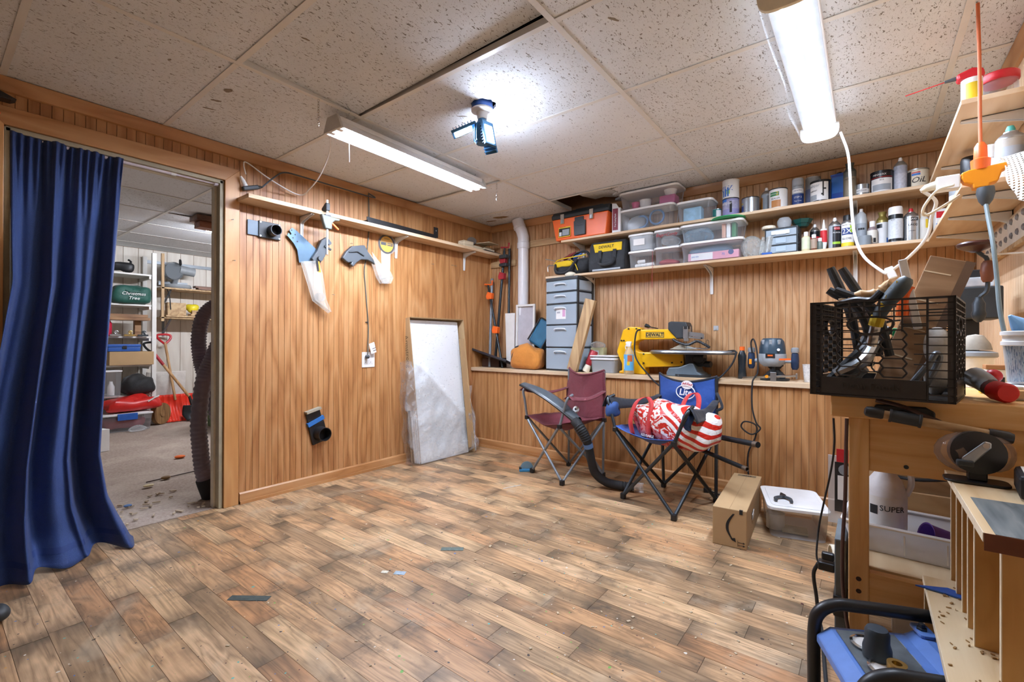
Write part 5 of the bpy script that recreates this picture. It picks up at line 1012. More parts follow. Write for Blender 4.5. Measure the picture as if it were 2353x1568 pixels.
spray_can(.072, 3.575, Lz, .03, .205, 'olive gold metallic spray can', mat('olive_gold', '#a4955a', .35, .5), mat('olive_gold_dark', '#8c7d3f', .35, .5), 'flare', bands=((WHITEL, -90, 90, .08, .92), (BLACKCAN, -60, 0, .7, .86), (BLUEL, 40, 60, .1, .3)))
spray_can(.131, 3.51, Lz, .034, .21, 'black spray can with white cap and white text block', BLACKCAN, WHITE, 'full', bands=((mat('label_printed', '#cfd6db', .5, nz=.15, ns=120), -80, 80, .14, .84),), txt=(('SATIN', .008, .8, INK, -20),))
spray_can(.2, 3.53, Lz, .035, .195, 'silver lacquer spray can with red nozzle', mat('silver_can', '#c9cdd0', .22, .8), RED, 'nozzle', bands=((BLACKCAN, 0, 60, .82, .95),), txt=(('LACQ', .017, .66, INK, 18), ('WID', .015, .88, WHITEL, 22), ('clear gloss', .007, .42, INK, 10)))
bottle(.257, 3.55, Lz, .024, .165, 'white bottle with yellow stain next to the lacquer can', mat('white_hdpe', '#dcdad2', .5), CREAM, .6, .12, None, extra=((YELL, 20, 50, .45, .75),))
cr = thing('carton', 'upright white, red and blue carton at the shelf corner', 'box', (.33, 3.52, Lz), (0, 0, 8)); obj('box', MB().box((-.03, -.025, 0), (.03, .025, .165)), WHITEL, cr, bevel=.002); obj('red_panel', MB().box((-.028, -.0262, .115), (.028, -.0252, .15)), REDL, cr); obj('blue_panel', MB().box((-.028, -.0262, .05), (.028, -.0252, .085)), BLUEL, cr)
# --- right wall, lower shelf
spray_can(.36, 3.2, Lz, .033, .2, 'grey-lidded white aerosol behind the drooping white lead', WHITEL, GREY, 'full', bands=((GREYL, -90, 90, .3, .6), (BLACKCAN, -60, 60, .65, .8)))
spray_can(.37, 2.9, Lz, .036, .25, 'glossy black spray can lettered K on the right shelf', BLACKCAN, BLACK, 'full', bands=((mat('label_violetgrey', '#9697a8', .5, nz=.2, ns=80), -80, 80, .1, .5),), txt=(('KRYLON', .016, .7, WHITEL, 0),))
bottle(.385, 2.62, Lz, .045, .2, 'stout white bottle with orange label and white cap on the right shelf', WHITE, WHITE, .7, .25, ORL, (.1, .3))
spray_can(.41, 2.42, Lz, .04, .2, 'grey can with teal nozzle at the near end of the right shelf', mat('can_putty', '#a8a195', .5), mat('nozzle_teal', '#4fa79b', .5), 'nozzle', bands=((GREYL, -90, 90, .5, .8),))
solo('tape_roll', MB().lathe([(.05, 0), (.055, .0), (.055, .045), (.05, .045), (.035, .045), (.035, 0)], (.4, 2.5, Lz), 28, cap=False), mat('tape_pale', '#d8dbe0', .5), 'pale roll of tape lying on the right shelf', 'tape', smooth=True)
solo('oil_bottle', MB().lathe([(.02, 0), (.02, .1), (.012, .12), (.012, .14), (.016, .142), (0, .15)], (.46, 2.36, Lz), 14), DKBROWN, 'small dark bottle against the wall at the near end of the right shelf', 'bottle', smooth=True)
# --- right wall, upper shelf
wd = thing('lubricant_can', 'small aerosol with red straw trigger at the near end of the top right shelf', 'spray can', (.31, 2.42, U)); obj('body', MB().lathe([(.028, -.0), (.03, .004), (.03, .1)], n=24), WHITEL, wd, smooth=True); obj('trigger_head', MB().prism([(-.04, .1), (.035, .1), (.03, .13), (.0, .14), (-.045, .125)], 'y', -.022, .022), RED, wd, bevel=.008); obj('nozzle', MB().cyl((-.04, 0, .118), (-.075, -.0, .116), .008, .005, 10), DGREY, wd, smooth=True); obj('straw', MB().cyl((-.07, 0, .116), (-.19, 0, .1), .0018, n=6), RED, wd); obj('label', band(.0306, .02, .08, -40, 60), YELL, wd, smooth=True)
jr = thing('snack_jar', 'clear jar with red screw lid and brown contents on the top right shelf', 'jar', (.4, 2.55, U)); obj('glass', MB().lathe([(.05, 0), (.055, .006), (.055, .1), (.05, .115)], n=28), CLEAR, jr, smooth=True); obj('lid', MB().lathe([(.056, .112), (.058, .116), (.058, .14), (.052, .146), (0, .146)], n=28), RED, jr, smooth=True); obj('contents', MB().lathe([(.05, .004), (.05, .04), (0, .045)], n=24), mat('jar_brown', '#6b3b22', .7), jr, smooth=True)
# ------------------------------------------------------------------ things on the ledge
LZ = .771
pp = thing('drain_pipe', 'white vertical drain pipe in the back corner with elbow at the ceiling', 'pipe', (-2.655, 3.62, LZ)); PVC = mat('pvc_white', '#e6e6e8', .35, nz=.03)
obj('pipe', MB().cyl((0, 0, 0), (0, 0, 1.2), .052, n=28), PVC, pp, smooth=True); obj('hub', MB().lathe([(.058, 1.16), (.06, 1.165), (.06, 1.215), (.056, 1.22), (.052, 1.25)], n=28, cap=False), PVC, pp, smooth=True); obj('elbow', MB().tube([(0, 0, 1.2), (0, 0, 1.27), (-.012, -.01, 1.33), (-.035, -.02, 1.38), (-.05, -.03, 1.445)], .056, 28), PVC, pp, smooth=True); obj('elbow_ring', MB().cyl((-.028, -.018, 1.36), (-.036, -.021, 1.383), .061, n=28), PVC, pp, smooth=True)
# pipe clamps
PIPE = mat('black_pipe', '#262c30', .35, .5)
def pipe_clamp(label, a, b, jaw, zs, r=.013):
    t = thing('pipe_clamp', label, 'clamp', a); A, B = V((0, 0, 0)), V(b) - V(a); d = B.normalized()
    obj('pipe', MB().cyl(A, B, r, n=14), PIPE, t, smooth=True)
    for k, (f, big) in enumerate(zs):
        c = A + B * f; j = obj('jaw', MB().add(MB().prism([(-.03, -.03), (.03, -.03), (.035, .03), (-.02, .045), (-.04, .0)], 'y', -.022, .022).v, MB().prism([(0, 0), (1, 0), (1, 1), (0, 1), (0, .5)], 'y', 0, 1).f).xf(MX.Translation(c)), jaw, t, bevel=.004)
        if big:
            obj('screw', MB().cyl(c + d * .03, c + d * .13, .008, n=10), DSTEEL, j, smooth=True); obj('handle', MB().tube([c + d * .125 + V((-.045, 0, .01)), c + d * .13, c + d * .125 + V((.05, 0, 0)), c + d * .125 + V((.055, 0, .045))], .009, 8), jaw, j, smooth=True)
    return t
pipe_clamp('tall pipe clamp with red jaws and crank in the corner', (-2.93, 3.52, LZ + .0), (-2.875, 3.6, 1.93), REDM, ((.92, 1), (.78, 0)))
solo('long_pipe', MB().cyl((-2.775, 3.54, LZ + .001), (-2.825, 3.62, 1.95), .013, n=14), PIPE, 'bare black pipe leaning beside the drain pipe', 'pipe', smooth=True)
solo('pipe_grip', MB().box((-2.9, 3.545, 1.77), (-2.81, 3.6, 1.8)).box((-2.9, 3.545, 1.85), (-2.81, 3.6, 1.885)), CHAR, 'dark clamp dog joining the two upright pipes', 'clamp', bevel=.004)
pipe_clamp('shorter bar clamp with orange jaws leaning across the corner', (-2.79, 3.47, LZ + .001), (-3.07, 3.58, 1.6), ORANGE, ((.86, 1), (.44, 0)), .011)
solo('grey_pipe', MB().cyl((-2.98, 3.5, LZ + .001), (-3.035, 3.6, 1.66), .014, n=14).cyl((-3.031, 3.593, 1.62), (-3.036, 3.602, 1.665), .0155, n=14), GREYSTEEL, 'grey pipe with blue end cap leaning in the corner', 'pipe', smooth=True)
fl = thing('flat_panel', 'dark flat pack panel with blue sticker lying askew on the ledge corner', 'panel', (-2.93, 3.5, .87), (0, 0, 0)); pm_ = MX.Rotation(R(14), 4, 'Y') @ MX.Rotation(R(-18), 4, 'X')
obj('panel', MB().box((-.25, -.11, -.012), (.24, .1, .008)).xf(pm_), mat('panel_dark', '#2b2b31', .35), fl, bevel=.002); obj('sticker', MB().box((.13, -.105, .0085), (.235, -.03, .009)).xf(pm_), mat('sticker_blue', '#8fb0c6', .5), fl)
solo('dark_crate', MB().box((-3.08, 3.5, LZ + .001), (-2.86, 3.66, .86)), mat('dark_walnut_box', '#3a1f14', .6), 'dark brown box in shadow under the flat panel', 'box', bevel=.003)
cf = thing('canvas_frame', 'white stretched canvas seen from the back leaning on the wall', 'canvas', (-2.58, 3.535, LZ), (-1.5, 0, 0))
for a, b in (((-.11, 0, .0), (-.09, .02, .61)), ((.09, 0, .0), (.11, .02, .61)), ((-.09, 0, .59), (.09, .02, .61)), ((-.09, 0, 0), (.09, .02, .02))): obj('stretcher', MB().box(a, b), WHITE2, cf, bevel=.002)
obj('canvas', MB().box((-.105, .02, .004), (.105, .023, .606)), mat('canvas_grey', '#b9b6bb', .8), cf)
solo('white_trim_board', MB().prism([(-2.78, LZ + .001), (-2.69, LZ + .001), (-2.685, 1.3), (-2.8, 1.3)], 'y', 3.52, 3.532), WHITE2, 'white tapered board leaning left of the canvas', 'board', bevel=.002)
ob = thing('work_bag', 'ochre canvas bag with black zip slumped on the ledge', 'bag', (-2.49, 3.465, LZ)); OCH = fabric('ochre_canvas', '#c67e2e', .8, .5, 12)
obj('sack', blob((0, 0, .1), (.31, .16, .19), 11, .03, .45), OCH, ob, smooth=True); obj('zip_flap', blob((-.03, -.02, .195), (.2, .1, .05), 4, .014, .8), BAGB, ob, smooth=True); obj('piping', MB().tube(spline([(-.13, -.06, .02), (-.12, -.085, .1), (-.08, -.075, .17), (.05, -.07, .15), (.12, -.075, .09), (.12, -.07, .02)]), .005, 6), BAGB, ob, smooth=True)
tc = thing('soft_case', 'teal zip case with black edges propped on the ochre bag', 'case', (-2.455, 3.57, .985)); m_ = MX.Rotation(R(28), 4, 'Y') @ MX.Rotation(R(-12), 4, 'X')
obj('shell', MB().box((-.085, -.06, .0), (.085, .05, .25)).xf(m_), mat('case_teal', '#1a5a78', .5), tc, bevel=.02); obj('edge', MB().tube([m_ @ V(p) for p in ((-.087, -.06, .01), (-.087, -.06, .24), (-.07, -.062, .252), (.07, -.062, .252), (.087, -.06, .24), (.087, -.06, .01))], .007, 8), BLACK, tc, smooth=True)
# drawer tower
dt = thing('drawer_tower', 'tall plastic drawer tower with five clear drawers on the ledge', 'drawer unit', (-2.09, 3.55, LZ), (0, 0, -6)); w, d, H = .335, .24, .815; TWF = mat('tower_frame', '#3a3f43', .45)
hs_ = [(.012, .19), (.208, .19), (.404, .175), (.588, .095), (.692, .095)]
mb = MB().box((-w / 2, -d / 2, 0), (w / 2, d / 2, .01)).box((-w / 2 - .004, -d / 2 - .004, H - .02), (w / 2 + .004, d / 2, H))
for x in (-w / 2, w / 2 - .012): mb.box((x, -d / 2, 0), (x + .012, -d / 2 + .025, H)).box((x, d / 2 - .02, 0), (x + .012, d / 2, H))
for z, h in hs_: mb.box((-w / 2, -d / 2, z + h), (w / 2, d / 2, z + h + .008))
mb.box((-w / 2, d / 2 - .006, 0), (w / 2, d / 2, H)); obj('frame', mb, TWF, dt)
for k, (z, h) in enumerate(hs_):
    dr = obj('drawer', MB().box((-w / 2 + .004, -d / 2 - .012, z + .002), (w / 2 - .004, d / 2 - .02, z + h - .004)), BLUECL, dt, bevel=.005)
    obj('handle', MB().tube(spline([(-.06, -d / 2 - .014, z + h - .05), (-.055, -d / 2 - .03, z + h - .035), (0, -d / 2 - .032, z + h - .03), (.055, -d / 2 - .03, z + h - .035), (.06, -d / 2 - .014, z + h - .05)]), .006, 8), mat('handle_frost', '#dfe7ee', .35), dr, smooth=True)
    obj('side_panel', MB().box((w / 2 - .003, -d / 2 + .03, z + .01), (w / 2 + .001, d / 2 - .03, z + h - .008)), BLUECL, dt)
obj('front_sticker', MB().box((-.05, -d / 2 - .0138, .45), (.055, -d / 2 - .0128, .545)), PAPER, dt); obj('sticker_print', MB().box((.02, -d / 2 - .0145, .47), (.05, -d / 2 - .0139, .53)), mat('print_pink', '#d0a0c0', .5), dt); obj('sticker_print', MB().box((-.04, -d / 2 - .0145, .5), (-.005, -d / 2 - .0139, .515)), mat('print_grey', '#b0b0b4', .5), dt)
solo('plastic_fitting', blob((-2.02, 3.46, LZ + H + .02), (.1, .05, .035), 3, .01, .8), CREAM, 'cream plastic fitting lying on top of the drawer tower', 'fitting', smooth=True)
solo('drawer_sheet', MB().obox((-2.1, 3.5, LZ + H + .003), (.2, .1, .004), (0, 0, -8)), PAPER, 'sheet of pale card on top of the drawer tower', 'card')
solo('leaning_plank', MB().obox((-1.885, 3.394, 1.079), (.09, .04, .61), (-1, 16, 0)), LUMBER_Z, 'short thick plank leaning against the drawer tower', 'board', bevel=.002)
gx = thing('carton', 'pale green carton with a small figure printed on it behind the white bin', 'box', (-1.84, 3.61, LZ)); obj('box', MB().box((-.06, -.03, 0), (.06, .04, .205)), mat('carton_palegreen', '#c8c79a', .7), gx, bevel=.002); obj('picture', MB().box((-.055, -.0312, .05), (.02, -.0303, .18)), mat('picture_white', '#dfe4e4', .6), gx); obj('printed_figure', MB().box((-.03, -.032, .06), (-.012, -.0313, .13)), BLUE, gx); obj('film_top', blob((.0, .0, .225), (.11, .06, .05), 5, .012, .9), FILM, gx, smooth=True)
tn = thing('caulk_tube', 'red and cream tapered tube lying tilted before the green carton', 'tube', (-1.87, 3.45, LZ + .02), (0, 0, 0)); ax = V((.35, .25, 1)).normalized(); q_ = V((0, 0, 1)).rotation_difference(ax).to_matrix().to_4x4()
obj('cone', MB().lathe([(.02, .03), (.032, .06), (.036, .16), (.03, .17)], n=20).xf(q_), REDM, tn, smooth=True); obj('nozzle_cup', MB().lathe([(.026, -.02), (.03, .0), (.024, .045), (.02, .05)], n=20).xf(q_), CREAM, tn, smooth=True)
storage_bin('storage_bin', 'milky food container with stacked white lids left of the yellow saw', (-1.72, 3.52, LZ), 0, .22, .17, .125, WHITE, CLEAR2)
solo('container_lid', MB().prism([(x - 1.72, y + 3.52) for x, y in rrect(.235, .185, .03)], 'z', LZ + .131, LZ + .142), WHITE, 'loose white lid lying on the milky food container', 'lid', bevel=.002)
sp = thing('spray_bottle', 'clear spray bottle with blue and orange label before the yellow saw', 'spray bottle', (-1.482, 3.43, LZ)); obj('bottle', MB().lathe([(.037, 0), (.04, .006), (.04, .14), (.034, .175), (.02, .2), (.014, .215)], n=24), clear('bottle_amber', '#efe2c4', .3, .1), sp, smooth=True)
obj('label', band(.0407, .03, .155, -80, 80), mat('label_sky', '#63b2e0', .5), sp, smooth=True); obj('label_patch', band(.0412, .1, .15, 5, 60, 10), mat('label_rust', '#c56a3a', .5), sp, smooth=True); obj('label_patch', band(.0412, .04, .12, -78, -30, 10), mat('label_offwhite', '#dfe2e8', .5), sp, smooth=True); obj('label_patch', band(.0412, .07, .1, 0, 30, 10), YELL, sp, smooth=True)
obj('trigger_head', MB().prism([(-.02, .215), (.014, .215), (.016, .235), (.022, .25), (.016, .258), (-.018, .256), (-.03, .245), (-.02, .238)], 'y', -.011, .011), WHITE, sp, bevel=.004); obj('trigger', MB().tube(spline([(-.02, 0, .236), (-.03, 0, .215), (-.026, 0, .195)]), .004, 6), WHITE, sp, smooth=True)
# scroll saw
ss = thing('scroll_saw', 'yellow scroll saw with black motor head and round grey table on the ledge', 'scroll saw', (-1.35, 3.52, LZ))
F = [(-1.502, 1.145), (-1.42, 1.141), (-1.403, 1.121), (-1.183, 1.122), (-1.125, 1.047), (-1.407, 1.042), (-1.45, 1.025), (-1.46, .996), (-1.458, .963), (-1.415, .944), (-1.079, .941), (-1.073, .864), (-1.09, .844), (-1.373, .827), (-1.367, LZ), (-1.588, LZ), (-1.588, .79), (-1.563, .795), (-1.563, .845), (-1.608, .945), (-1.555, 1.121)]
obj('frame', MB().prism(F, 'y', 3.475, 3.575), YELLOW, ss, bevel=.008, world=True)
for x, z in ((-1.505, 1.128), (-1.44, 1.128), (-1.565, 1.035), (-1.545, 1.035), (-1.09, .875), (-1.16, .868), (-1.38, .93), (-1.38, .86)): obj('bolt', MB().cyl((x, 3.466, z), (x, 3.476, z), .006, n=10), INK, ss, world=True)
lg = obj('badge', MB().box((-1.365, 3.4735, 1.058), (-1.222, 3.4755, 1.1)), mat('badge_frame', '#3b3a2c', .5), ss, world=True); obj('badge_face', MB().box((-1.361, 3.472, 1.062), (-1.226, 3.4736, 1.096)), mat('badge_yellow', '#d9b23a', .5), lg, world=True); text('lettering', 'DEWALT', .036, INK, ss, (-1.2935, 3.471, 1.079), (90, 0, 0), xs=.92, world=True, off=.0012)
M0 = [(-1.19, 1.172), (-1.168, 1.179), (-1.057, 1.172), (-1.045, 1.145), (-1.04, 1.06), (-1.064, 1.051), (-1.125, 1.048), (-1.19, 1.118)]
obj('motor_head', MB().prism(M0, 'y', 3.465, 3.585), CHAR, ss, bevel=.008, world=True); obj('head_bracket', MB().box((-1.07, 3.44, 1.05), (-1.035, 3.52, 1.14)).cyl((-1.052, 3.46, 1.03), (-1.052, 3.46, 1.12), .02, n=14), STEEL, ss, world=True, bevel=.004); obj('tension_knob', MB().cyl((-1.052, 3.46, 1.12), (-1.052, 3.46, 1.14), .024, n=16), BLACK, ss, world=True, smooth=True)
obj('blade_arm', MB().bar((-1.03, 3.46, 1.085), (-.94, 3.46, 1.073), .012, .03).bar((-1.03, 3.45, 1.06), (-.935, 3.45, 1.05), .01, .012).obox((-.935, 3.455, 1.065), (.02, .02, .035)), STEEL, ss, world=True); obj('blade', MB().bar((-1.052, 3.46, .95), (-1.052, 3.46, 1.03), .003, .002), DSTEEL, ss, world=True)
tp = [(-1.02 + .3 * (abs(math.cos(a)) ** .8) * (1 if math.cos(a) > 0 else -1), 3.48 + .15 * math.sin(a)) for a in [2 * math.pi * k / 40 for k in range(40)]]
obj('table', MB().prism(tp, 'z', .936, .962), GREYSTEEL, ss, bevel=.004, world=True); obj('table_rim', MB().tube([(x, y, .95) for x, y in tp], .009, 6, closed=True), STEEL, ss, smooth=True, world=True)
obj('tilt_bracket', MB().cyl((-1.0, 3.5, .9), (-.93, 3.5, .9), .055, n=24).box((-1.06, 3.46, .85), (-.98, 3.56, .945)), CHAR, ss, world=True, bevel=.004); obj('tilt_knob', MB().cyl((-.92, 3.47, .865), (-.88, 3.46, .865), .022, n=14), BLACK, ss, world=True, smooth=True); obj('tilt_ring', MB().tube(arc((-.965, 3.455, .91), .045, 180, 360, 14, 'xz'), .009, 8), BLACK, ss, world=True, smooth=True)
obj('stand_foot', MB().prism([(-1.186, .8), (-1.167, .834), (-1.094, .84), (-1.019, .87), (-.99, .87), (-.965, .81), (-.93, .79), (-.93, LZ), (-1.186, LZ)], 'y', 3.42, 3.6), mat('foot_slate', '#66747d', .45), ss, bevel=.008, world=True); obj('foot_plate', MB().prism([(-1.02 + x, 3.5 + y) for x, y in rrect(.24, .2, .07, 6)], 'z', LZ, LZ + .018), CHAR, ss, world=True)
pts = spline([(-1.15, 3.46, 1.045), (-1.1, 3.44, 1.02), (-1.03, 3.43, 1.005), (-.97, 3.43, 1.03), (-.92, 3.43, 1.01), (-.88, 3.43, .985)], 6)
obj('air_hose', MB().tube(pts, [.008 + .003 * (i % 2) for i in range(len(pts))], 8), BLACK, ss, smooth=True, world=True); obj('hold_down', MB().tube(spline([(-1.05, 3.45, .985), (-.96, 3.44, .98), (-.9, 3.44, .98), (-.89, 3.44, 1.03), (-.905, 3.44, 1.035), (-.9, 3.44, .99)]), .003, 6), CHROME, ss, smooth=True, world=True); obj('sawdust_chute', MB().prism([(-1.19, .968), (-1.0, .968), (-1.06, 1.0), (-1.1, 1.01)], 'y', 3.5, 3.56), mat('chute_beige', '#b7ad97', .7), ss, world=True)
clip_tube('power_cable', [(-1.4, 3.5, 1.12), (-1.425, 3.45, 1.11), (-1.435, 3.43, 1.03), (-1.43, 3.42, .93), (-1.39, 3.4, .86), (-1.32, 3.385, .79), (-1.27, 3.375, .74), (-1.22, 3.37, .7)], .006, BLACKR, 'black cord looping down the front of the yellow saw', 'cord')
clip_tube('power_cable', [(-.8, 3.5, .955), (-.72, 3.42, .965), (-.705, 3.4, .94), (-.73, 3.39, .87), (-.79, 3.37, .79), (-.86, 3.365, .73), (-.9, 3.36, .66)], .006, BLACKR, 'black cord over the right edge of the saw table', 'cord')
pg = thing('plug', 'black three-pin plug resting on the saw arm', 'plug', (-1.34, 3.5, 1.123)); obj('plug_body', MB().lathe([(.006, 0), (.014, .015), (.015, .04), (.0, .042)], (0, 0, .018), 12, (-1, 0, .35)), BLACK, pg, smooth=True); obj('lead', MB().tube(spline([(0, 0, .018), (.03, 0, .012), (.06, .01, .004)]), .004, 6), BLACK, pg, smooth=True)
for s in (-1, 0, 1): obj('prong', MB().bar((-.04, .006 * s, .034), (-.058, .006 * s, .04), .002, .004), BRASS, pg)
for x, z, lab in ((-1.57, 1.13, 'small clear hook stuck on the wall left of the saw'), (-.9, 1.13, 'small clear hook stuck on the wall right of the saw')): solo('wall_hook', MB().box((x - .018, YB - .006, z - .018), (x + .018, YB - .0005, z + .018)).box((x - .006, YB - .016, z - .012), (x + .006, YB - .006, z - .004)), CLEAR2, lab, 'hook', bevel=.002)
# router
ro = thing('plunge_router', 'grey and navy plunge router with two handles and side fence on the ledge', 'router', (-.5, 3.52, LZ)); NAVP = mat('router_navy', '#2d4352', .4); RGR = mat('router_silver', '#a9b1b6', .4)
obj('base', MB().prism([(-.49 + x, 3.52 + y) for x, y in rrect(.17, .15, .06, 6)], 'z', LZ, LZ + .012), CHAR, ro, world=True)
obj('motor_cap', MB().lathe([(.082, .92), (.078, .98), (.07, 1.03), (.055, 1.05), (0, 1.053)], (-.505, 3.52, 0), 24), NAVP, ro, world=True, smooth=True)
for a in (-40, 0, 40): obj('cap_stripe', MB().obox((-.505 + .066 * math.sin(R(a)), 3.52 - .066 * math.cos(R(a)), 1.01), (.016, .012, .06), (16, 0, a)), RGR, ro, world=True)
obj('body', MB().lathe([(.05, .862), (.074, .88), (.084, .91), (.083, .945), (.075, .95)], (-.505, 3.52, 0), 24), RGR, ro, world=True, smooth=True); obj('badge', MB().obox((-.505, 3.437, .935), (.055, .006, .03), (8, 0, 0)), INK, ro, world=True); obj('badge_text', MB().obox((-.505, 3.4335, .937), (.03, .003, .01), (8, 0, 0)), ORANGE, ro, world=True)
obj('power_button', MB().cyl((-.46, 3.45, .975), (-.458, 3.44, .975), .009, n=14), WHITE, ro, world=True, smooth=True)
for s, x in ((-1, -.628), (1, -.372)):
    h = obj('handle', MB().lathe([(.014, .845), (.022, .86), (.024, .9), (.02, .95), (.012, .955)], (x, 3.5, 0), 18), mat('handle_navy', '#1f3350', .45), ro, world=True, smooth=True); obj('handle_knob', MB().lathe([(.021, .955), (.024, .965), (.022, .985), (.012, .99), (0, .99)], (x, 3.5, 0), 18), GREY, h, world=True, smooth=True); obj('handle_stem', MB().cyl((x, 3.5, .9), (x - s * .06, 3.51, .9), .014, n=12), RGR, h, world=True, smooth=True)
obj('trigger', MB().box((-.638, 3.474, .875), (-.622, 3.482, .91)), ORANGE2, ro, world=True); obj('lever', MB().bar((-.455, 3.435, .912), (-.39, 3.45, .914), .012, .012), ORANGE, ro, world=True)
for x in (-.545, -.435): pts = [(x - (x + .49) * .15 * k, 3.52, LZ + .012 + k * .009) for k in range(12)]; obj('plunge_bellows', MB().tube(pts, [.019 + .003 * (k % 2) for k in range(12)], 14), BLACKR, ro, world=True, smooth=True)
obj('collet', MB().cyl((-.495, 3.5, .83), (-.495, 3.5, .87), .013, n=12), DSTEEL, ro, world=True, smooth=True)
for dz, dy in ((0, 0), (.006, .018)): obj('fence_rod', MB().cyl((-.67, 3.42 + dy, LZ + .008 + dz), (-.355, 3.44 + dy, LZ + .036 + dz), .004, n=10), CHROME, ro, world=True, smooth=True)
obj('fence', MB().box((-.5, 3.4, LZ), (-.466, 3.408, .83)), STEEL, ro, world=True, bevel=.002); obj('rod_bridge', MB().box((-.36, 3.42, .79), (-.352, 3.465, .825)), STEEL, ro, world=True, bevel=.002); obj('fence_knob', MB().cyl((-.52, 3.41, .8), (-.52, 3.395, .8), .01, n=12), ORANGE2, ro, world=True, smooth=True)
clip_tube('power_cable', [(-.62, 3.48, .95), (-.625, 3.47, 1.02), (-.61, 3.46, 1.045), (-.59, 3.44, 1.0), (-.575, 3.42, .9), (-.575, 3.41, .82), (-.59, 3.395, .79), (-.6, 3.375, .75), (-.6, 3.37, .6), (-.575, 3.36, .5), (-.55, 3.36, .46), (-.6, 3.35, .42), (-.66, 3.35, .46), (-.64, 3.35, .5), (-.575, 3.36, .48), (-.58, 3.365, .4), (-.62, 3.368, .3), (-.625, 3.37, .2), (-.62, 3.37, .14)], .005, BLACKR, 'black router cord hanging down the panelled wall in a loop', 'cord')
ot2 = thing('stain_bottle', 'dark bottle with orange cap left of the router', 'bottle', (-.69, 3.52, LZ)); obj('bottle', MB().lathe([(.026, 0), (.028, .004), (.024, .08), (.027, .14), (.027, .16), (.016, .19), (.014, .2)], n=20), mat('smoked_plastic', '#2b3338', .25), ot2, smooth=True); obj('cap', MB().lathe([(.017, .196), (.017, .222), (0, .223)], n=16), ORANGE, ot2, smooth=True)
solo('paper_cup', MB().lathe([(.026, 0), (.034, .11), (.036, .112), (.033, .11), (.024, .006), (0, .006)], (-.295, 3.48, LZ), 20), mat('cup_speckle', '#d5d2cc', .6, nz=.3, ns=80), 'small speckled cup on the ledge beside the black crate', 'cup', smooth=True)
# ------------------------------------------------------------------ folding chairs and what stands on the floor
def lerp(a, b, t): return V(a) * (1 - t) + V(b) * t
def camp_chair(label, feet, seat, top, arm, tubem, cloth, edge, r=.0095, armdrop=.0):
    base = (V((*feet[0], 0)) + V((*feet[3], 0))) * .5
    t = thing('folding_chair', label, 'chair', base)
    f = [V((*p, .02)) for p in feet]; s = [V(p) for p in seat]; tp = [V(p) for p in top]; ar = [V(p) for p in arm]
    def T(n, pts, m=tubem, rr=r): return obj(n, MB().tube(pts, rr, 10), m, t, smooth=True, world=True)
    for a, b in ((0, 1), (1, 0), (0, 2), (2, 0), (1, 3), (3, 1), (2, 3), (3, 2)):
        T('leg', [f[a], s[b] - V((0, 0, .015 + .012 * (a % 2)))])
    for i, k in ((2, 0), (3, 1)): T('back_post', [f[i], lerp(f[i], tp[k], .55), tp[k] - V((0, 0, .01))])
    for k, i in ((0, 0), (1, 1)):
        p0, p1 = s[i], ar[k]; back = lerp(s[i + 2], tp[k], .5); T('arm_post', spline([p0 - V((0, 0, .02)), lerp(p0, p1, .55) + V((0, 0, .0)), lerp(p0, p1, .93), p1 + (back - p1) * .12 + V((0, 0, .015))], 5))
    for i in range(4):
        ft = obj('foot', MB().box((f[i].x - .016, f[i].y - .016, 0.0), (f[i].x + .016, f[i].y + .016, .038)), BLACK, t, bevel=.006, world=True)
    for i in range(4): obj('corner_hub', MB().box(s[i] - V((.014, .014, .035)), s[i] + V((.014, .014, -.004))), BLACK, t, bevel=.004, world=True)
    def seatf(u, v):
        p = lerp(lerp(s[0], s[1], u), lerp(s[2], s[3], u), v); sag = 16 * u * (1 - u) * v * (1 - v)
        return p - V((0, 0, .085 * sag + .03 * 4 * u * (1 - u) * (1 - v) ** 2)) + V((0, 0, wob(p, 3, .004, 22)))
    obj('seat', MB().grid(seatf, 18, 18), cloth, t, smooth=True, ang=180, solid=.004, world=True)
    def backf(u, v):
        lo = lerp(s[2], s[3], u) - V((0, 0, .03)); hi = lerp(tp[0], tp[1], u); p = lerp(lo, hi, v)
        n = (s[3] - s[2]).cross(V((0, 0, 1))).normalized()          # toward the back
        dip = 4 * u * (1 - u)
        return p + n * (.05 * dip * (.4 + .6 * v) + wob(p, 5, .006, 14)) - V((0, 0, .045 * dip * v ** 4))
    obj('backrest', MB().grid(backf, 20, 16), cloth, t, smooth=True, ang=180, solid=.005, world=True)
    obj('back_edge', MB().tube([backf(k / 20, 1) for k in range(21)], .007, 6), edge, t, smooth=True, world=True)
    for e in (0, 1): obj('back_edge', MB().tube([backf(e, k / 12) for k in range(13)], .007, 6), edge, t, smooth=True, world=True)
    for k in (0, 1):
        back = lerp(s[k + 2], tp[k], .52); side = (s[1] - s[0]).normalized()
        def armf(u, v, k=k, back=back):
            p = lerp(back, ar[k], v) + side * ((u - .5) * .1 * (0.45 + .55 * v)); return p - V((0, 0, .03 * math.sin(math.pi * v) + .05 * abs(u - .5) * 2 * v * .6 - .012 + armdrop * (abs(u - .5) * 2) ** 2 * v))
        obj('armrest', MB().grid(armf, 8, 12), cloth if edge is cloth else edge, t, smooth=True, ang=180, solid=.004, world=True)
    return t, backf, seatf
MAR = fabric('maroon_nylon', '#6b2530', .7, .5, 10); BLU = fabric('royal_nylon', '#1e4d9c', .6, .45, 9); BLKN = fabric('black_trim_cloth', '#1b2029', .75, .4, 10)
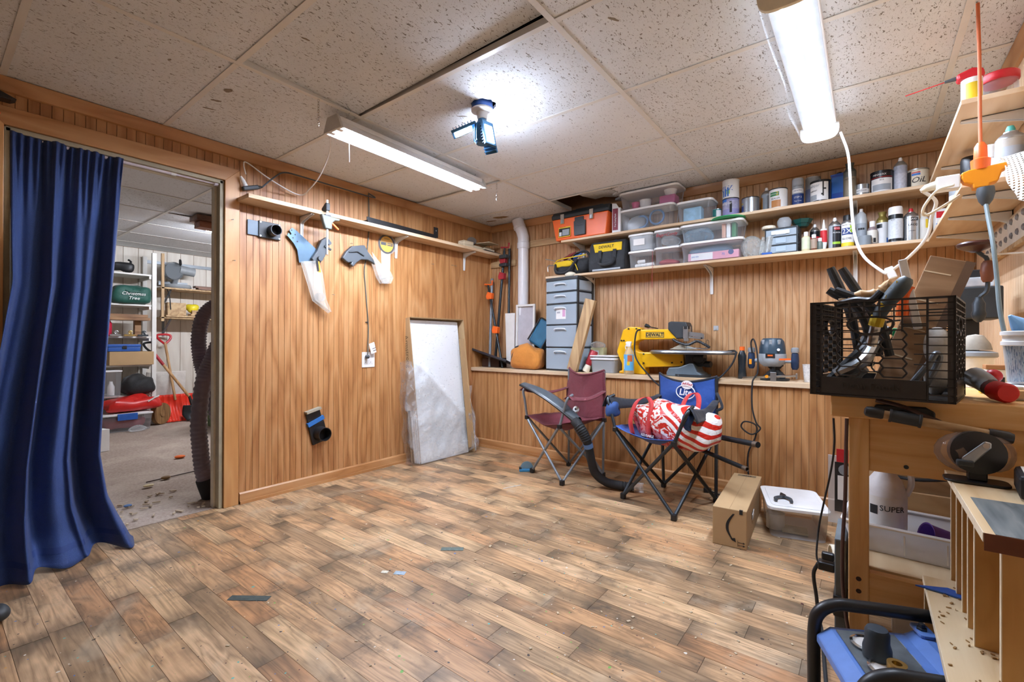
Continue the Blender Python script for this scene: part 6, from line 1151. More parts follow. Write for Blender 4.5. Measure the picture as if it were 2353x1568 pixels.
camp_chair('maroon folding camp chair with grey tube legs by the half wall', [(-2.07, 2.95), (-1.72, 2.82), (-1.95, 3.30), (-1.58, 3.18)], [(-2.115, 2.94, .45), (-1.73, 2.80, .44), (-1.96, 3.28, .45), (-1.55, 3.14, .46)], [(-1.94, 3.285, .812), (-1.565, 3.17, .812)], [(-2.14, 2.92, .655), (-1.655, 2.79, .635)], GREYSTEEL, MAR, MAR)
bc_, backf, seatf = camp_chair('blue and black folding camp chair with printed backrest and black legs', [(-1.262, 2.832), (-.875, 2.66), (-1.136, 3.23), (-.764, 3.129)], [(-1.3, 2.79, .475), (-.867, 2.63, .465), (-1.15, 3.21, .465), (-.755, 3.1, .465)], [(-1.158, 3.225, .806), (-.757, 3.11, .806)], [(-1.37, 2.82, .655), (-.78, 2.62, .645)], DSTEEL, BLU, BLKN, .0105, .05)
for pn, (c_, s_) in enumerate((((-1.33, 2.85, .575), (.065, .085, .09)), ((-.8, 2.67, .555), (.06, .085, .11)))): obj('cup_pouch', blob(c_, s_, 3 + pn, .02, .6), mat('pouch_blue', '#2a4a80', .8), bc_, smooth=True, world=True)
# printed emblem on the blue backrest
nb = V((-.27, -.96, 0)).normalized(); ub = V((.96, -.27, 0)).normalized(); c0 = backf(.56, .8) + nb * .012; rz = math.degrees(math.atan2(ub.y, ub.x))
def ring(rx, rz_, w, n=40): return [c0 + ub * (rx * math.cos(2 * math.pi * k / n)) + V((0, 0, rz_ * math.sin(2 * math.pi * k / n) - .02)) for k in range(n)]
obj('emblem_ring', MB().tube(ring(.068, .045, 0), .0035, 6, closed=True), WHITE, bc_, smooth=True, world=True)
def disc(c, rx, rz_, d): return MB().add([c + nb * d + ub * (rx * math.cos(2 * math.pi * k / 28)) + V((0, 0, rz_ * math.sin(2 * math.pi * k / 28))) for k in range(28)] + [c + nb * (d - .003) + ub * (rx * math.cos(2 * math.pi * k / 28)) + V((0, 0, rz_ * math.sin(2 * math.pi * k / 28))) for k in range(28)], [tuple(range(28))] + [(k, (k + 1) % 28, 28 + (k + 1) % 28, 28 + k) for k in range(28)])
obj('emblem_patch', disc(c0 + V((.01, 0, .028)), .042, .028, .002), WHITE, bc_, world=True)
text('lettering', 'Miller', .036, mat('print_red', '#b8343f', .6), bc_, c0 + nb * .004 + V((.01, 0, .03)), (90, 0, rz), shear=.4, xs=.9, world=True); text('lettering', 'Lite', .06, WHITE, bc_, c0 + nb * .004 + V((.0, 0, -.022)), (90, 0, rz), shear=.2, world=True, off=.001)
obj('strap', MB().tube(spline([(-.752, 3.1, .7), (-.73, 3.07, .67), (-.71, 3.05, .62), (-.735, 3.04, .6)]), .009, 6), BLKN, bc_, smooth=True, world=True)
# red and white shopping bag on the blue chair
def redbag_mat():
    m, t, b = nt('red_print_laminate'); oc = t.nodes.new('ShaderNodeTexCoord').outputs['Object']; sx = t.nodes.new('ShaderNodeSeparateXYZ'); t.links.new(oc, sx.inputs[0])
    lf = noise(t, coords(t, 'Object', (1, 1, 1.4)), 17, 2, .5, 2.2); lr_ = ramp(t, [(.47, (1, 1, 1, 1)), (.53, (0, 0, 0, 1))]); t.links.new(lf, lr_.inputs[0])
    st = mathn(t, 'SINE', mathn(t, 'ADD', mathn(t, 'MULTIPLY', sx.outputs[0], 90), mathn(t, 'MULTIPLY', sx.outputs[2], 130))); ss_ = mathn(t, 'GREATER_THAN', st, -.1)
    right = mathn(t, 'GREATER_THAN', mathn(t, 'ADD', sx.outputs[0], mathn(t, 'MULTIPLY', sx.outputs[2], .8)), .19)
    low = mathn(t, 'LESS_THAN', mathn(t, 'ADD', sx.outputs[2], mathn(t, 'MULTIPLY', sx.outputs[0], .35)), .09)
    leaf = mathn(t, 'MULTIPLY', lr_.outputs[0], mathn(t, 'SUBTRACT', 1.0, mathn(t, 'MULTIPLY', low, .75)))
    w = mathn(t, 'ADD', mathn(t, 'MULTIPLY', right, ss_), mathn(t, 'MULTIPLY', mathn(t, 'SUBTRACT', 1.0, right), leaf))
    t.links.new(mixc(t, w, '#c92a1e', '#eceae6'), b.inputs['Base Color']); b.inputs['Roughness'].default_value = .32; bumpn(t, b, noise(t, oc, 14, 3, .6, 1.2), .5, .02); return m
sb_ = thing('shopping_bag', 'red and white printed shopping bag lying on the blue chair', 'bag', (-.95, 2.87, .40), (0, 0, -20))
obj('sack', blob((0, 0, .115), (.54, .28, .235), 13, .026, .5, n=44, m=26), redbag_mat(), sb_, smooth=True)
REDW = fabric('red_webbing', '#c42a2a', .6)
for x0, x1, yy_, zz in ((-.19, -.06, -.15, .19), (.03, .13, .05, .225)):
    def strap(u, v, x0=x0, x1=x1, yy_=yy_, zz=zz):
        P = spline([(x0, yy_ + .0, zz - .16), (x0 - .005, yy_ - .018, zz - .06), (x0 + .01, yy_ + .02, zz + .05), ((x0 + x1) / 2, yy_ + .05, zz + .085), (x1, yy_ + .02, zz + .05), (x1 + .005, yy_ - .01, zz - .06), (x1, yy_ + .0, zz - .16)], 5)
        p = P[min(len(P) - 1, int(round(v * (len(P) - 1))))]; return p + V(((u - .5) * .034, 0, (u - .5) * .008))
    obj('strap', MB().grid(strap, 2, 30), REDW, sb_, smooth=True, ang=180, solid=.003)
text('lettering', 'FOOD', .03, WHITE, sb_, (.14, -.158, .085), (85, 0, 6)); text('lettering', 'REUSABLE', .022, WHITE, sb_, (-.06, -.166, .05), (80, 0, 0))
# steel pipes poking out of the blue chair
for i, (a, b, rr, lab) in enumerate((((-1.12, 3.24, .43), (-.452, 2.7, .485), .0155, 'upper black steel pipe poking out of the blue chair'), ((-1.0, 3.06, .385), (-.508, 2.7, .35), .0125, 'lower thinner steel pipe poking out under the blue chair'))):
    p = thing('steel_pipe', lab, 'pipe', a); A, B = V((0, 0, 0)), V(b) - V(a); obj('pipe', MB().cyl(A, B, rr, n=18), PIPE, p, smooth=True); obj('threaded_end', MB().lathe([(rr * 1.03, 0), (rr * 1.03, .028), (rr * .8, .0285), (rr * .75, .005)], A + B * .965, 18, tuple(B)), mat('rusty_steel', '#6d5f52', .5, .6), p, smooth=True)
# vacuum hood and hose on the maroon chair
vh = thing('vacuum_hose', 'black ribbed vacuum hose with long flat grey hood lying over the maroon chair', 'hose', (-1.62, 2.86, 0))
def hood(u, v):
    a, b = V((-2.12, 2.9, .69)), V((-1.6, 2.83, .47)); d = (b - a).normalized(); n = d.cross(V((.2, 1, 0))).normalized(); s = n.cross(d)
    w = .05 * math.sin(math.pi * (.12 + .8 * v)) ** .6 + .012; h = .03 * (.6 + .4 * v); t = 2 * math.pi * u
    return a + (b - a) * v + s * (w * math.cos(t)) - n * (h * math.sin(t)) + V((0, 0, .035 * math.sin(math.pi * v)))
obj('hood', MB().grid(hood, 20, 16, True), mat('hood_grey', '#4a5257', .35, nz=.3, ns=8), vh, smooth=True, world=True); obj('hood_rim', MB().tube([hood(.5, k / 16) for k in range(17)], .009, 6), BLACK, vh, smooth=True, world=True); obj('hood_rim', MB().tube([hood(0, k / 16) for k in range(17)], .009, 6), BLACK, vh, smooth=True, world=True)
hp = spline([(-1.62, 2.82, .475), (-1.57, 2.81, .43), (-1.535, 2.82, .37), (-1.52, 2.84, .3), (-1.515, 2.87, .2), (-1.5, 2.9, .11), (-1.44, 2.94, .05), (-1.35, 2.97, .034), (-1.26, 3.0, .034)], 14)
rr = []
for i in range(len(hp)):
    f = i / len(hp); rib = .003 * math.sin(i * 2.2) if (.08 < f < .3 or f > .88) else 0; rr.append((.034 if f < .3 else .03) + rib)
obj('hose', MB().tube(hp, rr, 18), BLACKR, vh, smooth=True, ang=70, world=True); obj('blue_tape', MB().tube(hp[38:44], .0325, 18), mat('tape_slate_blue', '#5d7fae', .5), vh, smooth=True, world=True); obj('clear_end', MB().tube([(-1.265, 3.0, .034), (-1.2, 3.02, .034)], .033, 18, caps=False), FILM, vh, smooth=True, world=True)
kb = thing('dial_knob', 'small white round knob with stem on the maroon chair seat', 'knob', (-1.66, 2.93, .41)); obj('stem', MB().cyl((0, 0, 0), (.0, -.01, .12), .004, n=8), GREY, kb); obj('dial', MB().cyl((0, -.012, .125), (0, -.026, .13), .022, n=20), WHITE, kb, smooth=True); obj('dial_centre', MB().cyl((0, -.026, .13), (0, -.029, .131), .006, n=12), INK, kb)
# blue-footed half round stand on the floor
hr = thing('floor_port', 'small half-round grey plate with blue foot on the floor by the maroon chair', 'dust gate', (-2.13, 2.96, 0), (0, 0, 38)); obj('foot', MB().box((-.06, -.025, 0), (.06, .025, .02)), mat('foot_blue', '#3a87b5', .45), hr, bevel=.004); obj('plate', MB().prism([(.052 * math.cos(R(k * 12)), .02 + .058 * math.sin(R(k * 12))) for k in range(16)], 'y', -.006, .006), mat('plate_bluegrey', '#6c8790', .45), hr, bevel=.002)
for x in (-.052, .052): obj('tab', MB().box((x - .01, -.02, .02), (x + .01, .012, .034)), CHAR, hr, bevel=.002)
# cardboard parcel
ab = thing('parcel_box', 'long cardboard parcel with curved black arrow print on the floor', 'box', (-.545, 2.49, 0), (0, 0, 4)); w, l, h = .156, .72, .19
obj('box', MB().box((-w / 2, 0, 0), (w / 2, l, h)), CARD, ab, bevel=.003)
sm = [V((-.025 + .034 * (1 - ((k / 10) * 2 - 1) ** 2) * -1 + .015, 0, .165 - .125 * k / 10)) for k in range(11)]
sm = []
for k in range(13):
    t_ = k / 12; sm.append((.02 - .03 * math.sin(math.pi * t_ * .95), .168 - .13 * t_, .002 + .0048 * math.sin(math.pi * min(1, .15 + t_ * .8))))
obj('arrow_print', MB().add([(a - ww, -.0012, z) for a, z, ww in sm] + [(a + ww, -.0012, z) for a, z, ww in sm], [(i, i + 1, 13 + i + 1, 13 + i) for i in range(12)]).add([(.006, -.0012, .044), (.026, -.0012, .05), (.03, -.0012, .03), (.02, -.0012, .034), (.012, -.0012, .036)], [(0, 4, 3), (0, 3, 1), (3, 2, 1)]), INK, ab, solid=.0006)
for k in (0, 1): obj('handling_mark', MB().box((.04, -.0014, .016 + .014 * k), (.066, -.0005, .018 + .014 * k)).add([(.062, -.0014, .012 + .014 * k), (.072, -.0014, .017 + .014 * k), (.062, -.0014, .022 + .014 * k)], [(0, 1, 2)]), INK, ab)
obj('handling_bar', MB().box((.037, -.0014, .01), (.0385, -.0005, .04)), INK, ab); obj('edge_tape', MB().box((.045, -.0012, .17), (.06, .01, h + .0012)), INK, ab); obj('label_print', MB().box((-.05, .66, h), (.05, .7, h + .0008)), mat('stamp_outline', '#7d6a4e', .7), ab)
for k in range(9): obj('barcode_bar', MB().box((-.025 + .006 * k, .668, h + .0008), (-.023 + .006 * k + .002 * (k % 2), .692, h + .0014)), INK, ab)
obj('hand_hole', MB().box((w / 2 + .0001, .2, .09), (w / 2 + .0012, .29, .12)), INK, ab); obj('hole_paper', MB().obox((w / 2 + .002, .25, .1), (.002, .07, .03), (10, 0, 0)), PAPER, ab); obj('seam', MB().box((-.0006, .002, h), (.0006, l - .002, h + .0006)), CARD_D, ab)
# lidded bin with pliers
wb_ = storage_bin('storage_bin', 'clear floor bin with white lid under the ledge, pliers on top', (-.325, 2.965, 0), 15, .27, .38, .165, WHITE, CLEAR)
solo('paint_pot', MB().lathe([(.045, 0), (.045, .08), (.047, .082), (0, .08)], (-.4, 2.9, .004), 22), WHITEL, 'white label pot inside the floor bin', 'pot', smooth=True)
solo('paper_slip', MB().obox((-.31, 2.9, .012), (.12, .1, .01), (0, 0, 10)), mat('slip_cream', '#cfc8a8', .8), 'cream slip lying inside the floor bin', 'paper')
plr = thing('pliers', 'dark grey pliers lying open on the white bin lid', 'pliers', (-.352, 2.88, .169), (0, 0, 20)); obj('handle', MB().tube(spline([(-.005, .03, .009), (-.045, .0, .009), (-.05, -.04, .009)]), .008, 8), DGREY, plr, smooth=True); obj('handle', MB().tube(spline([(.005, .03, .009), (.025, -.005, .009), (.02, -.05, .009)]), .008, 8), DGREY, plr, smooth=True); obj('jaws', MB().prism([(-.012, .02), (.012, .02), (.016, .05), (.004, .085), (-.004, .085), (-.014, .05)], 'z', .001, .016), DSTEEL, plr, bevel=.003)
solo('floor_plug', MB().obox((-.86, 3.3, .016), (.05, .03, .03), (0, 0, 20)), BLACK, 'black plug lying on the floor behind the blue chair', 'plug', bevel=.006)
clip_tube('floor_lead', [(-.84, 3.3, .012), (-.75, 3.27, .006), (-.65, 3.3, .006), (-.6, 3.33, .006)], .005, BLACKR, 'black lead on the floor behind the parcel', 'cord')
# flat litter and scraps on the laminate
for i, (x, y, w, d, rz, c, lab) in enumerate(((-1.616, 1.62, .11, .035, 38, '#5c6a64', 'grey-green strip of tape stuck to the floor in the middle'), (-1.94, .815, .16, .035, 36, '#3c4744', 'dark scuffed tape strip on the floor near the left'), (-1.63, 1.31, .05, .03, 30, '#9fb4c4', 'pale bluish label stuck to the floor'), (-1.69, 1.275, .03, .02, 30, '#d8d6c8', 'small white label scrap beside the bluish label'))):
    solo('floor_tape', MB().obox((x, y, .0009), (w, d, .0008), (0, 0, rz)), mat('tape_scrap_%d' % i, c, .7, nz=.3, ns=60), lab, 'tape')
solo('swab_stick', MB().cyl((-2.0, 2.5, .003), (-1.95, 2.64, .003), .002, n=6), PAPER, 'thin white stick on the floor near the maroon chair', 'stick')
random.seed(21); mb = MB()
for k in range(240):
    x = random.gauss(-1.0, .62); y = random.gauss(1.85, .55); s = random.uniform(.002, .008) * (1.6 if random.random() < .08 else 1)
    if -2.9 < x < .3 and .5 < y < 3.3: mb.obox((x, y, s * .18 + .0002), (s * random.uniform(.8, 2.2), s, s * .35), (random.uniform(-6, 6), random.uniform(-6, 6), random.uniform(0, 180)))
o = solo('sawdust_chips', mb, mat('chips_pale', '#bfae92', .9, nz=.3, ns=200), 'pale wood chips and flecks scattered over the laminate floor', 'wood chips'); o['kind'] = 'stuff'
clip_tube('red_thread', [(-1.3, 3.44, 1.72), (-1.3, 3.437, 1.6), (-1.302, 3.437, 1.5), (-1.3, 3.437, 1.44)], .0015, REDM, 'thin red thread dangling over the lower shelf edge', 'thread', n=5)
solo('tool_pouch', blob((-2.5, .17, .03), (.1, .1, .06), 4, .008, .8), CHAR, 'dark rounded tool end on the floor at the left edge', 'tool', smooth=True)
# ------------------------------------------------------------------ workbench, its load and the right wall
BY, BX, BT = 1.74, -.09, .858
wbn = thing('workbench', 'beech workbench with end vise along the right wall', 'workbench', (.2, 2.5, 0))
obj('top', MB().box((BX, BY, BT - .065), (XR - .004, 3.3, BT)), BENCH, wbn, bevel=.004, world=True)
for x, y in ((-.045, BY + .01), (.42, BY + .01), (-.045, 3.2), (.42, 3.2)): obj('leg', MB().box((x, y, 0), (x + .05, y + .05, BT - .065)), BENCH_Z, wbn, bevel=.003, world=True)
obj('end_apron', MB().box((.005, BY + .02, .635), (.42, BY + .04, BT - .066)), BENCH, wbn, bevel=.002, world=True); obj('end_stretcher', MB().box((.005, BY + .012, .245), (.42, BY + .045, .33)), BENCH, wbn, bevel=.002, world=True)
for x in (-.04, .425): obj('side_stretcher', MB().box((x, BY + .06, .25), (x + .03, 3.2, .32)), BENCH_Z, wbn, bevel=.002, world=True)
obj('lower_shelf', MB().box((.0, BY + .05, .322), (.44, 3.2, .334)), PLY, wbn, world=True)
for x, z in ((-.02, .305), (-.02, .268)): obj('dowel_hole', MB().cyl((x, BY + .0095, z), (x, BY + .0105, z), .007, n=12), mat('hole_dark', '#3b2413', .8), wbn, world=True)
for x in (.09, .32): obj('screw', MB().cyl((x, BY + .018, .66), (x, BY + .021, .66), .006, n=10), DSTEEL, wbn, world=True)
ev = thing('end_vise', 'wooden vise handle with black rubber ends and black barrel at the bench end', 'vise', (.08, BY - .09, .815))
obj('jaw_plate', MB().prism([(-.07, .0), (-.06, .025), (.05, .025), (.07, .012), (.07, -.008), (-.07, -.014)], 'y', .075, .088), BLACK, ev, bevel=.004); obj('screw', MB().cyl((0, .0, 0), (0, .08, 0), .014, n=16), DSTEEL, ev, smooth=True)
hd = V((.286, .0, -.042)).normalized(); h0 = V((-.081, -.0, .012))
obj('handle', MB().cyl(h0 + hd * .03, h0 + hd * .27, .0115, n=16), LUMBER, ev, smooth=True)
obj('rubber_end', MB().lathe([(.0125, 0), (.0145, .004), (.0155, .03), (.013, .04), (.006, .044), (0, .044)], h0 + hd * .038, 18, tuple(-hd)), BLACK, ev, smooth=True); obj('rubber_end', MB().lathe([(.0145, 0), (.0155, .004), (.0155, .035), (.012, .044), (0, .046)], h0 + hd * .245, 18, tuple(hd)), BLACK, ev, smooth=True)
obj('barrel', MB().lathe([(.0185, 0), (.0185, .005), (.0165, .006), (.0165, .062), (.0185, .063), (.0185, .068)], h0 + hd * .05, 20, tuple(hd)), CHAR, ev, smooth=True)
# milk crate with honeycomb sides
cr_ = thing('milk_crate', 'black plastic milk crate with honeycomb sides full of tools on the bench', 'crate', (-.141, 1.70, BT + .004), (0, 0, -10)); CB = mat('crate_black', '#2a2622', .5, nz=.3, ns=18); W_, H_ = .328, .282
def seg(mb, a, b, w, th, side):
    """flat rib in the plane of a wall; side maps (s, z, depth) to local"""
    (s0, z0), (s1, z1) = a, b; d = math.hypot(s1 - s0, z1 - z0) or 1e-6; nx, nz_ = -(z1 - z0) / d * w / 2, (s1 - s0) / d * w / 2
    q = [(s0 + nx, z0 + nz_), (s1 + nx, z1 + nz_), (s1 - nx, z1 - nz_), (s0 - nx, z0 - nz_)]
    mb.add([side(s, z, 0) for s, z in q] + [side(s, z, th) for s, z in q], [(0, 1, 2, 3), (7, 6, 5, 4), (0, 4, 5, 1), (1, 5, 6, 2), (2, 6, 7, 3), (3, 7, 4, 0)])
sides = {'front': lambda s, z, d: V((s, d, z)), 'back': lambda s, z, d: V((W_ - s, W_ - d, z)), 'right': lambda s, z, d: V((W_ - d, s, z)), 'left': lambda s, z, d: V((d, W_ - s, z))}
for nm, sd in sides.items():
    mb = MB(); seg_ = lambda a, b, w=.004, th=.014: seg(mb, a, b, w, th, sd)
    for z in (.002, H_ - .002): seg_((0, z), (W_, z), .005, .016)
    for z in (.265, .248, .232): seg_((0, z), (W_, z), .003)
    for s in (.0, .027, .27, W_ * .985): seg_((s + .002, 0), (s + .002, H_), .004, .016)
    for z in [.02 + .022 * k for k in range(11)]:
        seg_((0, z), (.027, z), .003, .012); seg_((.27, z), (W_, z), .003, .012)
    for s in (.065, .1, .135, .17, .22): seg_((s, .232), (s, H_), .003, .012)
    for s in (.065, .22): seg_((s, .19), (s, .232), .003, .012)
    seg_((.027, .21), (.07, .21)); seg_((.22, .21), (.27, .21)); seg_((.027, .195), (.07, .195)); seg_((.22, .205), (.27, .205))
    # honeycomb
    hx, hz = .046, .0265
    for c in range(-1, 6):
        for r_ in range(0, 6):
            cx_ = .047 + c * .051; cz = .062 + r_ * hz + (hz / 2 if c % 2 else 0)
            pts_ = [(cx_ - .030, cz), (cx_ - .016, cz + hz / 2), (cx_ + .016 + .0, cz + hz / 2), (cx_ + .030, cz), (cx_ + .016, cz - hz / 2), (cx_ - .016, cz - hz / 2)]
            pts_ = [(cx_ - .030, cz), (cx_ - .021, cz + hz / 2), (cx_ + .021, cz + hz / 2), (cx_ + .030, cz), (cx_ + .021, cz - hz / 2), (cx_ - .021, cz - hz / 2)]
            for a, b in zip(pts_, pts_[1:] + pts_[:1]):
                if .026 < min(a[0], b[0]) and max(a[0], b[0]) < .272 and .056 < min(a[1], b[1]) and max(a[1], b[1]) < .205:
                    mid = ((a[0] + b[0]) / 2 - .148, (a[1] + b[1]) / 2 - .215)
                    if (mid[0] / .055) ** 2 + (mid[1] / .028) ** 2 > 1: seg_(a, b, .0035, .012)
    for z in (.1, .128, .155, .183): seg_((.027, z), (.045, z), .003, .012); seg_((.245, z), (.27, z), .003, .012)
    e_ = [(.148 + .053 * math.cos(2 * math.pi * k / 28), .214 + .026 * math.sin(2 * math.pi * k / 28) * (1.15 if k > 14 else .75)) for k in range(29)]
    for a, b in zip(e_, e_[1:]): seg_(a, b, .005, .016)
    obj('side_wall', mb, CB, cr_)
    obj('lower_panel', MB().add(*(lambda t: (t.v, t.f))((lambda m2: (seg(m2, (.027, .031), (.272, .031), .05, .006, sd), m2)[1])(MB()))), CB, cr_)
obj('floor_grid', MB().box((.004, .004, 0), (W_ - .004, W_ - .004, .006)), CB, cr_); obj('base_foot', MB().box((.02, .02, -.003), (W_ - .02, W_ - .02, .0)), CB, cr_)
text('lettering', 'Dean Foods', .026, mat('crate_emboss', '#2c2a27', .5), cr_, (.148, -.0008, .033), (90, 0, 0), xs=1.05, ext=.0008)
def inC(x, y, z): return XFM[cr_] @ V((x, y, z))
def tool(name, label, cat, build): t = thing(name, label, cat, inC(.16, .16, .008)); build(t); return t
def crate_obj(t, n, pts, r, m, k=4, nn=10): return obj(n, MB().tube(spline([inC(*p) for p in pts], k), r, nn), m, t, smooth=True, world=True)
cb = solo('slotted_board', MB().box((-.052, -.01, -.0), (.052, .01, .43)), wood('walnut_slab', ['#8a6a4c', '#9c7b5a', '#ad8d6b'], 'x', 1.2), 'brown slotted board leaning out of the milk crate', 'board', loc=(.058, 1.80, .872), rot=(-13, 19, -4), bevel=.002)
for k, zc in enumerate((.11, .2, .29, .38)): obj('slot', MB().box((-.052, -.0107, zc - .002), (.012, -.0101, zc + .002)), mat('slot_pale', '#d9c8a8', .7), cb)
obj('dark_band', MB().box((.03, -.0106, .0), (.052, -.0102, .43)), mat('band_brown', '#6e5642', .6), cb)
t = thing('utility_knife', 'grey and yellow rubber handle standing out of the milk crate', 'knife', inC(.13, .1, .1)); crate_obj(t, 'handle', [(.155, .08, .235), (.175, .075, .275), (.205, .07, .315), (.225, .07, .345)], [.015, .017, .018, .019, .02, .021, .0215, .022, .022, .0215, .02, .018, .012], mat('grip_slate', '#4d5a60', .5), 4, 14); crate_obj(t, 'shaft', [(.125, .1, .09), (.15, .085, .215), (.157, .08, .24)], .014, CHROME); crate_obj(t, 'collar', [(.148, .085, .21), (.156, .08, .238)], .0185, YELL)
for k in range(4):
    p0 = V((.163 + .012 * k, .056 - .001 * k, .262 + .02 * k)); obj('grip_mark', MB().add([inC(*p0), inC(*(p0 + V((.012, .0, .004)))), inC(*(p0 + V((.002, .0, .016))))], [(0, 1, 2)]), YELL, t, solid=.002, world=True)
for k, (x, z0, z1, lab) in enumerate(((.012, .26, .41, 'tall'), (.05, .26, .4, 'second'), (.02, .26, .33, 'short'), (.045, .26, .325, 'curved'))):
    solo('bar_clamp', MB().tube(spline([inC(x + .07 + .02 * k, .22 - .03 * k, .12), inC(x + .05 + .015 * k, .2 - .03 * k, z0), inC(x, .18 - .03 * k, z1)], 5), [.012] * 4 + [.014] * 6 + [.012], 10), CHAR, lab + ' charcoal handle leaning out of the left of the crate', 'clamp', smooth=True)
HS = wood('saw_handle_wood', ['#b98a58', '#caa06e', '#d8b384'], 'x')
solo('hand_saw', MB().tube(spline([inC(.06, .1, .285), inC(.1, .1, .305), inC(.15, .11, .31), inC(.175, .11, .335), inC(.185, .11, .3)], 5), [.012 + .004 * (i % 3 == 0) for i in range(21)], 10), HS, 'curved pale wooden saw handle on top of the crate', 'saw', smooth=True)
solo('hand_tool', MB().tube(spline([inC(.05, .07, .275), inC(.1, .07, .288), inC(.14, .07, .285), inC(.165, .07, .31)], 5), .011, 10), mat('flecked_black', '#26282a', .4, nz=.9, ns=90), 'black flecked handle lying across the crate top', 'tool handle', smooth=True)
solo('screwdriver', MB().tube(spline([inC(.2, .16, .24), inC(.205, .16, .3), inC(.215, .16, .33)], 4), .016, 10), ORANGE, 'orange handle behind the grey grip in the crate', 'tool handle', smooth=True)
solo('white_stick', MB().bar(inC(.235, .17, .2), inC(.2, .16, .41), .026, .02), WHITE, 'white square stick standing in the crate', 'stick', bevel=.002)
crd = [('dark_tool', [(.03, .05, .03), (.1, .09, .12), (.16, .2, .2)], .014, CHAR, 'dark metal bar lying diagonally inside the crate'), ('steel_tool', [(.06, .03, .06), (.12, .05, .1), (.14, .12, .16)], .018, STEEL, 'shiny steel tool inside the crate'), ('loop_tool', [(.22, .04, .02), (.27, .04, .1), (.285, .05, .13), (.29, .06, .11), (.26, .05, .03)], .008, GREYSTEEL, 'bent grey wire frame inside the crate at the right'), ('round_tool', [(.08, .06, .02), (.1, .07, .07), (.12, .07, .09)], .024, GREY, 'rounded grey tool head inside the crate'), ('black_tool', [(.04, .25, .02), (.1, .2, .14), (.13, .22, .22)], .022, BLACK, 'thick black tool at the back of the crate')]
for n, p, r_, m, lab in crd: solo(n, MB().tube(spline([inC(*a) for a in p], 4), r_, 10), m, lab, 'tool', smooth=True)
solo('knit_glove', blob(inC(.27, .2, .1), (.07, .1, .2), 4, .012, .8), mat('glove_white', '#d3d0c8', .9, bump=.5), 'off-white knit glove inside the right of the crate', 'glove', smooth=True)
solo('green_block', MB().obox(inC(.2, .22, .19), (.06, .03, .03), (0, 0, -10)), GREEN, 'green block near the top inside the crate', 'block', bevel=.003)
# things behind the crate on the bench
dpz = thing('drill_press', 'black drill press head on a column behind the crate', 'drill press', (.38, 2.7, BT + .001))
obj('head', MB().box((-.09, -.09, .26), (.045, .12, .39)), CHAR, dpz, bevel=.006); obj('column', MB().box((-.06, -.03, .0), (-.015, .04, .26)), BLACK, dpz, bevel=.003); obj('foot', MB().box((-.1, -.1, 0), (.06, .1, .02)), BLACK, dpz, bevel=.003)
solo('clear_case', MB().box((.29, 2.62, BT + .393), (.4, 2.72, BT + .43)), CLEAR2, 'small clear parts case on top of the drill press', 'case', bevel=.004)
solo('black_case', MB().box((.33, 2.7, BT + .432), (.41, 2.78, BT + .47)), BLACK, 'small black box on the clear parts case', 'case', bevel=.004)
hb_ = thing('hand_brace', 'old hand brace with dark round head and wooden handle hanging above the bench', 'hand drill', (.345, 2.45, 1.13))
obj('head', MB().lathe([(.012, 0), (.03, .008), (.052, .02), (.056, .03), (.05, .037), (.02, .042), (0, .042)], (-.02, 0, .235), 24), DKBROWN, hb_, smooth=True)
obj('crank', MB().tube(spline([(-.018, 0, .24), (-.005, 0, .225), (.008, 0, .21), (.01, 0, .19), (.012, 0, .12), (.008, 0, .085), (-.008, 0, .065), (-.012, 0, .04)], 4), .007, 8), DSTEEL, hb_, smooth=True); obj('handle', MB().lathe([(.012, 0), (.017, .01), (.021, .04), (.017, .07), (.011, .08)], (.011, 0, .12), 16), BROWN, hb_, smooth=True); obj('chuck', MB().lathe([(.006, -.03), (.016, -.02), (.022, .0), (.018, .015), (.019, .04), (.012, .055), (.01, .065)], (-.012, 0, -.0), 16), DSTEEL, hb_, smooth=True)
obj('hook_bar', MB().bar((-.0, .0, .222), (.13, .02, .222), .012, .005), WHITE2, hb_)
jw = thing('white_jar', 'white pot with grey lid and dusty cone on the bench behind the crate', 'pot', (.315, 2.38, BT + .001)); obj('pot', MB().lathe([(.028, 0), (.03, .02), (.045, .06), (.05, .1), (.052, .11)], n=24), mat('frosted_white', '#e2e2dc', .45), jw, smooth=True); obj('lid', MB().lathe([(.056, .11), (.06, .115), (.058, .128), (.04, .134), (0, .136)], n=24), GREY, jw, smooth=True); obj('dusty_cone', MB().lathe([(.045, .137), (.04, .16), (.022, .19), (0, .195)], n=18), mat('dusty_grey', '#a39d90', .9, nz=.3), jw, smooth=True)
yb = solo('yellow_box', MB().box((.29, 2.1, BT + .001), (.34, 2.14, BT + .035)), YELL, 'small yellow box behind the red-ended tool', 'box', bevel=.002)
rg = thing('heat_gun', 'dark tool with bright red rubber end lying beside the crate', 'power tool', (.262, 1.875, BT + .001), (0, 0, -35)); obj('body', MB().tube([(-.05, .06, .06), (-.02, .04, .05), (.02, .0, .035)], [.03, .028, .024], 14), GREY, rg, smooth=True); obj('grip', MB().tube([(.01, .01, .038), (.045, -.02, .028)], [.024, .026], 14), mat('grip_maroon', '#4e2020', .5), rg, smooth=True); obj('rubber_end', MB().tube([(.04, -.016, .03), (.075, -.045, .027), (.08, -.049, .027)], [.027, .0265, .022], 16), mat('rubber_red', '#c81d1d', .5), rg, smooth=True); obj('red_button', MB().ball((-.01, .07, .065), (.02, .02, .02)), RED, rg, smooth=True)
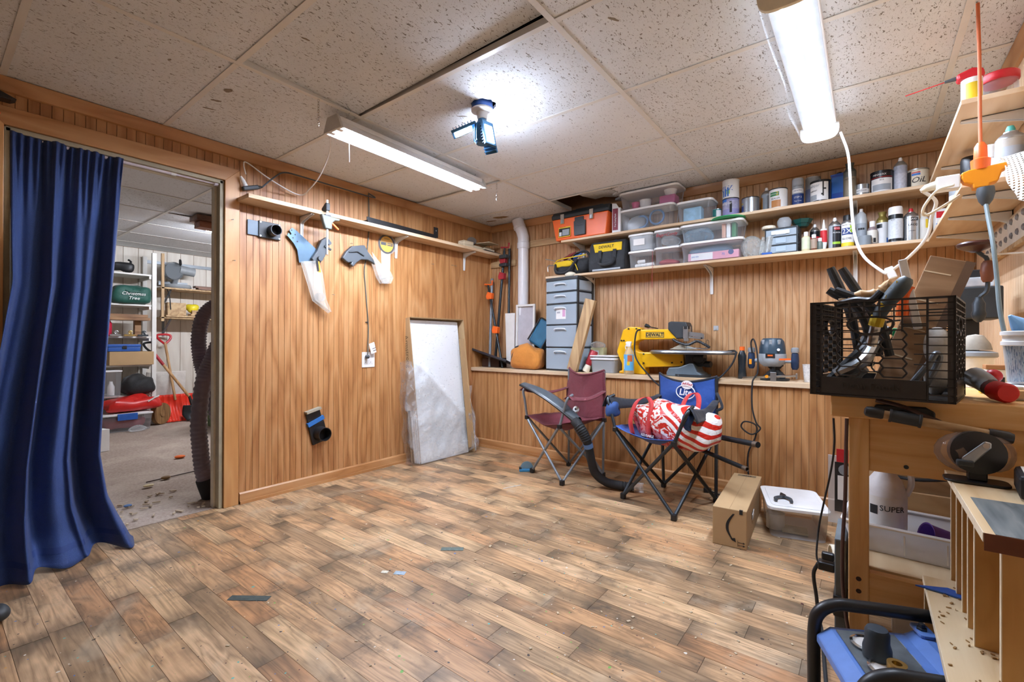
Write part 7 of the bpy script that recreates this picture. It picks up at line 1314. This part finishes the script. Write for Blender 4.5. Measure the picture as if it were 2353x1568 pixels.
fc = thing('parts_case', 'flat clear case of brass screws on the bench', 'case', (.38, 1.96, BT + .001)); obj('tray', MB().box((-.075, -.06, 0), (.09, .1, .03)), CLEAR, fc, bevel=.003); obj('lid', MB().box((-.08, -.065, .031), (.095, .105, .04)), WHITE, fc, bevel=.003); obj('screws', blob((0, 0, .013), (.13, .1, .02), 4, .006, .8), BRASS, fc, smooth=True); obj('paper_label', MB().box((-.06, -.0612, .006), (-.01, -.0603, .026)), mat('label_tan', '#cbb89a', .7), fc)
bk = thing('straw_tub', 'white tub filled with blue printed straws at the right edge of the bench', 'tub', (.385, 2.0, BT + .045)); obj('tub', MB().lathe([(.05, 0), (.053, .005), (.062, .11)], n=28, cap=True), clear('frosted_tub', '#dfeaf2', .25, .3), bk, smooth=True); obj('rim', MB().lathe([(.063, .11), (.067, .112), (.067, .122), (.063, .124), (.063, .14), (.068, .142), (.068, .152), (.06, .154)], n=28, cap=False), WHITE, bk, smooth=True)
def straw_m():
    m, t, b = nt('straw_print'); v = coords(t, 'Object', (1, 1, 1), 9); f = noise(t, coords(t, 'Object', (400, 400, 60)), 1, 1); r = ramp(t, [(.5, '#cfe0ea'), (.56, '#4f7fa6')], 'CONSTANT'); t.links.new(f, r.inputs[0]); t.links.new(r.outputs[0], b.inputs['Base Color']); return m
SM_ = straw_m()
for k in range(26):
    a = math.pi * (1 + k / 25) * 1.0 - .5; obj('straw', MB().cyl((.046 * math.cos(a), .046 * math.sin(a), .006), (.054 * math.cos(a), .054 * math.sin(a), .11), .0042, n=8), SM_, bk, smooth=True)
obj('inner_straws', MB().cyl((0, 0, .006), (0, 0, .1), .04, .045, 18), SM_, bk, smooth=True)
solo('blue_bag_tip', MB().lathe([(.03, 0), (.02, .03), (.004, .06), (0, .062)], (.37, 1.99, BT + .2), 10, (-.5, -.2, .6)), mat('sky_film', '#7fb4e6', .4), 'pale blue folded packet on top of the straw tub', 'packet', smooth=True)
solo('teal_cap', MB().ball((.42, 1.98, BT + .215), (.03, .025, .02)), mat('teal_bright', '#2c9a98', .4), 'teal cap on top of the straw tub', 'cap', smooth=True)
cbx = thing('stamp_box', 'small white carton with brown top and barcode by the straw tub', 'box', (.345, 2.2, BT + .001)); obj('box', MB().box((-.03, -.02, 0), (.03, .03, .075)), WHITEL, cbx, bevel=.002); obj('brown_top', MB().box((-.033, -.023, .0755), (.033, .033, .09)), mat('cork_brown', '#a9784e', .7), cbx, bevel=.002); obj('barcode', MB().box((-.02, -.0212, .02), (.012, -.0204, .05)), INK, cbx)
# pegged board on the right wall
pgb = thing('stud_board', 'pale board with two rows of grey glass studs on the right wall', 'board', (XR, 2.95, 1.5)); obj('board', MB().box((-.012, -.75, -.07), (-.001, .4, .055)), mat('board_pale', '#d3cdbf', .6), pgb, bevel=.002); obj('ledger', MB().box((-.02, -.7, -.09), (-.001, .35, -.071)), LUMBER, pgb)
for r_ in range(2):
    for k in range(9): obj('stud', MB().lathe([(.014, 0), (.013, .004), (.008, .008), (0, .009)], (-.012, .32 - k * .095, .028 - r_ * .058), 4, (-1, 0, 0)), mat('stud_grey', '#8d8f92', .25, .3), pgb)
# orange extension lead with three-way tap and white adaptors
oc = thing('orange_lead', 'orange extension lead hanging from the ceiling with yellow-orange three-way tap', 'extension lead', (.31, 2.25, 1.6))
obj('cord', MB().tube(spline([(-.003, .03, .617), (.0, .02, .4), (.0, .01, .2), (.0, .0, .1)]), .0055, 10), OCORD, oc, smooth=True); obj('connector', MB().lathe([(.009, .115), (.017, .1), (.018, .06), (.026, .055), (.024, .02), (0, .02)], n=16), ORANGE, oc, smooth=True)
obj('tap', MB().prism([(-.05, -.005), (-.05, .015), (-.03, .022), (.06, .03), (.062, .01), (.05, .004), (.04, -.03), (.02, -.035), (.018, -.045), (-.02, -.045), (-.022, -.03), (-.042, -.02)], 'y', -.02, .02), ORANGE2, oc, bevel=.004)
wa = thing('white_adaptor', 'white cube plug adaptor in the left of the orange tap', 'adaptor', (.225, 2.25, 1.585)); obj('cube', MB().box((-.03, -.02, -.02), (.033, .02, .03)), WHITE, wa, bevel=.004); obj('plug', MB().tube([(-.03, 0, .005), (-.055, -.0, .0), (-.07, 0, -.008)], [.016, .013, .007], 12), CREAM, wa, smooth=True)
gp = thing('grey_lead', 'grey plug and thick grey lead hanging from the orange tap to the bench', 'lead', (.318, 2.22, 1.5)); obj('plug', MB().lathe([(.022, .05), (.024, .03), (.018, .005), (.009, -.01)], n=14), DGREY, gp, smooth=True); obj('cord', MB().tube(spline([(0, 0, 0), (.002, -.03, -.06), (.006, -.08, -.16), (.012, -.1, -.28), (.016, -.11, -.37), (.028, -.11, -.46)]), .0062, 10), mat('lead_grey', '#7a8a8e', .5), gp, smooth=True)
clip_tube('white_lead', [(-.111, 2.97, 2.127), (-.08, 2.92, 2.0), (-.069, 2.85, 1.865), (-.061, 2.75, 1.688), (-.046, 2.65, 1.52), (-.012, 2.57, 1.404), (.054, 2.5, 1.32), (.07, 2.5, 1.318)], .006, WHITE, 'white lead drooping from the wrap-around light to the inline switch', 'cord')
clip_tube('white_lead', [(.082, 2.5, 1.325), (.135, 2.45, 1.37), (.183, 2.4, 1.433), (.194, 2.36, 1.503), (.2, 2.3, 1.545), (.16, 2.26, 1.58)], .006, WHITE, 'white lead rising from the inline switch to the white adaptor', 'cord')
clip_tube('white_lead', [(.24, 2.215, 1.574), (.2, 2.23, 1.568), (.17, 2.24, 1.53), (.16, 2.25, 1.5), (.175, 2.26, 1.49), (.23, 2.27, 1.525), (.262, 2.28, 1.55)], .005, CREAM, 'coiled cream lead loop below the white adaptor', 'cord')
solo('inline_switch', MB().obox((.078, 2.5, 1.315), (.03, .02, .05), (0, -20, 0)), WHITE, 'white inline switch box on the drooping lead', 'switch', bevel=.004)
def mesh_m():
    m, t, b = nt('perforated_white'); b.inputs['Base Color'].default_value = lin('#efece2'); b.inputs['Roughness'].default_value = .6
    uvn = coords(t, 'Object', (115, 115, 115)); sx = t.nodes.new('ShaderNodeSeparateXYZ'); t.links.new(uvn, sx.inputs[0])
    fx = mathn(t, 'SUBTRACT', mathn(t, 'FRACT', sx.outputs[0]), .5); fz = mathn(t, 'SUBTRACT', mathn(t, 'FRACT', sx.outputs[2]), .5)
    r2_ = mathn(t, 'ADD', mathn(t, 'MULTIPLY', fx, fx), mathn(t, 'MULTIPLY', fz, fz)); hole = mathn(t, 'LESS_THAN', r2_, .075)
    tr = t.nodes.new('ShaderNodeBsdfTransparent'); mx = t.nodes.new('ShaderNodeMixShader'); t.links.new(hole, mx.inputs[0]); t.links.new(b.outputs[0], mx.inputs[1]); t.links.new(tr.outputs[0], mx.inputs[2]); t.links.new(mx.outputs[0], t.nodes['Material Output'].inputs[0]); return m
solo('mesh_cloth', MB().grid(lambda u, v: V((.352 + .13 * u + .03 * v * (1 - u) + .006 * math.sin(v * 8), 2.18 - .03 * u + .015 * math.sin(u * 9 + v * 3) + .1 * (1 - v) ** 3, 1.655 - .24 * v * (.75 + .35 * u) + .01 * (1 - u))), 24, 24), mesh_m(), 'white perforated rubber mat draped over the end of the right shelf', 'mat', smooth=True, ang=180, solid=.0015)
# plywood divider rack in front of the bench
rk = thing('divider_rack', 'plywood rack with vertical dividers standing before the bench', 'rack', (.3, 1.45, 0))
obj('top', MB().box((.17, 1.2, .655), (XR - .006, 1.73, .672)), PLY, rk, bevel=.001, world=True); obj('stained_patch', MB().box((.185, 1.2005, .6721), (XR - .01, 1.46, .6726)), SLATE_WOOD, rk, world=True); obj('front_edge', MB().box((.1685, 1.2, .6552), (.17, 1.73, .6722)), PLYEDGE, rk, world=True)
obj('lower_shelf', MB().box((.122, 1.16, .368), (XR - .006, 1.69, .384)), PLY, rk, world=True); obj('front_edge', MB().box((.1205, 1.16, .368), (.122, 1.69, .384)), PLYEDGE, rk, world=True)
for y in (1.70, 1.605, 1.515, 1.44, 1.36):
    dv = obj('divider', MB().box((.18, y, .384), (XR - .01, y + .012, .655)), PLY_Z, rk, world=True); obj('divider_edge', MB().box((.1785, y, .384), (.18, y + .012, .655)), PLYEDGE, dv, world=True)
dv = obj('end_panel', MB().box((.2, 1.24, .0), (XR - .008, 1.255, .655)), PLY_Z, rk, world=True); obj('divider_edge', MB().box((.1985, 1.24, .385), (.2, 1.255, .655)), PLYEDGE, dv, world=True)
dv = obj('far_panel', MB().box((.125, 1.675, .24), (XR - .01, 1.688, .368)), PLY_Z, rk, world=True); obj('divider_edge', MB().box((.1235, 1.675, .24), (.125, 1.688, .368)), PLYEDGE, dv, world=True)
obj('back_leg', MB().box((XR - .04, 1.65, 0), (XR - .01, 1.688, .368)), PLY_Z, rk, world=True); obj('top_edge_strip', MB().box((.17, 1.199, .64), (XR - .006, 1.2, .672)), BROWN, rk, world=True)
mb = MB(); random.seed(5)
for k in range(90): x, y = random.uniform(.13, .3), random.uniform(1.2, 1.66); mb.obox((x, y, .386), (random.uniform(.002, .01), random.uniform(.001, .004), .002), (0, 0, random.uniform(0, 180)))
o = solo('shavings', mb, mat('shavings_tan', '#a47f4e', .9, nz=.3), 'brown wood shavings on the lower board of the divider rack', 'wood chips'); o['kind'] = 'stuff'
solo('blue_file', MB().prism([(.1, 1.6), (.165, 1.63), (.235, 1.6), (.23, 1.57), (.16, 1.59)], 'z', .3855, .389), BLUE, 'flat blue plastic shim lying on the divider rack', 'shim')
gd = thing('bench_sharpener', 'black round sharpener with clear hood and steel lever on the divider rack', 'sharpener', (.215, 1.62, .673)); obj('base', MB().prism(rrect(.12, .07, .02), 'z', 0, .006), BLACK, gd, bevel=.002); obj('stand', MB().box((-.015, -.012, .006), (.02, .02, .07)), BLACK, gd, bevel=.003)
obj('drum', MB().lathe([(.02, -.03), (.048, -.026), (.052, -.01), (.052, .02), (.02, .03)], (0, .0, .075), 28, (.1, -1, .1)), BLACK, gd, smooth=True); obj('clear_hood', MB().ball((-.012, .012, .07), (.066, .045, .052)), clear('smoked_hood', '#b89a84', .22, .08), gd, smooth=True); obj('clear_hood', MB().ball((.035, .02, .072), (.04, .04, .045)), clear('smoked_hood', '#b89a84'), gd, smooth=True)
lv = obj('lever', MB().prism([(-.03, .05), (-.015, .045), (.022, .095), (.022, .107), (.01, .11), (-.03, .065)], 'y', -.042, -.036), STEEL, gd, bevel=.004); obj('pivot_screw', MB().cyl((.012, -.042, .1), (.012, -.046, .1), .006, n=12), CHROME, lv, smooth=True); obj('lever_knob', MB().box((-.04, -.05, .045), (-.008, -.03, .06)), CHAR, gd, bevel=.004)
bx_ = thing('grease_gun_box', 'black tool case with white strip and chrome elbow at the right edge', 'tool case', (.315, 1.53, .674), (0, 0, -6)); obj('case', MB().box((-.045, -.05, 0), (.14, .08, .055)), BLACK, bx_, bevel=.01); obj('white_strip', MB().box((-.035, -.03, .055), (.13, .06, .0565)), WHITE, bx_); obj('flange', MB().lathe([(.024, 0), (.026, .004), (.016, .008), (.012, .02), (0, .02)], (.015, -.051, .026), 20, (0, -1, 0)), CHROME, bx_, smooth=True); obj('elbow', MB().tube(spline([(.015, -.065, .026), (.03, -.09, .02), (.05, -.11, .012), (.07, -.13, .012)]), .011, 12), CHROME, bx_, smooth=True)
# air compressor in its roll cage
ac = thing('air_compressor', 'blue air compressor with black tube cage, pressure knob and brass coupling on the floor', 'air compressor', (-.06, 1.33, 0), (0, 0, 22)); CAGE = mat('cage_black', '#1e2123', .4, nz=.35, ns=12)
for y in (-.135, .135): obj('cage_tube', MB().tube(spline([(.0, y, .016), (0, y, .12), (0, y, .26), (.012, y, .31), (.05, y, .335), (.1, y, .338), (.2, y, .338), (.3, y, .335), (.37, y, .33), (.4, y, .29), (.41, y, .2), (.41, y, .016)], 5), .0155, 14), CAGE, ac, smooth=True)
for x in (0, .41): obj('cross_tube', MB().cyl((x, -.135, .03), (x, .135, .03), .0125, n=12), CAGE, ac, smooth=True)
PB = mat('compressor_blue', '#658ed8', .4, nz=.12)
obj('panel', MB().prism([(.0, .26), (.03, .285), (.19, .295), (.215, .31), (.235, .31), (.25, .29), (.25, .27), (.0, .24)], 'y', -.12, .12), PB, ac, bevel=.004); obj('panel_face', MB().obox((.1, 0, .2925), (.125, .2, .002), (0, -3.6, 0)), mat('panel_slate', '#5d6569', .6, nz=.3, ns=30), ac)
for y in (-.11, .105): lug = obj('lug', MB().prism(rrect(.035, .06, .01), 'z', .31, .318).xf(MX.Translation((.225, y, 0))), PB, ac, bevel=.002); obj('bolt', MB().lathe([(.011, .318), (.011, .322), (.007, .323), (.007, .332), (0, .333)], (.222, y, 0), 6), DSTEEL, lug)
for y, x in ((.045, .085), (-.045, .085)): obj('dial_ring', MB().lathe([(.034, .293), (.036, .297), (.03, .299), (.028, .294)], (x + .0, y, 0), 28, cap=False), CHROME, ac, smooth=True); obj('dial_face', MB().cyl((x, y, .293), (x, y, .2945), .029, n=24), PAPER, ac)
obj('knob', MB().lathe([(.028, .295), (.028, .315), (.024, .33), (.024, .352), (.02, .36), (0, .361)], (.085, .0, 0), 20), mat('knob_slate', '#2e3b45', .5), ac, smooth=True); obj('brass_coupling', MB().lathe([(.014, .295), (.014, .31), (.018, .312), (.018, .33), (.009, .33), (.009, .318)], (.09, -.075, 0), 18), BRASS, ac, smooth=True)
obj('tank', MB().lathe([(0, 0), (.06, .01), (.085, .04), (.09, .08), (.09, .32), (.085, .36), (.06, .385), (0, .395)], (.015, .0, .12), 28, (1, 0, 0)), mat('tank_dark', '#25282b', .45), ac, smooth=True); obj('motor_cover', MB().box((.25, -.11, .2), (.39, .11, .3)), BLACK, ac, bevel=.015)
for k, (y, s) in enumerate(((.06, .03), (0, .04), (-.06, .03))): obj('print_mark', MB().box((.155, y - .012, .2955), (.165, y + s - .012, .2962)), GREYL, ac)
# under the bench
jg = thing('cleaner_jug', 'white jug with black lettering SUPER in the tray under the bench', 'jug', (.05, 2.05, .345)); obj('jug', MB().lathe([(.055, 0), (.058, .005), (.058, .165), (.045, .205), (.025, .235), (.022, .26)], n=26), mat('jug_white', '#e9ebee', .4), jg, smooth=True); obj('handle', MB().tube(spline([(.022, 0, .25), (.06, 0, .24), (.068, 0, .2), (.055, 0, .16)]), .009, 8), mat('jug_white', '#e9ebee'), jg, smooth=True); obj('label', band(.0586, .05, .155, -60, 90), PAPER, jg, smooth=True); ctext(jg, 'SUPER', .026, .0592, .118, INK, 18); obj('barcode', band(.0592, .095, .125, -45, -22, 6), INK, jg, smooth=True)
mb = MB(); bin_box(mb, .52, .24, .085, .1, .02, 0); ty = thing('white_tray', 'long white plastic tray on the shelf under the bench', 'tray', (.2, 2.03, .336), (0, 0, -4)); obj('tub', mb, clear('tray_milk', '#f4f4f4', .72, .35), ty, smooth=True, ang=60, solid=.002); obj('rim', MB().tube([(x, y, .086) for x, y in rrect(.52, .24, .02)], .006, 6, closed=True), WHITE, ty, smooth=True)
for k in range(5): obj('rib', MB().box((-.2 + .1 * k, -.119, .01), (-.196 + .1 * k, -.116, .08)), WHITE, ty)
solo('purple_cup', MB().lathe([(.028, 0), (.04, .1), (.043, .102), (.039, .1), (.026, .006), (0, .006)], (.24, 2.02, .38), 24, (-.8, -.35, .2)), mat('cup_purple', '#6d4aa0', .4), 'purple cup lying on its side in the tray', 'cup', smooth=True)
for k in range(2): solo('stock_board', MB().box((.02, 2.28 + .06 * k, .336), (.43, 2.3 + .06 * k, .46 + .05 * k)), LUMBER, ['front', 'rear'][k] + ' pale offcut standing behind the tray under the bench', 'board')
clip_tube('bench_hose', [(.08, 2.25, .52), (.15, 2.22, .525), (.25, 2.2, .55), (.35, 2.2, .57)], .006, BLACKR, 'black hose crossing under the bench apron', 'hose')
solo('white_carton', MB().box((.07, 1.95, 0), (.22, 2.15, .14)), WHITE2, 'white carton on the floor under the bench', 'box', bevel=.003)
bl = thing('blade_pack', 'clear packet with red and black saw blade card hanging left of the bench leg', 'packet', (-.085, 2.35, .27)); obj('sleeve', MB().box((-.045, -.002, 0), (.035, .004, .28)), CLEAR2, bl); obj('card', MB().box((-.022, -.004, .05), (.033, -.0025, .255)), BLACK, bl); obj('red_top', MB().box((-.016, -.0052, .256), (.034, -.002, .31)), RED, bl); obj('paper_panel', MB().box((-.012, -.0048, .1), (.03, -.0042, .2)), PAPER, bl); obj('disc_print', MB().cyl((.012, -.0042, .225), (.012, -.005, .225), .022, n=12), GREY, bl)
solo('white_offcut', MB().box((-.09, 2.2, .26), (-.05, 2.4, .268)), PAPER, 'white offcut jutting out left of the bench leg', 'offcut')
solo('paint_roll', MB().lathe([(.035, 0), (.04, 0), (.04, .03), (.035, .03)], (-.09, 2.3, .155), 24, (-1, -.3, 0), cap=False), CREAM, 'cream ring of tape on the grey block', 'tape', smooth=True)
gs = thing('grey_block', 'tall grey speaker-like block beside the bench leg', 'block', (-.075, 2.0, 0), (0, 0, 0)); obj('body', MB().box((-.012, -.1, .0), (.02, .13, .36)), mat('block_slate', '#596063', .7, bump=.3), gs, bevel=.004); obj('black_foot', MB().box((-.016, -.105, .1), (.024, -.02, .17)), BLACK, gs, bevel=.004)
pb = thing('power_brick', 'black charger brick plugged beside the grey block', 'charger', (-.105, 1.93, .25)); obj('brick', MB().box((-.03, -.02, -.014), (.018, .02, .014)), BLACK, pb, bevel=.004); obj('plug', MB().box((-.02, -.012, .02), (.016, .014, .045)), BLACK, pb, bevel=.005)
clip_tube('power_cable', [(-.085, 1.79, .78), (-.083, 1.8, .698), (-.094, 1.85, .601), (-.118, 1.92, .469), (-.134, 1.95, .373), (-.14, 1.93, .28), (-.13, 1.92, .25)], .003, BLACKR, 'thin black cord hanging from the bench to the charger', 'cord')
clip_tube('power_cable', [(-.135, 1.93, .25), (-.15, 1.95, .2), (-.145, 2.0, .1), (-.14, 2.02, .02), (-.125, 1.95, .006), (-.11, 1.8, .006), (-.09, 1.6, .006)], .006, BLACKR, 'thick black cord running from the charger over the floor to the compressor', 'cord')
clip_tube('brown_cable', [(-.049, 1.733, .79), (-.051, 1.73, .673), (-.053, 1.73, .541), (-.059, 1.73, .406), (-.058, 1.73, .274), (-.046, 1.73, .159), (-.03, 1.73, .08), (.0, 1.725, .01)], .005, mat('cord_brown', '#4a2f28', .5), 'brown two-core cord hanging down the bench leg', 'cord')
clip_tube('brown_cable', [(.02, 1.732, .852), (.08, 1.728, .838), (.14, 1.728, .812), (.2, 1.73, .78)], .006, mat('cord_brown', '#4a2f28'), 'brown cord curving across the bench end behind the vise handle', 'cord')
# ------------------------------------------------------------------ repeats belong together
GROUPS = {'paint_can': 'paint cans on the upper shelf', 'spray_can': 'spray cans on the shelves', 'bottle': 'bottles on the shelves', 'storage_bin': 'clear lidded storage bins', 'folding_chair': 'folding camp chairs', 'wall_shelf': 'pine wall shelves', 'nail': 'nails in the left wall', 'bar_clamp': 'clamps', 'pipe_clamp': 'pipe clamps in the corner', 'steel_pipe': 'pipes in the blue chair', 'jig_block': 'wooden jig blocks on the left shelf', 'lumber_board': 'boards on the lumber rack', 'walnut_board': 'walnut boards on the lumber rack', 'pipe_fitting': 'white pipe fittings in a bin', 'white_lead': 'white leads', 'power_cable': 'black power cables', 'brown_cable': 'brown cables at the bench', 'hand_tool': 'hand tools', 'lamp_chain': 'chains by the shop light', 'litter': 'litter on the carpet', 'floor_tape': 'scraps stuck to the floor', 'dust_hose': 'ribbed dust hoses', 'blade_guard': 'saw guards on the left wall', 'tube_pack': 'packets in the top long bin', 'tool_bag': 'black and yellow tool bags', 'wall_batten': 'battens on the back wall', 'shopping_bag': 'shopping bags', 'carton': 'cartons', 'leaning_board': 'leaning boards', 'stock_board': 'offcuts under the bench', 'wall_hook': 'clear wall hooks', 'screwdriver': 'screwdrivers', 'plastic_bag': 'plastic bags'}
from collections import Counter
tops = [o for o in bpy.data.objects if o.parent is None and o.get('category')]
nm = lambda o: o.name.split('.')[0]
cn = Counter(nm(o) for o in tops)
for o in tops:
    if cn[nm(o)] > 1 and nm(o) in GROUPS: o['group'] = GROUPS[nm(o)]
